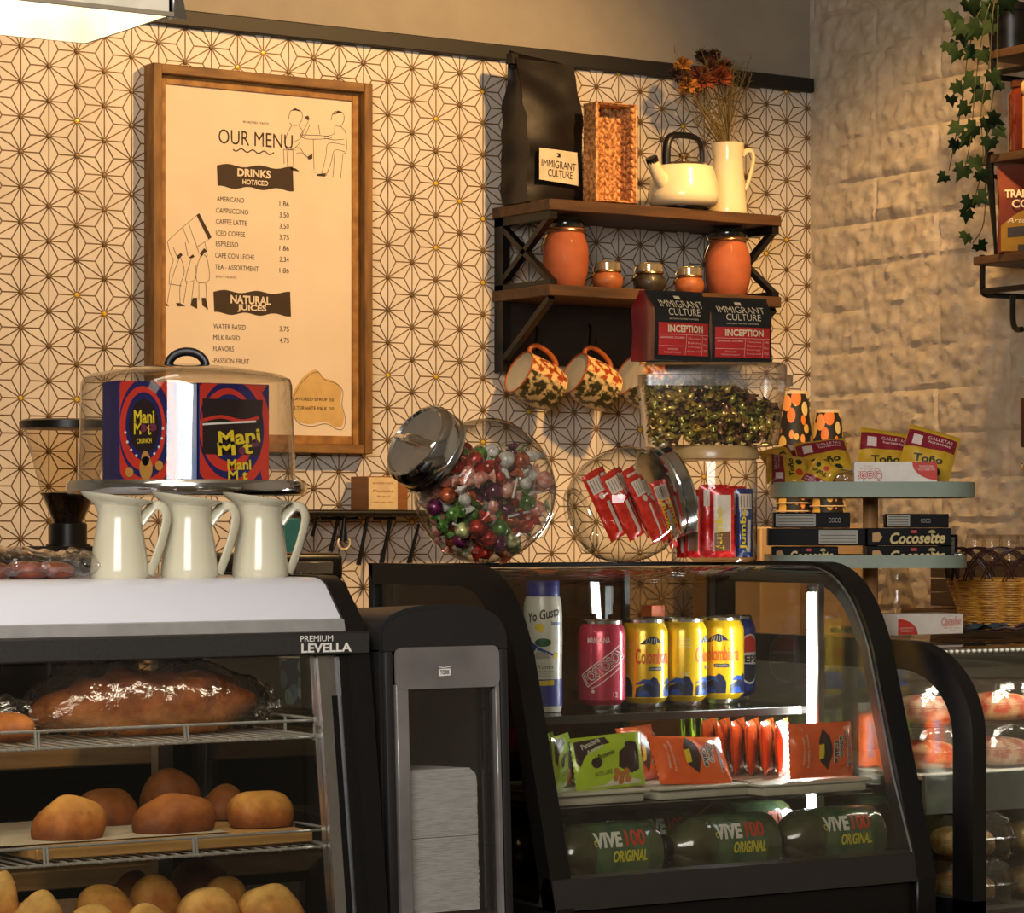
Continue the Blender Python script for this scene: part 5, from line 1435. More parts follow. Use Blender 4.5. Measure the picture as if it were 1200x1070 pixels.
def deco_blue(b):
    m = MB(); LL = 0.006; s3 = cyls(CR, 0, 0.0006); s4 = cyls(CR, 0, 0.0009)
    n = 20
    m.m = 0; P = [(0.024*math.cos(2*PI*i/36), 0.060+0.036*math.sin(2*PI*i/36)) for i in range(36)]; m.poly(P, su, LL)
    top = [(0.022*math.cos(a), 0.060+0.0335*math.sin(a)) for a in [PI*0.10+PI*0.86*i/n for i in range(n+1)]]
    m.m = 1; m.poly(top+[(-0.010, 0.069), (0.006, 0.074)], s3, LL)
    bot = [(0.022*math.cos(a), 0.060+0.0335*math.sin(a)) for a in [PI*1.06+PI*0.86*i/n for i in range(n+1)]]
    m.m = 2; m.poly(bot+[(0.010, 0.052), (-0.006, 0.048)], s3, LL)
    m.m = 3; m.txt('PEPSI', (0, 0.060), 0.040, 0.011, bold=0.04, surf=s4, L=LL)
    m.build('can_print', [WHITE, pm('cola_red', rgb(206, 52, 40), 0.4), NAVP, INK], b)
YC = 3.285
cxs = [onY(px, 800, YC).x for px in (706, 760, 810, 847)]
vr = lambda px: -math.atan((px-600)/FPX)-TH     # turn a can's front towards the customer
Z8 = 0.0008
can(2.276, 3.256, PINK, 'pink apple soda can on the top glass shelf, next to the yogurt bottle', vr(706), deco_pink, None)
can(2.352, 3.262, YCAN, 'yellow soda can next to the pink can on the top glass shelf', vr(755), deco_yellow(0.010), 'yellow soda cans')
can(2.4195, 3.262, YCAN, 'middle yellow soda can turned to show its small print', vr(795), deco_yellow(0.040), 'yellow soda cans')
can(2.502, 3.284, YCAN, 'yellow soda can standing nearest the blue cola can', vr(842), deco_yellow(-0.006), 'yellow soda cans')
can(2.557, 3.328, BCAN, 'blue cola can at the end of the row on the top glass shelf', vr(866)+0.85, deco_blue, None)
q = onY(818, 800, 3.355)
can(2.445, 3.350, YCAN, 'yellow soda can standing behind the other yellow cans', 0, None, 'yellow soda cans')
# orange box end behind the cans
q = onY(764, 716, 3.358)
t = thing('snack_carton', 'orange topped carton standing behind the yellow cans', 'carton', (q.x, 3.356, FS1+0.0006))
m = MB(); m.bx(-0.011, 0.013, -0.012, 0.014, 0, q.z-FS1+0.008, 0.001); m.build('carton', pm('orange_card', rgb(232, 110, 52), 0.5), t)

# yogurt drink bottle
YC2 = 3.26; q = onY(636, 826, YC2)
t = thing('yogurt_bottle', 'white drinkable yogurt bottle with a blue cap and blue foot on the top glass shelf', 'bottle', T(q.x, YC2, FS1+0.0008) @ R(vr(640), 'Z'))
YH = onY(636, 681, YC2).z-FS1; k = sc_at(636, YC2)
BR = 22.8/k
PLW = pm('bottle_white', rgb(228, 224, 208), 0.3, coat=0.3); PLB = pm('bottle_blue', rgb(58, 66, 150), 0.35)
yprof = [(0.0, 0.93), (0.02, 0.97), (0.05, 1.0), (0.26, 1.0), (0.40, 1.0), (0.55, 1.02), (0.66, 1.0), (0.74, 1.0), (0.82, 0.97), (0.88, 0.88)]
def yrad(z):
    f = z/YH
    for (a, ra), (b_, rb) in zip(yprof, yprof[1:]):
        if a <= f <= b_: return BR*(ra+(rb-ra)*(f-a)/(b_-a))
    return BR
def ysurf(off): return lambda x, y: ((yrad(y)+off)*math.sin(x/BR), -(yrad(y)+off)*math.cos(x/BR), y)
m = MB(); m.lathe([(BR*r, YH*z) for z, r in yprof], 40, None, (True, True)); yb = m.build('bottle_body', PLW, t)
m = MB(); m.lathe([(BR*0.72, YH*0.88), (BR*0.86, YH*0.885), (BR*0.86, YH*0.985), (BR*0.8, YH), (1e-4, YH)], 36); m.build('cap', PLB, t)
m = MB(); m.lathe([(BR*1.004, YH*0.045), (BR*1.006, YH*0.25)], 40, None, (False, False)); m.build('foot_band', PLB, yb)
m = MB(); LL = 0.006; s1 = ysurf(0.0004); s2_ = ysurf(0.0008)
m.m = 0; m.txt('Yo Gusto', (0.002, YH*0.745), BR*1.75, YH*0.075, rot=0.22, bold=0.02, shear=0.3, surf=s1, L=LL)
m.txt('Kumis', (0.004, YH*0.345), BR*0.85, YH*0.032, shear=0.3, surf=s1, L=LL)
for i in range(3): m.txt('bebida lactea con leche', (0.004, YH*(0.315-i*0.018)), BR*0.9, YH*0.009, surf=s1, L=LL)
m.m = 1; m.poly([(-BR*1.2, YH*0.56), (-BR*0.85, YH*0.57), (-BR*0.25, YH*0.50), (-BR*0.55, YH*0.44), (-BR*1.2, YH*0.43)], s1, LL)
m.poly([(-BR*0.25, YH*0.50), (BR*0.6, YH*0.44), (BR*0.5, YH*0.43), (-BR*0.3, YH*0.475)], s1, LL); m.txt('banana', (BR*0.75, YH*0.68), BR*0.6, YH*0.03, bold=0.03, surf=s1, L=LL)
m.m = 2; m.disc((BR*0.02, YH*0.53), BR*0.42, 24, s1, LL, ry=YH*0.033)
m.m = 3; m.poly([(-BR*0.42, YH*0.635), (BR*0.0, YH*0.60), (BR*0.08, YH*0.64), (-BR*0.02, YH*0.68), (-BR*0.35, YH*0.67)], s1, LL); m.poly([(-BR*0.6, YH*0.20), (BR*0.6, YH*0.205), (BR*0.6, YH*0.245), (-BR*0.5, YH*0.235)], s2_, LL)
m.poly([(BR*0.55, YH*0.42), (BR*0.8, YH*0.40), (BR*0.9, YH*0.45), (BR*0.7, YH*0.46)], s1, LL)
m.m = 4; m.poly([(-BR*0.6, YH*0.40), (BR*0.4, YH*0.41), (BR*0.2, YH*0.455), (-BR*0.3, YH*0.46)], s1, LL)
m.build('bottle_print', [INK, BLUEP, pm('green_print', rgb(34, 92, 62), 0.4), YEL, pm('grey_print', rgb(178, 172, 158), 0.5)], yb)

# ---------------------------------------------------------------- snack packs
def pillow_fn(w, h, th, seed, wr=0.0022):
    def zf(x, y):
        u = min(1, abs(x)/(w/2)); v = min(1, abs(y)/(h/2))
        b = max(0, 1-u**5)*max(0, 1-v**3.2)**0.7
        n = noise.noise(Vector((x*42+seed, y*42, seed)))+0.5*noise.noise(Vector((x*100+seed, y*90, 3)))
        return th/2*b+wr*n*(0.3+0.7*min(1, b*3))
    return zf
def pack_mesh(w, h, th, seed, nu=30, nv=20, zig=0.0016):
    zf = pillow_fn(w, h, th, seed)
    m = MB()
    def fr(s):
        def f(u, v):
            x = -w/2+w*u; y = -h/2+h*v
            if u in (0, 1) and int(round(v*nv)) % 2: x *= 1-zig/w*2
            return (x, y, zf(x, y) if s > 0 else -th/2*max(0, 1-(2*abs(u-0.5))**5)*max(0, 1-(2*abs(v-0.5))**3.2)**0.7+0.0+min(0, zf(x, y)*0))
        return f
    m.grid(nu, nv, fr(1))
    # reversed back sheet
    g = fr(-1); m.grid(nu, nv, lambda u, v: (lambda p: (-p[0], p[1], p[2]))(g(u, v)))
    return m, zf
def pack_surf(zf, off=0.0005): return lambda x, y: (x, y, zf(x, y)+off)
LIME = pm('lime_foil', rgb(188, 214, 44), 0.28, 0.05, c2=rgb(176, 204, 40), coat=0.5); CHOC = pm('brown_print', rgb(56, 32, 28), 0.35)
ORF = pm('orange_foil', rgb(246, 104, 34), 0.25, 0.05, c2=rgb(236, 92, 28), coat=0.5)
TRAY = pm('pale_plastic_tray', rgb(206, 198, 176), 0.4)
def tray(px0, px1, py, Y, dep, label):
    a = onY(px0, py, Y); b = onY(px1, py, Y); w = b.x-a.x
    t = thing('snack_tray', label, 'tray', ((a.x+b.x)/2, Y+dep/2, FS2+0.0003), 'pale snack trays')
    m = MB(); m.box((0, 0, 0.0065), (w*0.93, dep*0.93, 0.013), None, 0.003, 2); m.box((0, 0, 0.0145), (w, dep, 0.004), None, 0.0018, 2)
    m.build('tray_body', TRAY, t)
    return (a.x+b.x)/2, w
TT = FS2+0.0172
t = thing('snack_tray', 'pale plastic tray deeper in the case under the edge-on orange packs', 'tray', (2.443, 3.188, FS2+0.0003), 'pale snack trays')
m = MB(); m.box((0, 0, 0.0065), (0.17, 0.13, 0.013), None, 0.003, 2); m.box((0, 0, 0.0145), (0.18, 0.138, 0.004), None, 0.0018, 2); m.build('tray_body', TRAY, t)
tx1, tw1 = tray(650, 763, 930, 3.05, 0.20, 'pale plastic tray under the lime green brownie packs')
tx2, tw2 = tray(772, 887, 925, 3.05, 0.20, 'pale plastic tray under the orange pack lying tilted')
tx3, tw3 = tray(893, 1022, 911, 3.02, 0.092, 'pale plastic tray under the upright orange cake packs')
# lime packs
def lime_pack(M, label, grp, deco=True):
    w, h, th = 0.125, 0.070, 0.020
    t = thing('brownie_pack', label, 'snack pack', M, grp)
    m, zf = pack_mesh(w, h, th, 2.1); b = clean(m.build('wrapper', LIME, t))
    s = pack_surf(zf); s2 = pack_surf(zf, 0.0009)
    m = MB(); LL = 0.008
    m.m = 0
    m.poly([(-w*0.46, h*0.05), (-w*0.46, h*0.42), (-w*0.02, h*0.46), (w*0.02, h*0.34), (-w*0.18, h*0.30), (-w*0.34, h*0.14), (-w*0.42, -h*0.05)], s, LL)
    m.poly([(w*0.10, -h*0.12), (w*0.13, h*0.16), (w*0.22, h*0.24), (w*0.24, h*0.32), (w*0.32, h*0.34), (w*0.40, h*0.30), (w*0.42, h*0.05), (w*0.41, -h*0.20), (w*0.28, -h*0.26)], s, LL)
    m.m = 1; m.txt('Panaderia', (-w*0.24, h*0.37), w*0.28, h*0.10, rot=0.25, bold=0.02, surf=s2, L=LL); m.txt('Artesanal', (-w*0.20, h*0.26), w*0.24, h*0.08, rot=0.28, bold=0.02, surf=s2, L=LL)
    m.poly([(-w*0.46, -h*0.44), (-w*0.1, -h*0.42), (w*0.05, -h*0.28), (w*0.42, -h*0.40), (w*0.42, -h*0.46)], s, LL)
    m.m = 0; m.txt('Brownie', (-w*0.06, h*0.14), w*0.24, h*0.10, rot=0.22, bold=0.02, surf=s2, L=LL); m.txt('NUTS CAKE', (-w*0.12, -h*0.20), w*0.24, h*0.08, rot=0.1, bold=0.01, surf=s2, L=LL)
    m.disc((-w*0.20, h*0.0), w*0.075, 20, s, LL, ry=h*0.10)
    m.m = 2
    for (x, y, r) in ((0.06, -0.20, 0.055), (0.13, -0.28, 0.06), (0.20, -0.22, 0.055), (0.12, -0.38, 0.055), (0.22, -0.36, 0.055), (0.04, -0.32, 0.05)): m.disc((w*x, h*y), w*r*0.8, 14, s2, LL, ry=h*r*1.25)
    m.build('wrapper_print', [CHOC, pm('cream_wrapper_print', rgb(226, 220, 196), 0.4), pm('nut_print', rgb(190, 118, 54), 0.45)], b)
    return t
def packM(x, y, z, h, lean, turn, roll=0.0):
    """stands on its lower edge: local y up, z towards the customer"""
    return T(x, y, z) @ R(turn, 'Z') @ R(-lean, 'X') @ T(0, 0, h/2) @ basis((0, 0, 0), (1, 0, 0), (0, 0, 1), (0, -1, 0)) @ R(roll, 'Z')
LG2 = 'lime green brownie packs'
q = onY(717, 925, 3.075)
lp = lime_pack(packM(q.x, 3.080, TT+0.001, 0.068, 0.16, -0.06, 0.06) @ SCL(0.86, 1, 0.9), 'lime green brownie pack facing the front, foremost on its tray', LG2)
for i, (dx, lb) in enumerate(((-0.060, 'lime green brownie pack seen edge-on just behind the front one'), (-0.078, 'lime green brownie pack seen edge-on, second behind the front one'), (-0.096, 'lime green brownie pack seen edge-on, last behind the front one'))):
    dup(lp, packM(2.118-0.010*i, 3.118+0.021*i, TT+0.0005, 0.068, 0.06, 0.75, 0.0) @ SCL(0.8, 1, 0.7), lb)
dup(lp, packM(FX0+0.062, 3.20, FS2+0.002, 0.07, 0.05, 0.9), 'lime green pack standing against the side frame, beyond the napkin dispenser')
# dark green packs at the back
for i in range(4):
    q = onY(798, 868, 3.31)
    dup(lp, packM(q.x+0.021*i, 3.30+0.004*i, FS2+0.0350, 0.07, 0.05, 0.85) @ SCL(0.8, 0.84, 0.5), ('lime green pack at the back of the lower shelf, %s in its short row' % ('first', 'second', 'third', 'last')[i]))['group'] = 'green packs at the back of the lower shelf'
t = thing('snack_tray', 'pale plastic tray at the back of the lower shelf under the standing green packs', 'tray', (onY(818, 900, 3.31).x, 3.325, FS2+0.0003), 'pale snack trays')
m = MB(); m.box((0, 0, 0.017), (0.10, 0.10, 0.034), None, 0.003, 2); m.build('tray_body', TRAY, t)
# orange packs
def orange_pack(M, label, grp):
    w, h, th = 0.112, 0.074, 0.026
    t = thing('cake_pack', label, 'snack pack', M, grp)
    m, zf = pack_mesh(w, h, th, 6.3); b = clean(m.build('wrapper', ORF, t))
    s = pack_surf(zf); s2 = pack_surf(zf, 0.0009); s3 = pack_surf(zf, 0.0013)
    m = MB(); LL = 0.008; A = -PI/2
    m.m = 0; m.txt('Bimbolete', (w*0.36, 0), h*0.66, w*0.055, rot=A, bold=0.12, surf=s, L=LL)
    m.txt('Choco', (w*0.245, h*0.06), h*0.42, w*0.10, rot=A, bold=0.12, surf=s, L=LL); m.txt('Cake', (w*0.15, -h*0.04), h*0.42, w*0.10, rot=A, bold=0.12, surf=s, L=LL)
    m.txt('galleta cubierta', (-w*0.28, 0), h*0.62, w*0.035, rot=A, surf=s, L=LL); m.txt('sabor a chocolate', (-w*0.34, 0), h*0.5, w*0.03, rot=A, surf=s, L=LL)
    m.m = 1; m.txt('Bimbolete', (w*0.36, 0), h*0.62, w*0.036, rot=A, bold=0.02, surf=s2, L=LL)
    m.m = 2; m.txt('Choco', (w*0.245, h*0.06), h*0.40, w*0.08, rot=A, bold=0.03, surf=s2, L=LL); m.txt('Cake', (w*0.15, -h*0.04), h*0.40, w*0.08, rot=A, bold=0.03, surf=s2, L=LL)
    m.poly([(-w*0.04, h*0.40), (w*0.06, h*0.24), (w*0.08, -h*0.05), (w*0.02, -h*0.36), (-w*0.10, -h*0.20), (-w*0.12, h*0.18)], s, LL)
    m.m = 3; m.poly([(-w*0.12, h*0.10), (-w*0.05, h*0.12), (-w*0.05, -h*0.14), (-w*0.12, -h*0.16)], s2, LL)
    m.build('wrapper_print', [pm('cream_wrapper_print', rgb(226, 220, 196), 0.4), BLUEP, CHOC, YEL], b)
    return t
OG = 'orange cake packs'
q = onY(830, 900, 3.10)
op = orange_pack(packM(tx2, 3.075, TT+0.004, 0.064, 0.62, -0.10, -0.05), 'orange cake pack tilted back alone at the front of the middle tray', OG)
dup(op, packM(tx2-0.034, 3.150, TT+0.002, 0.070, 0.2, 0.5, 0.0), 'orange cake pack just behind the tilted front one, half hidden')
dup(op, packM(tx3+0.028, 3.046, TT+0.0006, 0.076, 0.06, 0.02, 0.0), 'orange cake pack upright and facing the front, nearest the lamp end')
for i in range(6):
    dup(op, packM(tx3+0.030-0.014*i, 3.128+0.0145*i, TT+0.001, 0.074, 0.06, 0.75, 0.0) @ SCL(1, 1, 0.58), 'orange cake pack standing edge-on, %s in the row beside the upright one' % ('first', 'second', 'third', 'fourth', 'fifth', 'sixth')[i])

# ---------------------------------------------------------------- lying drink bottles
DRK = pm('dark_green_drink', rgb(78, 92, 60), 0.13, 0, rgb(58, 44, 30), 16, coat=0.8)
LABG = pm('green_bottle_label', rgb(98, 112, 72), 0.22, c2=rgb(48, 84, 58), scale=26, coat=0.7)
CAPB = pm('cola_brown', rgb(46, 24, 16), 0.15, coat=0.8)
def drink(M, label):
    """lies along its x axis, neck towards -x; z = 0 at the lowest point"""
    r = 0.034
    t = thing('drink_bottle', label, 'bottle', M, 'energy drink bottles lying in the case')
    A = T(0, 0, r) @ basis((0, 0, 0), (0, 0, 1), (0, 1, 0), (-1, 0, 0))       # lathe axis -> -x
    m = MB(A); m.lathe([(r*0.7, -0.082), (r*0.97, -0.076), (r, -0.066), (r*0.97, -0.052), (r, -0.048)], 36, None, (True, False))
    m.lathe([(r, 0.046), (r*0.97, 0.050), (r, 0.055), (r*0.93, 0.070), (r*0.72, 0.088), (r*0.45, 0.102), (0.0125, 0.108), (0.0125, 0.116)], 36, None, (False, True)); b = m.build('bottle_body', DRK, t)
    m = MB(A); m.lathe([(r*1.004, -0.049), (r*1.004, 0.047)], 40, None, (False, False)); lbm = m.build('label', LABG, t)
    m = MB(A); m.lathe([(0.0145, 0.110), (0.0145, 0.124), (0.013, 0.126), (1e-4, 0.126)], 24); m.build('cap', BLACK, t)
    # label print: front of the bottle is -y
    def s(off):
        R_ = r*1.004+off
        return lambda x, y: (x, -R_*math.cos(y/R_), r+R_*math.sin(y/R_))
    m = MB(); LL = 0.006; y0 = 0.006
    m.m = 0; m.txt('VIVE', (-0.021, y0+0.010), 0.050, 0.0185, bold=0.05, shear=0.2, surf=s(0.0004), L=LL)
    m.m = 1; m.txt('100', (0.026, y0+0.011), 0.038, 0.0195, bold=0.03, shear=0.2, surf=s(0.0004), L=LL)
    m.m = 2; m.txt('ORIGINAL', (0.013, y0-0.009), 0.062, 0.0125, bold=0.035, shear=0.2, surf=s(0.0004), L=LL)
    m.m = 0; m.stroke([(-0.044, -0.024), (-0.01, -0.028), (0.04, -0.022)], 0.0009, surf=s(0.0004), L=LL)
    m.m = 2; m.stroke(arc(-0.0455, y0+0.006, 0.003, 0, 5.2, 14), 0.0012, surf=s(0.0004), L=LL)
    m.build('label_print', [pm('pale_label_print', rgb(226, 222, 206), 0.4), ORP, pm('lime_yellow_print', rgb(222, 206, 52), 0.4)], lbm)
    return t
DZ = EYE-0.4583
def dm(px, Y, py=1000, tilt=0.06): 
    q = onY(px, py, Y); return T(q.x, Y, DZ) @ R(tilt, 'Z') @ R(0.28, 'X') if False else T(q.x, Y, DZ+0.0006) @ R(tilt, 'Z') @ R(-0.10, 'X') @ SCL(0.86, 1.2, 1.2)
db = drink(dm(711, 3.052, tilt=0.0), 'dark green drink bottle lying in the case, the one nearest the napkin dispenser')
dup(db, dm(851, 3.052, tilt=0.0), 'dark green drink bottle lying in the middle of the case floor')
dup(db, dm(976, 3.052, tilt=0.0), 'dark green drink bottle lying at the lamp end of the case floor')
for px, lb in ((716, 'dark drink bottle lying in the back row, behind the one nearest the dispenser'), (866, 'dark drink bottle lying in the back row, behind the middle one'), (1010, 'dark drink bottle lying in the back row at the lamp end')):
    dup(db, T({716: 2.135, 866: 2.303, 1010: 2.468}[px], 3.185, DZ+0.0006) @ SCL(0.78, 1.2, 1.2), lb)

# ================================================================ things on the refrigerated case
JARG = glass('jar_glass', (0.97, 0.97, 0.95), (0.14, 0.13, 0.10), 1.4, 0.0, 0.5, 0.25, 14, 0.0, 2.6)
JFACE = glass('jar_face_glass', (0.97, 0.97, 0.95), (0.6, 0.58, 0.52), 1.5, 0.22, 0.4, 0.3, 20, 0.07)
# tilted penny candy jar
jc = onY(568, 570, 3.27); JR = 0.0985
jz = FZT+JR*0.985
JM = T(jc.x, 3.27, jz) @ R(0.16, 'X')
t = J1 = thing('candy_jar', 'big tilted glass candy jar with a chrome lid, full of mixed lollipops and sweets', 'jar', JM)
YA = basis((0, 0, 0), (1, 0, 0), (0, 0, 1), (0, -1, 0))         # lathe axis towards the customer
m = MB(YA)
half = [(0.0705, -0.062), (0.076, -0.057), (0.084, -0.045), (0.0935, -0.025), (JR, 0.0)]
m.lathe(half+[(r, -z) for r, z in half[::-1][1:]]+[(0.06, 0.064), (1e-4, 0.064)], 72, None, (False, False)); m.build('jar_glass', JARG, t)
m = MB(YA); m.lathe([(1e-4, 0.0645), (0.058, 0.0645), (0.0705, 0.062)][::-1], 60, None, (False, False)); m.build('flat_face', JFACE, t)
m = MB(YA); m.tube([(0.073*math.cos(a), 0.073*math.sin(a), 0.0600) for a in [2*PI*i/60 for i in range(60)]], 0.0022, 8, True); m.build('face_ring', JARG, t)
na = 0.52; nd = Vector((-math.cos(na), 0, math.sin(na)))
NM = zto((0, 0, 0), nd, (0, 1, 0))
m = MB(NM); m.lathe([(0.060, 0.070), (0.052, 0.082), (0.049, 0.090), (0.050, 0.104)], 48, None, (False, False)); m.build('neck', JARG, t)
m = MB(NM)
m.lathe([(0.0535, 0.094), (0.057, 0.096), (0.057, 0.103), (0.0555, 0.105), (0.057, 0.107), (0.057, 0.126), (0.053, 0.133), (0.050, 0.134), (0.047, 0.131), (1e-4, 0.130)], 56); ld = m.build('lid', CHROME, t)
m = MB(NM); m.tube([(0, -0.046, 0.1315), (0, -0.020, 0.134), (0, -0.008, 0.139), (0, 0.008, 0.139), (0, 0.020, 0.134), (0, 0.046, 0.1315)], [0.005, 0.0055, 0.006, 0.006, 0.0055, 0.005], 10, flat=1.2); m.build('lid_bar', CHROME, ld)
# embossed word on the shoulder, in raised glass
EMB = pm('raised_glass_letters', rgb(206, 196, 170), 0.3, coat=0.6)

rc = random.Random(21)
def foil(nm, c, c2=None, metal=0.25): return pm(nm, rgb(*c), 0.24, metal, rgb(*(c2 or tuple(int(v*0.6) for v in c))), 120, (1, 1, 1), 3, 0.5, lo=0.4, hi=0.6, coat=0.5)
WR = [('red', foil('red_wrap', (214, 60, 44))), ('green', foil('green_wrap', (110, 160, 70))), ('white', foil('white_wrap', (236, 230, 220), (200, 190, 178), 0.0)), ('orange', foil('orange_wrap', (226, 110, 60))),
      ('yellow', foil('yellow_wrap', (226, 222, 150))), ('purple', foil('purple_wrap', (130, 40, 90))), ('pink', foil('pink_wrap', (240, 190, 170), (214, 120, 100), 0.0))]
STK = pm('lolly_stick', rgb(238, 232, 220), 0.5)
def lolly_proto(nm, mat):
    t = thing('lollipop', '%s wrapped lollipop among the sweets in the big tilted candy jar' % nm, 'lollipop', I4, '%s lollipops in the tilted jar' % nm)
    m = MB(); m.grid(18, 10, lambda u, v: (lambda p: (p[0]*(1+0.10*noise.noise(Vector(p)*180)), p[1]*(1+0.10*noise.noise(Vector(p)*170)), p[2]))((0.0115*math.sin(PI*v)*math.cos(2*PI*u), 0.0115*math.sin(PI*v)*math.sin(2*PI*u), 0.0115*math.cos(PI*v))))
    m.grid(18, 3, lambda u, v: ((0.003+0.007*v)*math.cos(2*PI*u)*(1+0.3*math.sin(2*PI*u*5)*v), (0.003+0.007*v)*math.sin(2*PI*u)*(1+0.3*math.sin(2*PI*u*5)*v), -0.0105-0.012*v))
    m.build('wrapped_head', mat, t)
    m = MB(); m.cyl((0, 0, -0.010), (0, 0, -0.052), 0.0017, 8); m.build('stick', STK, t)
    return t
def twist_bm(mb, L_=0.010, r=0.006, fan=0.008):
    mb.grid(12, 8, lambda u, v: (-L_+2*L_*v, r*math.sin(PI*min(0.94, max(0.06, v)))**0.5*math.cos(2*PI*u), r*math.sin(PI*min(0.94, max(0.06, v)))**0.5*math.sin(2*PI*u)))
    for s in (-1, 1):
        mb.grid(10, 2, lambda u, v: (s*(L_*0.9+fan*v), (0.0022+0.0075*v)*math.cos(2*PI*u)*(0.45+0.1*math.sin(u*40)), (0.0022+0.0075*v)*math.sin(2*PI*u)))
def pack(n, sampler, d, tries=20000):
    P = []
    for _ in range(tries):
        if len(P) >= n: break
        p = sampler()
        if p is not None and all((p-q).length_squared > d*d for q in P): P.append(p)
    return P
def in_jar():
    x, z, y = rc.uniform(-0.09, 0.09), rc.uniform(-0.09, 0.06), rc.uniform(-0.052, 0.05)
    r = math.hypot(x, z)
    lim = 0.082 if abs(y) < 0.02 else 0.082-(abs(y)-0.02)*0.55
    if r > lim: return None
    if z > 0.052-0.3*max(0, -x-0.02): return None
    if y > -0.005 and r < 0.045: return None
    return Vector((x, y, z))
protos = [(nm, mt, lolly_proto(nm, mt)) for nm, mt in WR]
used = set()
pts = pack(140, in_jar, 0.0182)
pts += [p for p in [NM @ Vector((0.0, 0.012, 0.075)), NM @ Vector((0.022, -0.01, 0.078)), NM @ Vector((-0.02, 0.0, 0.082))]]
sweet_proto = {}
for i, p in enumerate(pts):
    top = p.z > -0.02 and p.y < 0
    w_ = [2, 2, 5, 3, 4, 1, 5] if top else [4, 4, 1, 2, 2, 1, 1]
    k = rc.choices(range(7), w_)[0]
    nm, mt, pr = protos[k]
    ax = Vector((rc.gauss(0, 1), rc.gauss(0, 0.35), rc.gauss(0, 0.7))).normalized()
    M_ = JM @ T(*p) @ zto((0, 0, 0), ax, (0.2, 0.9, 0.3))
    if rc.random() < 0.42:
        # keep the stick inside the jar
        e = p-ax*0.052
        if not (math.hypot(e.x, e.z) < 0.084 and abs(e.y) < 0.055):
            ax = (p-Vector((0, 0, -0.01))).normalized(); ax.y *= 0.4; ax.normalize(); M_ = JM @ T(*p) @ zto((0, 0, 0), ax, (0.2, 0.9, 0.3))
        if nm not in used:
            used.add(nm); pr.matrix_world = M_; WM[pr.name] = M_
        else: dup(pr, M_)
    else:
        if nm not in sweet_proto:
            m = MB(); twist_bm(m, 0.0105, 0.0085, 0.009)
            o = solo(m, 'wrapped_sweet', mt, '%s twist wrapped sweet among the lollipops in the big tilted candy jar' % nm, 'sweet', M_, '%s sweets in the tilted jar' % nm)
            sweet_proto[nm] = o
        else:
            o = sweet_proto[nm].copy(); COL.objects.link(o); o.matrix_world = M_
for nm, mt, pr in protos:
    if nm not in used:
        for c in list(pr.children): bpy.data.objects.remove(c)
        bpy.data.objects.remove(pr)

# second jar, on its side, with red bars
c2 = onY(728, 590, 3.26)
ax2 = Vector((0.90, -0.20, 0.30)).normalized()
R2 = 0.0795; Z2 = FZT+R2*0.98
J2M = T(c2.x, 3.255, Z2) @ zto((0, 0, 0), ax2)
t = thing('cookie_jar', 'round glass jar lying on its side with a chrome lid, holding red wafer bars', 'jar', J2M)
m = MB(); m.lathe([(1e-4, -0.066), (0.040, -0.067), (0.046, -0.064), (0.058, -0.056), (0.072, -0.034), (0.0785, -0.008), (R2, 0.008), (0.077, 0.030), (0.069, 0.047), (0.062, 0.054), (0.0605, 0.060)], 64, None, (True, False)); m.build('jar_glass', JARG, t)
m = MB(); m.tube([(0.043*math.cos(a), 0.043*math.sin(a), -0.0665) for a in [2*PI*i/40 for i in range(40)]], 0.0042, 8, True); m.build('base_ring', JARG, t)
m = MB(); m.lathe([(0.062, 0.054), (0.067, 0.055), (0.067, 0.061), (0.065, 0.063), (0.067, 0.065), (0.067, 0.078), (0.062, 0.083), (1e-4, 0.084)], 56); m.build('lid', CHROME, t)
def bar(M, label, grp, L_=0.105, w=0.021, th=0.011, mat=None, txt=None, colr=None, window=False, cat='wafer bar', name='wafer_bar'):
    t = thing(name, label, cat, M, grp)
    mt, zf = pack_mesh(L_, w, th, 4.4, 26, 8, 0.001)
    # long axis to local z so bars stand up
    b = mt.build('wrapper', mat or foil('bar_red', (224, 54, 32), (196, 36, 24), 0.1), t); clean(b)
    s = pack_surf(zf, 0.0004); s2 = pack_surf(zf, 0.0008)
    m = MB(); m.m = 0
    if window:
        m.poly([(-L_*0.40, -w*0.36), (L_*0.40, -w*0.36), (L_*0.40, w*0.36), (-L_*0.40, w*0.36)], s, 0.006)
        m.m = 2; m.poly([(-L_*0.40, -w*0.34), (-L_*0.12, -w*0.34), (-L_*0.14, w*0.34), (-L_*0.40, w*0.34)], s2, 0.006)
    else:
        m.poly([(L_*0.20, -w*0.36), (L_*0.42, -w*0.36), (L_*0.42, w*0.36), (L_*0.20, w*0.36)], s, 0.006)
        m.m = 3
        for k in range(4): m.stroke([(L_*0.23, -w*0.27+k*w*0.17), (L_*0.40, -w*0.27+k*w*0.17)], 0.0008, surf=s2, L=0.008)
        m.m = 0; m.disc((L_*0.145, 0), w*0.17, 14, s, 0.006); m.poly([(-L_*0.42, -w*0.1), (L_*0.05, -w*0.1), (L_*0.05, -w*0.3), (-L_*0.42, -w*0.3)], s, 0.01)
    if txt:
        m.m = 1; m.txt(txt, (-L_*0.08, w*0.12), L_*0.62, w*0.42, bold=0.03, surf=s2, L=0.006)
    m.build('wrapper_print', [pm('foil_panel_print', rgb(226, 206, 186), 0.3), YEL, pm('nutty_print', rgb(120, 74, 44), 0.5), INK], b)
    return t
BG = 'red wafer bars in the round jar'
J2I = J2M
base2 = Vector((c2.x, 3.255, Z2))
bdir = Vector((-0.40, 0.10, 0.91)).normalized()      # bars lean, tops towards the big jar
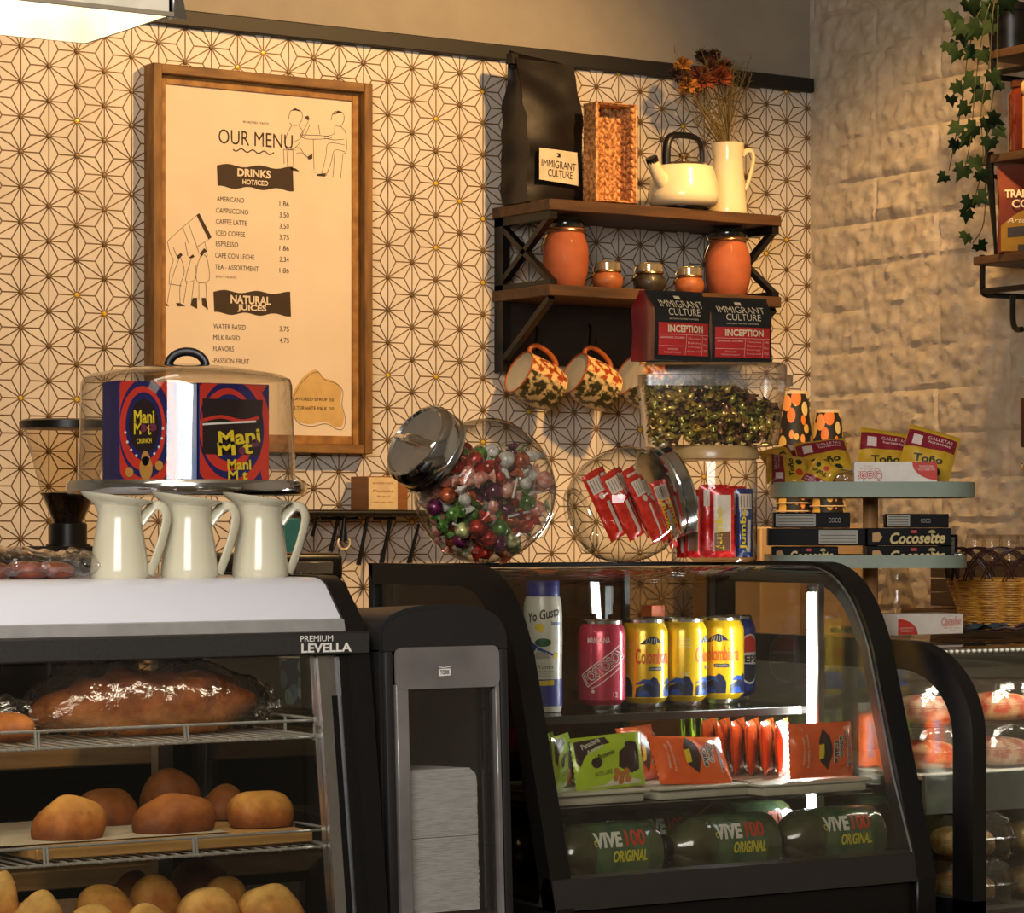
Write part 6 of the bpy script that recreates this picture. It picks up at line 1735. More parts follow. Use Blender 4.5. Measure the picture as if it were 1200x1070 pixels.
def barM(dx, dy, dz, d=bdir, face=(0.25, -0.95, 0.1), roll=0.0):
    d = Vector(d).normalized(); f = Vector(face); f = (f-d*f.dot(d)).normalized(); y = f.cross(d)
    return T(*(base2+Vector((dx, dy, dz)))) @ basis((0, 0, 0), d, y, f) @ R(roll, 'X')
red1 = bar(barM(0.004, -0.046, -0.004), 'red wafer bar with a white label, frontmost in the round jar lying on its side', BG, 0.099, 0.027, 0.012)
poss = [(-0.026, -0.034, 0.0, -0.30), (-0.042, -0.014, 0.0, -0.4), (0.024, -0.034, -0.004, 0.35), (-0.012, -0.020, 0.004, 0.2), (0.016, -0.018, 0.006, 0.0), (-0.028, -0.002, 0.004, -0.2), (0.010, 0.002, 0.006, 0.3), (-0.012, 0.016, 0.006, 0.1)]
for i, (dx, dy, dz, rl) in enumerate(poss):
    nm = ['just beside the frontmost one, nearer the big jar', 'nearest the big candy jar', 'nearest the lid', 'second layer, behind the frontmost bar', 'second layer, behind and nearer the lid', 'second layer, nearer the big jar', 'deep in the middle', 'at the very back'][i]
    dup(red1, barM(dx, dy, dz, bdir+Vector((0.02*i-0.06, 0, 0)), (0.25, -0.95, 0.1), rl), 'red wafer bar in the round jar, %s' % nm)
yb_ = bar(barM(0.050, -0.026, -0.012, (-0.30, 0.1, 0.93), (0.1, -0.99, 0.1)), 'red bar with yellow lettering up its side, next to the lid of the round jar', None, 0.096, 0.016, 0.010, txt='CHOKOTEIN')

# straight glass canister with bars
kq = onY(837, 652, 3.27); KR = 0.0605; KH = onY(837, 533, 3.27).z-FZT
t = thing('glass_canister', 'straight sided glass canister of red and blue bars holding up the candy tub', 'jar', (kq.x, 3.27, FZT))
m = MB(); m.lathe([(KR*0.96, 0.0), (KR, 0.004), (KR, KH-0.012), (KR*0.97, KH-0.006)], 64, None, (True, False)); m.build('canister_glass', JARG, t)
m = MB(); m.lathe([(KR*0.97, KH-0.007), (KR*1.04, KH-0.006), (KR*1.05, KH+0.004), (KR*0.98, KH+0.0115), (1e-4, KH+0.0115)], 56); m.build('lid', pm('canister_lid', rgb(196, 160, 104), 0.35, c2=rgb(176, 138, 84), scale=20, coat=0.3), t)
KT = FZT+KH+0.0115
def kbar(px, Yo, h, w, mat, label, grp, txt=None, turn=-0.45, window=False, th=0.012):
    q = onY(px, 600, 3.27+Yo)
    M_ = T(q.x, 3.27+Yo, FZT+0.0055+h/2) @ R(turn, 'Z') @ basis((0, 0, 0), (0, 0, 1), (-1, 0, 0), (0, -1, 0))
    return bar(M_, label, grp, h, w, th, mat, txt, window=window, name='snack_bar', cat='snack bar')
BRED = foil('bar_bright_red', (224, 36, 36), (190, 24, 28), 0.1); BBLU = foil('bar_blue', (24, 58, 130), (16, 40, 96), 0.1)
KG = 'red snack bars in the straight canister'
kbar(846, -0.030, 0.098, 0.034, BRED, 'wide red snack bar with yellow lettering at the front of the straight canister', KG, 'Jumbo', -0.50, True)
kbar(812, -0.022, 0.096, 0.020, BRED, 'slim red snack bar with a dark nutty foot beside the wide one in the canister', KG, None, -0.55, True)
kbar(799, -0.004, 0.092, 0.016, BRED, 'red snack bar on edge against the canister side nearest the round jar', KG, None, -1.1)
kbar(836, 0.006, 0.104, 0.040, BRED, 'red snack bar in the second layer, behind the wide one in the canister', KG, None, -0.5)
kbar(862, 0.020, 0.102, 0.030, BRED, 'red snack bar at the back of the canister, near the blue one', KG, None, -0.5)
kbar(872, -0.012, 0.098, 0.026, BBLU, 'blue snack bar with yellow lettering in the straight canister', None, 'Jumbo', -0.30, False)

# clear tub of foil sweets
TBT = KT+0.0006
tq = onY(833, 520, 3.27)
TM = T(tq.x, 3.27, TBT) @ R(-0.52, 'Z')
ks = sc_at(833, 3.27)
TUBP = glass('clear_tub_plastic', (0.93, 0.92, 0.89), (0.62, 0.60, 0.54), 1.7, 0.16, 0.45, 0.15, 30, 0.045)
t = thing('candy_tub', 'clear plastic tub with a clip lid, full of gold and green foil sweets', 'tub', TM)
zt1 = onY(833, 456, 3.27).z-TBT; zt2 = onY(833, 441, 3.27).z-TBT; zt3 = onY(833, 427, 3.27).z-TBT
W0, W1, DP0, DP1 = 150/840., 168/840., 0.105, 0.120
m = MB(); rings = []
for (w_, d_, z) in ((W0*0.97, DP0*0.97, 0.0), (W0, DP0, 0.004), (W1, DP1, zt1), (W1*1.005, DP1*1.005, zt2)):
    rings.append([(x, y, z) for x, y in rrect(w_, d_, 0.016, 5)])
n = len(rings[0]); vs = sum(rings, []); m.add(vs, [tuple(range(n))[::-1]]+[(k*n+i, k*n+(i+1) % n, (k+1)*n+(i+1) % n, (k+1)*n+i) for k in range(len(rings)-1) for i in range(n)]); m.build('tub_body', TUBP, t)
m = MB(); rings = []
for (w_, d_, z) in ((W1*1.09, DP1*1.12, zt1+0.002), (W1*1.09, DP1*1.12, zt2-0.001), (W1*1.02, DP1*1.03, zt2), (W1*1.00, DP1*1.0, zt3-0.002), (W1*0.97, DP1*0.97, zt3)):
    rings.append([(x, y, z) for x, y in rrect(w_, d_, 0.018, 5)])
vs = sum(rings, []); m.add(vs, [(k*n+i, k*n+(i+1) % n, (k+1)*n+(i+1) % n, (k+1)*n+i) for k in range(len(rings)-1) for i in range(n)]+[tuple((len(rings)-1)*n+i for i in range(n))]); ldp = m.build('lid', glass('frosted_lid_plastic', (0.84, 0.82, 0.78), (0.6, 0.58, 0.52), 1.7, 0.28, 0.45, 0.1, 30, 0.09), t)
m = MB(); m.box((-W1*0.06, -DP1*0.565, (zt1+zt2)/2+0.002), (0.022, 0.004, zt2-zt1+0.010), None, 0.001); m.build('clip', TUBP, ldp)
GF = [foil('gold_foil', (252, 218, 118), (150, 118, 44), 0.6), foil('olive_foil', (222, 204, 96), (84, 78, 30), 0.55), foil('brown_foil', (180, 130, 86), (66, 40, 34), 0.5)]
tp = []
for i, nm in enumerate(('gold', 'olive green', 'brown')):
    m = MB(); twist_bm(m, 0.0078, 0.0058, 0.0065)
    tp.append((m, nm))
rt = random.Random(4)
def in_tub():
    x = rt.uniform(-W1/2+0.013, W1/2-0.013); y = rt.uniform(-DP1/2+0.012, DP1/2-0.012)
    top = zt1+0.004 if x < 0.005 else zt1+0.004-(x-0.005)/(W1/2-0.005)*0.040
    z = rt.uniform(0.0075, top)
    f = z/zt1
    if abs(x) > (W0+(W1-W0)*f)/2-0.0125 or abs(y) > (DP0+(DP1-DP0)*f)/2-0.012: return None
    if y > -0.018 and z < top-0.016: return None
    return Vector((x, y, z))
fp = [None]*3
for p in pack(290, in_tub, 0.0098, 60000):
    k = rt.choices(range(3), [4, 4, 3])[0]
    ax = Vector((rt.gauss(0, 1), rt.gauss(0, 0.6), rt.gauss(0, 0.7))).normalized()
    M_ = TM @ T(*p) @ zto((0, 0, 0), ax, (0.3, 0.5, 0.8)) @ R(PI/2, 'Y')
    if fp[k] is None:
        fp[k] = solo(tp[k][0], 'foil_sweet', GF[k], '%s foil wrapped sweet heaped in the clear candy tub' % tp[k][1], 'sweet', M_, '%s foil sweets in the clear tub' % tp[k][1])
    else:
        o = fp[k].copy(); COL.objects.link(o); o.matrix_world = M_

# two small coffee bags on the tub
BAGK = pm('matt_black_bag', rgb(30, 29, 28), 0.55, c2=rgb(24, 23, 22), scale=30); BAGR = pm('red_bag_gusset', rgb(128, 26, 24), 0.3, c2=rgb(96, 18, 18), scale=18, coat=0.3)
REDL = pm('red_label', rgb(196, 44, 40), 0.5)
BZ0 = TBT+zt3+0.0005
def small_bag(px0, px1, pyt, Y, turn, label, w, d, h):
    q0 = onY((px0+px1)/2, 426, Y)
    t = thing('coffee_bag', label, 'bag', T(q0.x, Y+d/2, BZ0) @ R(turn, 'Z'), 'small coffee bags on the candy tub')
    m = MB(); bag_mesh(m, w, d, h, rows=26, n=40, wr=0.0012, top=0.014, seed=px0*0.1, close=0.72)
    nn = 40
    # gusset faces are the side quarters of every ring
    for fi in range(1, len(m.f)-1):
        i = (fi-1) % nn
        if 10 <= i < 20 or 30 <= i < 40: m.mi[fi] = 1
    b = m.build('bag_body', [BAGK, BAGR], t)
    def sf(off):
        def g(x, z):
            tt = z/h; k = max(0, (tt-0.72)/0.28); k = k*k*(3-2*k); dd = d*(1-k)+0.014*k
            bulge = 0.10*d*math.sin(PI*min(1, tt*1.35)) if tt < 0.74 else 0
            return (x, -dd/2-bulge*math.sin(PI*max(0, min(1, x/w+0.5)))-0.0016-off, z)
        return g
    s = sf(0.0); s2 = sf(0.0005); LL = 0.008
    m = MB(); m.M = I4
    def dec(mb, call): call(mb)
    m.m = 0; m.poly([(-w*0.44, h*0.07), (w*0.44, h*0.07), (w*0.44, h*0.53), (-w*0.44, h*0.53)], s, LL)
    m.m = 1
    m.txt('IMMIGRANT', (0, h*0.80), w*0.76, h*0.105, rot=-0.01, bold=-0.004, surf=s, L=LL); m.txt('CULTURE', (w*0.02, h*0.685), w*0.56, h*0.10, bold=-0.004, surf=s, L=LL)
    m.txt('ARTISAN COFFEE ROASTERS', (0, h*0.585), w*0.52, h*0.018, surf=s, L=LL)
    m.poly([(-w*0.05, h*0.875), (w*0.05, h*0.875), (0, h*0.90), (w*0.05, h*0.925), (-w*0.05, h*0.925), (0, h*0.90)], s)
    m.txt('INCEPTION', (w*0.02, h*0.445), w*0.62, h*0.105, bold=0.03, surf=s2, L=LL)
    m.m = 2
    m.stroke([(-w*0.44, h*0.36), (w*0.44, h*0.36)], 0.0006, surf=s2, L=0.01); m.stroke([(w*0.02, h*0.36), (w*0.02, h*0.08)], 0.0006, surf=s2, L=0.01); m.stroke([(w*0.32, h*0.36), (w*0.32, h*0.08)], 0.0006, surf=s2, L=0.01)
    m.stroke([(-w*0.44, h*0.20), (w*0.02, h*0.20)], 0.0006, surf=s2, L=0.01)
    m.txt('SANTANDER, COLOMBIA', (-w*0.21, h*0.315), w*0.40, h*0.032, bold=0.02, surf=s2, L=LL)
    m.txt('WASHED', (-w*0.2, h*0.155), w*0.18, h*0.025, surf=s2, L=LL); m.txt('MEDIUM ROAST', (-w*0.2, h*0.11), w*0.3, h*0.022, surf=s2, L=LL)
    for k, sx in enumerate(('Chocolate', 'Raisins', 'Brown sugar', 'Orange peel')): m.txt(sx, (w*0.17, h*(0.31-k*0.06)), w*0.24, h*0.03, surf=s2, L=LL)
    for k, sx in enumerate(('340', '12oz', '1750')): m.txt(sx, (w*0.38, h*(0.31-k*0.085)), w*0.08, h*0.035, surf=s2, L=LL)
    for v in range(len(m.v)):
        pass
    m.build('bag_print', [REDL, CREAM, pm('pink_label_print', rgb(236, 176, 160), 0.5)], b)
    return t
small_bag(768, 833, 340, 3.225, -0.04, 'small black coffee bag with a red label and red gusset, the one nearer the mugs', 0.094, 0.058, onY(800, 341, 3.24).z-BZ0)
small_bag(836, 908, 349, 3.215, -0.16, 'small black coffee bag with a red label, standing at the end of the candy tub', 0.098, 0.052, onY(870, 350, 3.24).z-BZ0)

# ================================================================ curved cake case further along the counter
GX0, GX1 = 2.645, 3.40
GZT = EYE-0.154
t = GC = thing('cake_case', 'black framed curved glass case of boxed cakes beyond the refrigerated case', 'display case', (3.0, 3.2, CTOP))
GF0 = onX(1140, 900, GX0).y
def gprof(off=0.0, n=14):
    P = [(GF0+off, CTOP+0.02)]
    a, b = 0.145-off, 0.128-off
    P += [(GF0+0.145-a*math.cos(PI/2*i/n), GZT-0.128+b*math.sin(PI/2*i/n)) for i in range(n+1)]
    return P+[(3.50, GZT-off)]
def gframe(x0, x1, band):
    o = gprof(); i = gprof(band); i[0] = (i[0][0], CTOP+0.02)
    m = MB(); m.prism(o+i[::-1], x1-x0, T(x0, 0, 0) @ YZ)
    m.bx(x0, x1, 3.47, 3.50, CTOP+0.02, GZT-band); m.bx(x0, x1, GF0, 3.5, CTOP+0.02, CTOP+0.05)
    return m.build('side_frame', BLACK, t, True)
gframe(GX0, GX0+0.024, 0.040); gframe(GX1-0.03, GX1, 0.042)
m = MB(); P = gprof(0.010); n = len(P)
for A in (P, [(y+0.004, z-0.003) for y, z in P]):
    m.add([(GX0+0.03, y, z) for y, z in A]+[(GX1-0.03, y, z) for y, z in A], [(i, i+1, n+i+1, n+i) for i in range(n-1)])
m.build('curved_front_glass', PANE, t, True)
m = MB(); m.prism(gprof(0.035)+[(3.48, CTOP+0.05)], 0.003, T(GX0+0.012, 0, 0) @ YZ); m.build('side_glass', PANE, t, True)
m = MB(); m.bx(GX0+0.03, GX1-0.03, 2.985, 3.47, CTOP+0.02, CTOP+0.026); m.build('case_floor', STEEL, t, True)
m = MB(); m.bx(GX0+0.0, GX1, GF0+0.01, 3.5, CTOP, CTOP+0.02); m.build('base', BLACKM, t, True)
m = MB(); m.bx(GX0+0.03, GX1-0.03, 3.48, 3.495, CTOP+0.05, GZT-0.01); m.build('rear_panel', pm('case_rear_grey', rgb(120, 112, 98), 0.4), t, True)
ls = onY(1150, 761, 3.04)
m = MB(); m.bx(GX0+0.03, GX1-0.03, 3.034, 3.046, ls.z-0.004, ls.z+0.002); lr = m.build('light_strip', ALU, t, True)
m = MB()
for i in range(64):
    x = GX0+0.036+i*0.0104
    m.sphere((x, 3.033, ls.z-0.001), (0.0030, 0.0020, 0.0018), 8)
m.build('led_dots', emis('led_dots', (1.0, 0.92, 0.74, 1), 0.95), lr).data.transform(WM[t.name].inverted())
area('cake_case_strip_light', (3.0, 3.05, ls.z-0.008), (3.0, 3.16, ls.z-0.3), 0.65, 0.02, 1.5, (1.0, 0.94, 0.82))
GS = onY(1150, 905, 3.06).z
m = MB(); m.bx(GX0+0.035, GX1-0.035, 3.06, 3.47, GS-0.006, GS); m.build('shelf', pm('shelf_white', rgb(214, 210, 200), 0.4), t, True)
m = MB(); m.bx(GX0+0.035, GX1-0.035, 3.050, 3.0595, GS-0.054, GS+0.001, 0.001); m.build('shelf_front_strip', pm('shelf_strip_grey', rgb(150, 154, 148), 0.45), t, True)
# clamshell boxes of cake
CLAM = glass('clamshell_plastic', (0.95, 0.94, 0.92), (0.66, 0.64, 0.58), 2.0, 0.10, 0.5, 0.6, 60, 0.05)
CK = [pm('strawberry_cake', rgb(196, 74, 46), 0.5, 0, rgb(222, 170, 120), 40, lo=0.42, hi=0.58), pm('cream_cake', rgb(226, 196, 140), 0.5, 0, rgb(190, 140, 76), 45, lo=0.42, hi=0.58), pm('rose_cake', rgb(190, 112, 92), 0.5, 0, rgb(226, 190, 160), 40, lo=0.42, hi=0.58)]
def clam(M, label, grp, ck, w=0.125, d=0.115, h=0.062):
    t = thing('cake_box', label, 'cake box', M, grp)
    def ridge(w_, d_, z, amp):
        P = rrect(w_, d_, 0.018, 5); out = []
        pts = []
        for i in range(len(P)):
            a = Vector(P[i]); b = Vector(P[(i+1) % len(P)]); k = max(1, int((b-a).length/0.004))
            for q in range(k): pts.append(a+(b-a)*q/k)
        for i, p in enumerate(pts):
            s_ = 1-amp*(i % 2); out.append((p.x*s_, p.y*s_, z))
        return out
    def loftm(rs, capb, capt):
        m = MB(); n = min(len(r) for r in rs); rs = [[r[int(i*len(r)/n)] for i in range(n)] for r in rs]
        vs = sum(rs, []); fs = [(k*n+i, k*n+(i+1) % n, (k+1)*n+(i+1) % n, (k+1)*n+i) for k in range(len(rs)-1) for i in range(n)]
        if capb: fs.append(tuple(range(n))[::-1])
        if capt: fs.append(tuple((len(rs)-1)*n+i for i in range(n)))
        m.add(vs, fs); return m
    loftm([ridge(w*0.86, d*0.86, 0.0, 0.03), ridge(w*0.95, d*0.95, h*0.42, 0.03), ridge(w, d, h*0.44, 0)], True, False).build('box_base', CLAM, t)
    loftm([ridge(w, d, h*0.46, 0), ridge(w*0.95, d*0.95, h*0.49, 0.03), ridge(w*0.84, d*0.84, h*0.90, 0.04), ridge(w*0.70, d*0.70, h, 0.0), ridge(w*0.55, d*0.55, h*0.97, 0.0)], False, True).build('box_lid', CLAM, t)
    m = MB(); m.grid(30, 14, blob(w*0.34, d*0.34, h*0.62, 2.2, 0.14, 2.8, scl=22), T(0, 0, 0.003)); clean(m.build('cake', ck, t))
    return t
xc = [GX0+0.110+0.140*i for i in range(4)]
cg = 'boxed cakes on the upper shelf of the cake case'; cg2 = 'boxed cakes on the floor of the cake case'
words = ['nearest the black frame', 'second from the black frame', 'third from the black frame', 'fourth from the black frame']
prm = {}
for lvl in (1, 0):
    for i, x in enumerate(xc):
        z = GS+0.0005+lvl*0.0640
        k = (i+lvl) % 2*2
        lb = 'reddish cake in a clear box, upper shelf %s row, %s' % (('lower', 'upper')[lvl], words[i])
        if k not in prm: prm[k] = clam(T(x, 3.135, z), lb, cg, CK[k])
        else: dup(prm[k], T(x, 3.135, z), lb)
zfl = CTOP+0.0268
p3 = None
for lvl in range(2):
    for i, x in enumerate(xc):
        z = zfl+lvl*0.0640
        lb = 'yellow cake in a clear box, case floor %s row, %s' % (('lower', 'upper')[lvl], words[i])
        if p3 is None: p3 = clam(T(x, 3.06, z), lb, cg2, CK[1])
        else: dup(p3, T(x, 3.06, z), lb)

# ---------------------------------------------------------------- on top of the cake case
# two-tier oval stand
CARD = pm('white_card', rgb(236, 228, 216), 0.5); BLKC = pm('black_card', rgb(10, 9, 9), 0.5, c2=rgb(7, 6, 6), spec=0.15)
SYC = 3.32; sq = onY(1020, 575, SYC); ksn = sc_at(1020, SYC); dd = sq-Vector((0, 0, EYE)); dep = math.hypot(dd.x, dd.y)*math.cos(math.atan((1020-600)/FPX)); kp = FPX/dep
SA = -0.62
t = TS = thing('tiered_stand', 'two-tier stand with sage green oval trays on a wooden post, loaded with snacks', 'stand', T(sq.x, SYC, GZT) @ R(SA, 'Z'))
zpx = lambda py: EYE+(620-py)/kp-GZT
GRN = pm('sage_green_paint', rgb(142, 156, 140), 0.45, c2=rgb(134, 148, 132), scale=20)
def ovaltray(wpx, dd_, z0, z1, name, off, fl=0.006):
    w_ = wpx/kp
    O = rrect(w_, dd_, min(dd_*0.49, 0.06), 12); I = rrect(w_-0.010, dd_-0.010, min(dd_*0.49, 0.06)-0.005, 12)
    m = MB(T(off, 0, 0)); n = len(O)
    zf_ = z0+fl
    vs = [(x, y, z0) for x, y in O]+[(x, y, z1) for x, y in O]+[(x, y, z1) for x, y in I]+[(x, y, zf_) for x, y in I]
    fs = [tuple(range(n))[::-1], tuple(3*n+i for i in range(n))]
    for k in range(3): fs += [(k*n+i, k*n+(i+1) % n, (k+1)*n+(i+1) % n, (k+1)*n+i) for i in range(n)]
    m.add(vs, fs); m.build(name, GRN, t); return zf_
ZU = ovaltray(231, 0.25, zpx(583.5), zpx(566), 'upper_tray', 0.0, 0.0165)
ZL = ovaltray(228, 0.25, zpx(664.5), zpx(650), 'lower_tray', -0.010)
m = MB(); m.cyl((0, 0, 0.006), (0, 0, zpx(583)), 9.0/kp, 20); m.build('post', wood('stand_post_wood', rgb(186, 132, 76), rgb(160, 108, 58), 'Z'), t)
m = MB(); m.lathe([(0.060, 0), (0.060, 0.006), (0.055, 0.008), (1e-4, 0.008)], 36); m.build('foot', GRN, t)
SM = WM[t.name]
def onstand(px, dyl, z):
    """a point on a tray: px is its column in the photograph, dyl its depth in front of (-) or behind (+) the post line"""
    x = (px-1020)/kp
    return SM @ T(x*(1+dyl/dep*0.9), dyl, z)
def carton(M, w, h, d, mat, label, grp, deco=None, name='snack_carton', cat='snack box'):
    t = thing(name, label, cat, M, grp)
    m = MB(); m.bx(-w/2, w/2, 0, d, 0, h, 0.0008); b = m.build('carton', mat, t)
    if deco: deco(b, w, h)
    return t
GLD = pm('gold_print', rgb(214, 190, 124), 0.4); GRP = pm('grey_card_print', rgb(164, 158, 144), 0.5)
def d_coco(b, w, h):
    m = MB(front((0, 0, 0)))
    m.m = 0; m.txt('Cocosette', (w*0.10, h*0.44), w*0.66, h*0.66, rot=0.02, bold=0.03, shear=0.25, z=0.0006)
    for a in range(7):
        an = 0.15+a*0.47; m.stroke([(w*0.27, h*0.74), (w*0.27+w*0.045*math.cos(an), h*0.74+h*0.16*math.sin(an))], 0.0012, z=0.0006)
    m.stroke([(w*0.262, h*0.40), (w*0.27, h*0.74)], 0.0012, z=0.0006)
    m.m = 1; m.poly([(w*0.02, h*0.72), (w*0.09, h*0.72), (w*0.09, h*0.88), (w*0.02, h*0.88)], z=0.0006)
    m.m = 2; m.poly([(-w*0.44, h*0.22), (-w*0.36, h*0.22), (-w*0.32, h*0.50), (-w*0.36, h*0.78), (-w*0.44, h*0.72)], z=0.0006)
    m.build('carton_print', [GLD, RED, pm('wafer_print', rgb(196, 146, 92), 0.5)], b)
def d_panel(x0, x1):
    def f(b, w, h):
        m = MB(front((0, 0, 0))); m.m = 0
        m.poly([(w*x0, h*0.10), (w*x1, h*0.10), (w*x1, h*0.90), (w*x0, h*0.90)], z=0.0004)
        m.m = 1
        for k in range(4): m.stroke([(w*(x0+0.02), h*(0.22+k*0.19)), (w*(x1-0.02), h*(0.22+k*0.19))], 0.0009, z=0.0006)
        m.m = 0
        m.build('carton_print', [GRP, INK], b)
        if x1 < 0.2:
            m = MB(front((0, 0, 0))); m.txt('COCO', (w*(x1+0.25), h*0.5), w*0.16, h*0.3, z=0.0005); m.build('carton_lettering', GRP, b)
    return f
BKG = 'black wafer boxes on the lower green tray'
hb_ = 20.0/kp
z0_ = ZL+0.0004
wb = 96/kp
c1 = carton(onstand(1060, -0.080, z0_), wb, hb_, 0.05, BLKC, 'black wafer box with gold lettering, lowest of the pair on the lower green tray', BKG, d_coco)
dup(c1, onstand(1060, -0.080, z0_+hb_+0.0006), 'black wafer box with gold lettering, upper one of the pair on the lower green tray')
carton(onstand(1070, -0.072, z0_+2*(hb_+0.0006)), 72/kp, 16/kp, 0.045, BLKC, 'thin black box with a grey panel lying on top of the gold lettered pair', BKG, d_panel(-0.48, -0.12))
carton(onstand(1112, 0.0, z0_), 20/kp, 0.042, 0.05, BLKC, 'black box end showing past the gold lettered pair, at the tray end', BKG, d_panel(0.0, 0.3))
m_ = MB(); m_.box((0, 0, 0.008), (0.016, 0.012, 0.016), None, 0.003); solo(m_, 'foil_packet', pm('silver_foil', (0.7, 0.7, 0.68, 1), 0.25, 0.9, bump=0.8, scale=90), 'small silver foil packet at the end of the lower green tray', 'packet', onstand(1117, -0.066, z0_))
carton(onstand(940, -0.060, z0_), 76/kp, hb_*0.96, 0.05, BLKC, 'black wafer box lowest at the end of the lower tray nearest the canister', BKG, d_coco)
carton(onstand(953, -0.070, z0_+hb_+0.0004), 112/kp, hb_, 0.05, BLKC, 'long black box with a pale panel, middle of the pile nearest the canister', BKG, d_panel(0.02, 0.42))
carton(onstand(947, -0.070, z0_+2*hb_+0.0008), 88/kp, 18/kp, 0.05, BLKC, 'black box with a grey panel, topmost of the pile nearest the canister', BKG, d_panel(-0.47, 0.05))
m_ = MB(); m_.box((0, 0, 0.009), (0.012, 0.012, 0.018), None, 0.001); solo(m_, 'card_packet', CARD, 'small white packet at the canister end of the lower green tray', 'packet', onstand(915, 0.055, z0_))
# white coconut bar box, upside down
def d_cocadas(flip):
    def f(b, w, h):
        A = front((0, 0, 0)) @ T(0, h/2, 0) @ (R(PI, 'Z') if flip else I4) @ T(0, -h/2, 0)
        m = MB(A); m.m = 0
        m.poly([(-w*0.499, h*0.02), (-w*0.499, h*0.78)]+[(-w*0.499+w*0.30*math.sin(a), h*0.02+h*0.76*math.cos(a)) for a in [PI/2*i/12 for i in range(1, 13)]], z=0.0004)
        m.txt('Cocadas', (w*0.31, h*0.62), w*0.30, h*0.46, rot=0.04, bold=0.06, shear=0.2, z=0.0005)
        m.m = 1; m.txt('Cocadas', (w*0.31, h*0.62), w*0.285, h*0.40, rot=0.04, bold=0.0, shear=0.2, z=0.0008)
        m.txt('DULCE DE COCO', (-w*0.37, h*0.34), w*0.20, h*0.08, z=0.0008); m.txt('TRADICIONAL', (-w*0.37, h*0.20), w*0.18, h*0.08, z=0.0008)
        m.m = 0; m.txt('NET WT 12 oz', (w*0.31, h*0.30), w*0.24, h*0.06, z=0.0005); m.txt('340 g', (w*0.33, h*0.18), w*0.10, h*0.05, z=0.0005)
        m.build('carton_print', [pm('coco_red', rgb(206, 52, 34), 0.4), pm('white_card_print', rgb(240, 232, 220), 0.5)], b)
    return f
zu = ZU+0.0012
carton(onstand(1044, -0.082, zu), 95/kp, 27/kp, 0.05, CARD, 'white and red coconut sweet box lying upside down on the upper green tray', None, d_cocadas(True))
# yellow snack bags
YF = pm('yellow_foil_bag', rgb(226, 184, 50), 0.3, 0.1, c2=rgb(206, 160, 40), coat=0.4, scale=30); MARO = pm('maroon_print', rgb(122, 24, 28), 0.35)
def ybag(M, label, w=0.075, h=0.095, th=0.022):
    t = thing('snack_bag', label, 'snack bag', M, 'yellow snack bags on the upper green tray')
    mt, zf = pack_mesh(w, h, th, 3.7, 22, 24, 0.0); b = clean(mt.build('wrapper', YF, t))
    s = pack_surf(zf); s2 = pack_surf(zf, 0.0009); LL = 0.008
    m = MB(); m.m = 0
    m.poly([(-w*0.49, h*0.08), (w*0.46, h*0.16), (w*0.46, h*0.40), (-w*0.49, h*0.40)], s, LL)
    m.m = 1; m.txt('GALLETAS', (w*0.14, h*0.32), w*0.48, h*0.06, surf=s2, L=LL); m.txt('horneadas', (w*0.14, h*0.25), w*0.42, h*0.045, surf=s2, L=LL); m.poly([(-w*0.38, h*0.14), (-w*0.20, h*0.14), (-w*0.20, h*0.32), (-w*0.38, h*0.32)], s2, LL)
    m.m = 2; m.txt('Toño', (0, -h*0.06), w*0.56, h*0.14, rot=0.12, bold=0.03, surf=s2, L=LL); m.disc((w*0.2, -h*0.25), w*0.09, 16, s, LL)
    m.m = 3; m.disc((-w*0.12, -h*0.26), w*0.10, 16, s, LL)
    m.build('wrapper_print', [MARO, pm('pale_pink_print', rgb(238, 214, 206), 0.4), pm('black_green_print', rgb(38, 48, 24), 0.4), ORP], b)
    return t
def SB(px, dyl, z, tilt=0.0, turn=0.0, roll=0.0, h=0.095):
    return onstand(px, dyl, z) @ R(turn, 'Z') @ R(-tilt, 'X') @ T(0, 0, h/2) @ basis((0, 0, 0), (1, 0, 0), (0, 0, 1), (0, -1, 0)) @ R(roll, 'Z')
y1 = ybag(SB(1088, -0.010, zu, 0.30, 0.05, -0.30, 0.088), 'yellow and maroon snack bag standing tallest behind the white coconut box', 0.078, 0.088)
dup(y1, SB(1040, 0.020, zu, 0.30, 0.2, -0.16, 0.088), 'yellow and maroon snack bag leaning behind the tallest one')
dup(y1, onstand(921, -0.030, zu+0.022) @ R(0.2, 'Z') @ R(1.0, 'X') @ R(1.45, 'Z') @ SCL(0.7, 0.7, 1), 'yellow snack bag lying at the canister end of the upper green tray')
dup(y1, onstand(957, -0.062, zu+0.014) @ R(-0.3, 'Z') @ R(1.2, 'X') @ R(2.6, 'Z') @ SCL(0.55, 0.55, 0.8), 'small yellow snack bag folded over the tray edge beside the clear bag')
dup(y1, onstand(968, 0.020, zu+0.036) @ R(0.15, 'Z') @ R(0.85, 'X') @ R(0.06, 'Z') @ R(-0.1, 'Y'), 'yellow and maroon snack bag lying on top of the heap on the upper tray')
dup(y1, onstand(925, 0.040, zu+0.036) @ R(0.3, 'Z') @ R(0.9, 'X') @ R(-1.3, 'Z') @ SCL(0.8, 0.8, 1), 'yellow snack bag at the back of the heap, next to the orange leaf cups')
t = thing('clear_bag', 'small clear bag of toasted snacks lying against the white coconut box', 'bag', onstand(986, -0.052, zu+0.0005))
m = MB(); m.grid(24, 12, blob(0.022, 0.018, 0.018, 5.1, 0.25, scl=40)); m.build('snacks', pm('toasted_snack', rgb(190, 140, 76), 0.5, 0, rgb(140, 92, 44), 90), t)
m = MB(); m.grid(30, 14, blob(0.027, 0.022, 0.024, 9.1, 0.3, scl=40)); m.build('clear_film', BAGP, t)

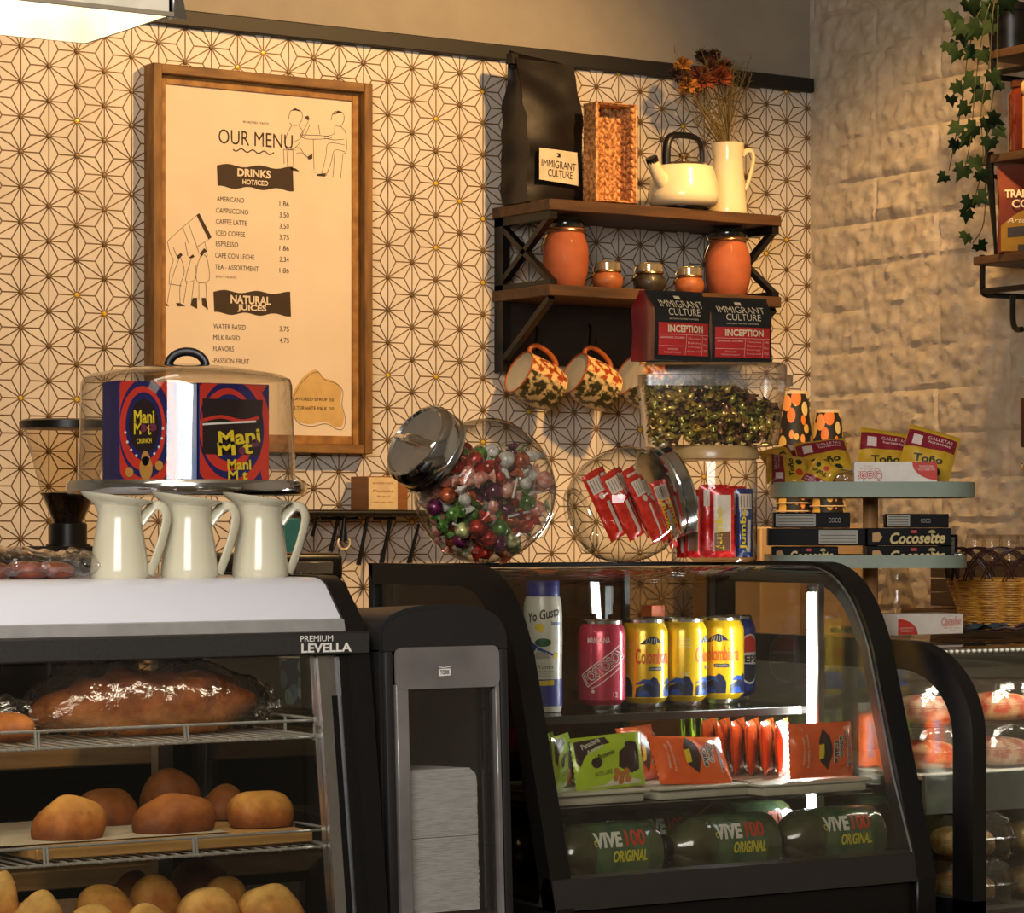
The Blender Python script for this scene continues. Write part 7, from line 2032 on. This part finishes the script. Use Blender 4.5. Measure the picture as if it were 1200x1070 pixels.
# coconut box on the case top
q0 = onY(1052, 752, 3.20); q1 = onY(1129, 752, 3.20)
hbx = (752-728)/sc_at(1100, 3.20)
carton(T((q0.x+q1.x)/2, 3.20, GZT+0.0005), q1.x-q0.x, hbx, 0.06, CARD, 'white and red coconut sweet box on the cake case, in front of the wicker basket', None, d_cocadas(False))
# wicker basket with looped rim
bq = onY(1184, 738, 3.30); kb = sc_at(1184, 3.30)
BH = 60/kb; rb0, rb1 = 52/kb, 72/kb
t = thing('wicker_basket', 'golden wicker basket with a dark brown looped rim on the cake case', 'basket', (bq.x, 3.30, GZT+0.0005))
WK = pm('golden_wicker', rgb(222, 160, 62), 0.5, 0, rgb(168, 108, 36), 60, (1, 1, 6), 4, 0.3); WD = pm('dark_wicker', rgb(72, 34, 22), 0.45, c2=rgb(50, 24, 16), scale=60)
m = MB(); NS = 26
rows = 22
for r in range(rows):
    z = 0.003+BH*0.98*r/rows; rr_ = rb0+(rb1-rb0)*r/rows
    pts = []
    for i in range(NS*4):
        a = 2*PI*i/(NS*4); k = rr_+0.0030*math.sin(NS/2*a)+0.0009*math.sin(NS*a+PI*(r % 2)); pts.append((k*math.cos(a), k*math.sin(a), z))
    m.tube(pts, 0.0016, 6, True)
m.lathe([(rb0*0.98, 0.001), (rb1*0.985, BH)], 48, None, (True, False)); m.build('woven_wall', WK, t)
m = MB(); pts = []
for i in range(60):
    a = 2*PI*i/60; pts.append(((rb0+0.003)*math.cos(a), (rb0+0.003)*math.sin(a), 0.004+0.0015*math.sin(a*15)))
m.tube(pts, 0.003, 6, True); m.tube([(x, y, z+0.005) for x, y, z in pts], 0.0028, 6, True); m.build('base_braid', WD, t)
m = MB(); NL = 18; LH = 38/kb
for i in range(NL):
    a0 = 2*PI*i/NL; a1 = a0+2*PI*3.4/NL
    for o in (0, 0.05):
        P = []
        for k in range(13):
            f = k/12; a = a0+o+(a1-a0)*f; z = BH-0.003+LH*math.sin(PI*f)**0.75; rr_ = rb1+0.010*math.sin(PI*f)+0.002*(1 if f < 0.5 else -1)
            P.append((rr_*math.cos(a), rr_*math.sin(a), z))
        m.tube(P, 0.0012, 6)
m.build('looped_rim', WD, t)
# folded blue cloth
cq = onY(1150, 746, 3.215)
m = MB()
def cl(u, v):
    x = -0.030+0.062*u; y = -0.02+0.05*v
    return (x, y, 0.003+0.009*math.sin(u*5.2)**2*(0.6+0.4*math.sin(v*4))+0.004*(1-v))
m.grid(24, 12, cl); m.grid(24, 12, lambda u, v: (lambda p: (p[0], p[1], 0.0004+p[2]*0.1))(cl(1-u, v)))
solo(m, 'cloth', pm('slate_blue_cloth', rgb(62, 82, 92), 0.85, c2=rgb(50, 68, 78), scale=200, bump=0.3), 'folded slate blue cloth on the cake case before the wicker basket', 'cloth', (cq.x, 3.215, GZT+0.0003))

# ---------------------------------------------------------------- on the side cabinet
SCT = EYE-0.145
def onS(px, py, X): return onX(px, py, X)
a0 = onS(1112, 700, XW-0.22)
t = thing('wooden_crate', 'dark slatted wooden crate on the cabinet by the block wall', 'crate', (XW-0.14, 3.95, SCT))
CRW = wood('crate_wood', rgb(96, 72, 48), rgb(70, 52, 34), 'Y')
zc_ = EYE-0.062
for i in range(3):
    z = SCT+0.004+i*0.026
    m = MB(); m.bx(XW-0.235, XW-0.225, 3.72, 4.05, z, z+0.024, 0.001); m.build('slat', CRW, t, True)
    m = MB(); m.bx(XW-0.225, XW-0.06, 4.04, 4.05, z, z+0.024, 0.001); m.build('slat', CRW, t, True)
m = MB(); m.bx(XW-0.236, XW-0.05, 3.715, 4.052, zc_-0.002, zc_+0.004, 0.001); m.build('lid', CRW, t, True)
GLS = glass('tumbler_glass', (0.90, 0.88, 0.84), (0.5, 0.47, 0.42), 1.4)
first = None
for px, lb in ((1143, 'upturned clear tumbler on the crate, nearest the tiered stand'), (1163, 'upturned clear tumbler on the crate, second from the tiered stand'), (1183, 'upturned clear tumbler on the crate, third from the tiered stand'), (1203, 'upturned clear tumbler on the crate at the edge of the picture')):
    q = onX(px, 640, XW-0.14)
    M_ = T(q.x, q.y, zc_+0.0045)
    hg = onX(px, 626, XW-0.14).z-zc_-0.0045
    if first is None:
        first = thing('tumbler', lb, 'glass', M_, 'upturned tumblers on the crate')
        m = MB(); m.lathe([(0.021, 0.0), (0.0185, hg*0.7), (0.0175, hg-0.006), (0.015, hg), (1e-4, hg)], 32); m.build('glass_wall', GLS, first)
        m = MB(); m.lathe([(0.0165, hg-0.008), (0.0150, hg-0.001), (1e-4, hg-0.001)], 24); m.build('thick_base', GLS, first)
    else: dup(first, M_, lb)
# tall clear carafe behind the tray stand
q = onY(1052, 725, 4.25)
t = thing('glass_carafe', 'tall clear glass carafe on the back counter beyond the tiered stand', 'carafe', (q.x, 4.25, BC))
hc = onY(1052, 650, 4.25).z-BC
m = MB(); m.lathe([(0.034, 0.0), (0.036, 0.004), (0.036, hc*0.62), (0.024, hc*0.82), (0.020, hc*0.92), (0.024, hc)], 36, None, (True, False)); m.build('glass_wall', GLS, t)
m = MB(); m.lathe([(0.033, 0.003), (0.034, hc*0.5), (1e-4, hc*0.5)], 36, None, (True, False)); m.build('contents', pm('pale_contents', rgb(176, 158, 128), 0.5), t)

# ---------------------------------------------------------------- pipe shelf on the block wall
XS = XW-0.15
t = thing('pipe_shelf', 'three brown wooden wall shelves on black pipe brackets on the block wall', 'shelf', (XW-0.02, 3.9, EYE+0.4))
PSW = wood('pipe_shelf_wood', rgb(98, 70, 44), rgb(66, 46, 30), 'Y', 8)
lv = []
for (px, py) in ((1153, 61), (1150, 183), (1140, 301)):
    c = onX(px, py, XS); lv.append(c)
    m = MB(); m.bx(XS, XW-0.012, 3.30, c.y, c.z-0.016, c.z, 0.0015); m.build('board', PSW, t, True)
for k, c in enumerate(lv):
    yb2 = c.y-0.020
    dz = (0.016, 0.016, 0.016)[k]
    m = MB(); zb_ = c.z-0.018
    drop = onX(1150, 345, XS).z if k == 2 else (onX(1150, 92, XS).z if k == 0 else zb_-0.03)
    rf = 0.0055
    if k != 1:
        m.tube(smoothpath([(XS+0.006, yb2, zb_+0.02), (XS+0.006, yb2, zb_), (XS+0.006, yb2, drop+0.012), (XS+0.012, yb2-0.002, drop), (XS+0.05, yb2, drop), (XW-0.014, yb2, drop)], 4), rf, 8)
        m.tube([(XS+0.006, yb2, drop+0.006), (XS+0.006, yb2-0.30, drop+0.006)], rf, 8)
        m.lathe([(0.014, 0), (0.014, 0.006), (0.006, 0.008)], 16, zto((XW-0.008, yb2, drop), (-1, 0, 0)))
    else:
        m.tube([(XS+0.005, yb2, zb_+0.024), (XS+0.004, yb2, zb_-0.02), (XS+0.05, yb2, zb_-0.024), (XW-0.014, yb2, zb_-0.024)], rf, 8)
    m.build('bracket', BLACKM, t, True)
m = MB()
A0, A1 = lv[1], lv[2]
m.tube([(XS+0.003, A0.y-0.018, A0.z+0.004), (XS+0.004, A0.y-0.018, A0.z-0.03), (XS+0.004, A0.y-0.032, A1.z+0.03), (XS+0.004, A0.y-0.034, A1.z)], [0.008, 0.008, 0.0035, 0.003], 8)
m.build('strap', BLACKM, t, True)
hk = onX(1187, 346, XS+0.006)
m = MB(); m.tube(smoothpath([(XS+0.006, hk.y, hk.z), (XS+0.006, hk.y, hk.z-0.045), (XS+0.004, hk.y-0.010, hk.z-0.062), (XS+0.0, hk.y-0.030, hk.z-0.064)], 5), 0.0055, 8); m.build('bracket_hook', BLACKM, t, True)
# potted ivy
pc = onX(1186, 40, XS+0.06)
t = thing('potted_ivy', 'trailing green ivy in a black pot on the top pipe shelf', 'plant', (pc.x, pc.y, lv[0].z+0.0006))
ph = onX(1186, 8, XS+0.06).z-lv[0].z
m = MB(); m.lathe([(0.040, 0), (0.046, ph*0.85), (0.050, ph*0.86), (0.050, ph), (0.045, ph), (0.043, ph*0.9), (1e-4, ph*0.9)], 36); m.build('pot', BLACK, t)
IVY = pm('ivy_leaf', rgb(32, 52, 24), 0.75, 0, rgb(22, 38, 18), 30, lo=0.35, hi=0.65, spec=0.15)
rl = random.Random(9)
lobes = [(0, -0.15), (0.26, -0.42), (0.40, -0.20), (0.62, -0.12), (0.44, 0.10), (0.52, 0.36), (0.24, 0.34), (0, 0.85), (-0.24, 0.34), (-0.52, 0.36), (-0.44, 0.10), (-0.62, -0.12), (-0.40, -0.20), (-0.26, -0.42)]
leaves = [(1118, 18, 24), (1136, 6, 26), (1112, 52, 20), (1128, 40, 24), (1146, 32, 26), (1152, 62, 20), (1122, 62, 18), (1138, 92, 24), (1122, 100, 20), (1150, 108, 24), (1114, 116, 16), (1132, 126, 20), (1122, 148, 20), (1142, 150, 22), (1156, 144, 20), (1134, 162, 20), (1162, 88, 20), (1162, 140, 22), (1170, 152, 18), (1160, 166, 20), (1172, 98, 16),
          (1120, 168, 18), (1106, 207, 16), (1128, 198, 22), (1144, 188, 22), (1150, 205, 18), (1136, 236, 20), (1148, 230, 20), (1132, 250, 18), (1133, 276, 18), (1148, 288, 18), (1128, 30, 22), (1152, 12, 26), (1160, 30, 20), (1140, 60, 20), (1166, 10, 24), (1180, 2, 24)]
tip = []
lf = MB()
for (px, py, s) in leaves:
    X_ = XS-0.020+rl.uniform(-0.02, 0.012)
    p = onX(px, py, X_); r = s/630.0*0.95
    o = p-t.location
    a = rl.uniform(-0.9, 0.9)+PI; tl = rl.uniform(-0.5, 0.7); tw = rl.uniform(-0.7, 0.7)
    A = T(*o) @ R(-0.7+tw, 'Z') @ basis((0, 0, 0), (1, 0, 0), (0, 0, 1), (0, -1, 0)) @ R(tl, 'X') @ R(a, 'Z')
    vs = [(0, 0.05, 0.10*r)]+[(x*r, y*r, -abs(x)*r*0.25-0.15*max(0, y)*r) for x, y in lobes]
    vs[0] = (0, 0.02*r, 0.04*r)
    n = len(lobes); lf.add(vs, [(0, 1+i, 1+(i+1) % n) for i in range(n)], A, True)
    tip.append(o)
lf.build('foliage', IVY, t)['kind'] = 'stuff'
m = MB()
top_ = Vector((0, 0, ph))
for chain in ([(1150, 10), (1135, 60), (1130, 100), (1122, 150), (1112, 200)], [(1160, 5), (1148, 60), (1142, 110), (1138, 160), (1130, 200)], [(1165, 5), (1160, 70), (1150, 130), (1152, 190), (1140, 240)], [(1170, 5), (1168, 80), (1158, 150), (1155, 200), (1153, 260), (1140, 285)]):
    P = [top_+Vector((-0.02, 0, 0.01))]+[onX(px, py, XS-0.022)-t.location for px, py in chain]
    m.tube(smoothpath(P, 5), 0.0011, 5)
m.build('vines', pm('ivy_stem', rgb(70, 66, 36), 0.7), t)
# amber jar with a wooden spoon
bq2 = onX(1197, 180, XS+0.04)
t = thing('amber_jar', 'amber glass jar with a wooden spoon in front on the middle pipe shelf', 'jar', (bq2.x, bq2.y-0.012, lv[1].z+0.0006))
hj2 = onX(1197, 96, XS+0.04).z-lv[1].z; kj = hj2/84
m = MB(); m.lathe([(20*kj, 0), (21*kj, 3*kj), (21*kj, hj2*0.80), (17*kj, hj2*0.86), (16*kj, hj2*0.90)], 36, None, (True, True)); m.build('jar_body', pm('amber_glass', rgb(112, 44, 20), 0.12, c2=rgb(92, 34, 16), coat=0.8), t)
m = MB(); m.lathe([(18*kj, hj2*0.90), (18*kj, hj2*0.99), (16*kj, hj2), (1e-4, hj2)], 32); m.build('lid', pm('brown_lid', rgb(92, 48, 26), 0.4), t)
sp = onX(1187, 130, XS+0.01)-t.location
m = MB(); sz = hj2
vd = Vector((-0.547, -0.837, 0)).normalized(); sb = vd*(22.2*kj)+Vector((-0.006, 0.004, 0))
m.tube([sb+Vector((0, 0, 0.004)), sb+Vector((0, 0, sz*0.74))], 3.4*kj, 10); m.sphere((sb.x, sb.y, sz*0.86), (6.4*kj, 5.0*kj, 9*kj), 14); m.build('wooden_spoon', wood('spoon_wood', rgb(214, 172, 104), rgb(196, 150, 84), 'Z'), t)
# orange and yellow coffee bag
cq2 = onX(1200, 300, XS+0.05)
t = thing('coffee_bag', 'rust orange coffee bag with a yellow foot on the lowest pipe shelf', 'bag', T(cq2.x+0.004, cq2.y-0.012, lv[2].z+0.0006) @ R(-0.70, 'Z'))
hb2 = lv[1].z-0.020-lv[2].z; wb2 = 0.118
OB = pm('rust_bag', rgb(120, 50, 28), 0.65, c2=rgb(104, 42, 24), scale=14, spec=0.25)
m = MB(); bag_mesh(m, wb2, 0.05, hb2, rows=22, n=32, wr=0.002, top=0.01, seed=9.0); bb = m.build('bag_body', OB, t)
def sfb(off):
    def g(x, z):
        tt = max(0, z/hb2); k = max(0, (tt-0.55)/0.45); k = k*k*(3-2*k); dd2 = 0.05*(1-k)+0.01*k
        bu = 0.005*math.sin(PI*min(1, tt*1.35)) if tt < 0.74 else 0
        return (x, -dd2/2-bu*math.sin(PI*max(0, min(1, x/wb2+0.5)))-0.003-off, z)
    return g
m = MB(); m.m = 0
m.poly([(-wb2*0.46, 0.003), (wb2*0.46, 0.003), (wb2*0.46, hb2*0.44)]+[(wb2*0.46-wb2*0.92*i/10, hb2*(0.40+0.12*math.sin(PI*i/10))-hb2*0.10*(i/10)**2) for i in range(1, 11)], sfb(0), 0.01)
m.m = 1; m.txt('TRADITIONAL', (0.006, hb2*0.66), wb2*0.90, hb2*0.095, bold=0.03, surf=sfb(0.0006), L=0.01); m.txt('COFFEE', (0.002, hb2*0.545), wb2*0.62, hb2*0.095, bold=0.03, surf=sfb(0.0006), L=0.01)
m.txt('Artesanal', (-0.008, hb2*0.36), wb2*0.60, hb2*0.06, shear=0.3, surf=sfb(0.0006), L=0.01)
m.m = 2; m.poly([(-wb2*0.36, hb2*0.17), (-wb2*0.02, hb2*0.19), (-wb2*0.02, hb2*0.30), (-wb2*0.36, hb2*0.28)], sfb(0.0006), 0.01); m.poly([(-wb2*0.20, hb2*0.02), (wb2*0.4, hb2*0.03), (wb2*0.4, hb2*0.09), (-wb2*0.20, hb2*0.09)], sfb(0.0006), 0.01)
m.build('bag_print', [pm('ochre_bag_print', rgb(160, 122, 44), 0.7, spec=0.2), CREAM, INK], bb)
# hanging wooden paddle with a chrome knob
q = onX(1200, 466, XW-0.05); q2 = onX(1200, 528, XW-0.05); q3 = onX(1200, 548, XW-0.05)
t = thing('hanging_scoop', 'dark wooden handled scoop with a shiny metal bowl hanging on the block wall', 'utensil', (XW-0.03, q.y, q.z))
m = MB(); m.bx(-0.018, -0.004, -0.016, 0.014, q2.z-q.z+0.006, 0, 0.004, 2); m.build('handle', wood('scoop_handle_wood', rgb(88, 50, 26), rgb(58, 32, 18), 'Z'), t)
m = MB(); m.tube([(-0.011, 0, q2.z-q.z+0.008), (-0.011, 0, q3.z-q.z+0.014)], 0.0025, 8); m.sphere((-0.013, 0, q3.z-q.z+0.004), (0.012, 0.012, 0.0115), 20); m.build('metal_bowl', CHROME, t)
m = MB(); m.tube([(-0.011, 0, -0.002), (-0.011, 0, 0.012), (0.02, 0, 0.014)], 0.0018, 6); m.build('hanging_nail', BLACKM, t)

# ---------------------------------------------------------------- pendant lamp over the bakery case
PZ = EYE+0.529
A = onZ(215, 20, PZ); Bq = onZ(88, 50, PZ)
PX1, PY0, PY1 = (A.x+Bq.x)/2, A.y, Bq.y
t = thing('pendant_lamp', 'long white shaded pendant lamp glowing above the bakery case', 'lamp', ((PX1+0.7)/2, (PY0+PY1)/2, PZ))
SHD = pm('lamp_shade_white', rgb(226, 214, 190), 0.45); px0_ = 0.62
m = MB(); th_ = 0.003; hz_ = 0.13
m.bx(px0_, PX1, PY0, PY0+th_, PZ, PZ+hz_); m.bx(px0_, PX1, PY1-th_, PY1, PZ, PZ+hz_); m.bx(px0_, px0_+th_, PY0, PY1, PZ, PZ+hz_); m.bx(PX1-th_, PX1, PY0, PY1, PZ, PZ+hz_)
m.bx(px0_, PX1, PY0, PY1, PZ+hz_, PZ+hz_+0.004); m.build('shade', SHD, t, True)
m = MB(); m.bx(px0_-0.002, PX1+0.002, PY0-0.003, PY0+0.001, PZ-0.001, PZ+0.0035); m.bx(px0_-0.002, PX1+0.001, PY0-0.0025, PY0, PZ+0.030, PZ+0.033); m.build('rim_trim', pm('lamp_trim', rgb(150, 136, 112), 0.4), t, True)
m = MB(); m.add([(PX1+0.001, PY0-0.004, PZ+0.05), (PX1+0.001, PY0-0.004, PZ-0.002), (PX1+0.018, PY0+0.0, PZ-0.003), (PX1+0.012, PY0+0.01, PZ+0.05)], [(0, 1, 2, 3)]); m.bx(PX1, PX1+0.006, PY0-0.002, PY0+0.03, PZ-0.002, PZ+0.05, 0.002); m.build('end_bracket', STEEL, t, True)
m = MB(); m.bx(px0_+0.01, PX1-0.006, PY0+0.006, PY1-0.006, PZ+0.085, PZ+0.09); m.build('diffuser', emis('lamp_diffuser', (1.0, 0.93, 0.80, 1), 7.0), t, True)
m = MB()
for x in (px0_+0.1, PX1-0.1): m.tube([(x, (PY0+PY1)/2, PZ+hz_+0.003), (x, (PY0+PY1)/2, ZTOP)], 0.002, 6)
m.build('cord', BLACK, t, True)
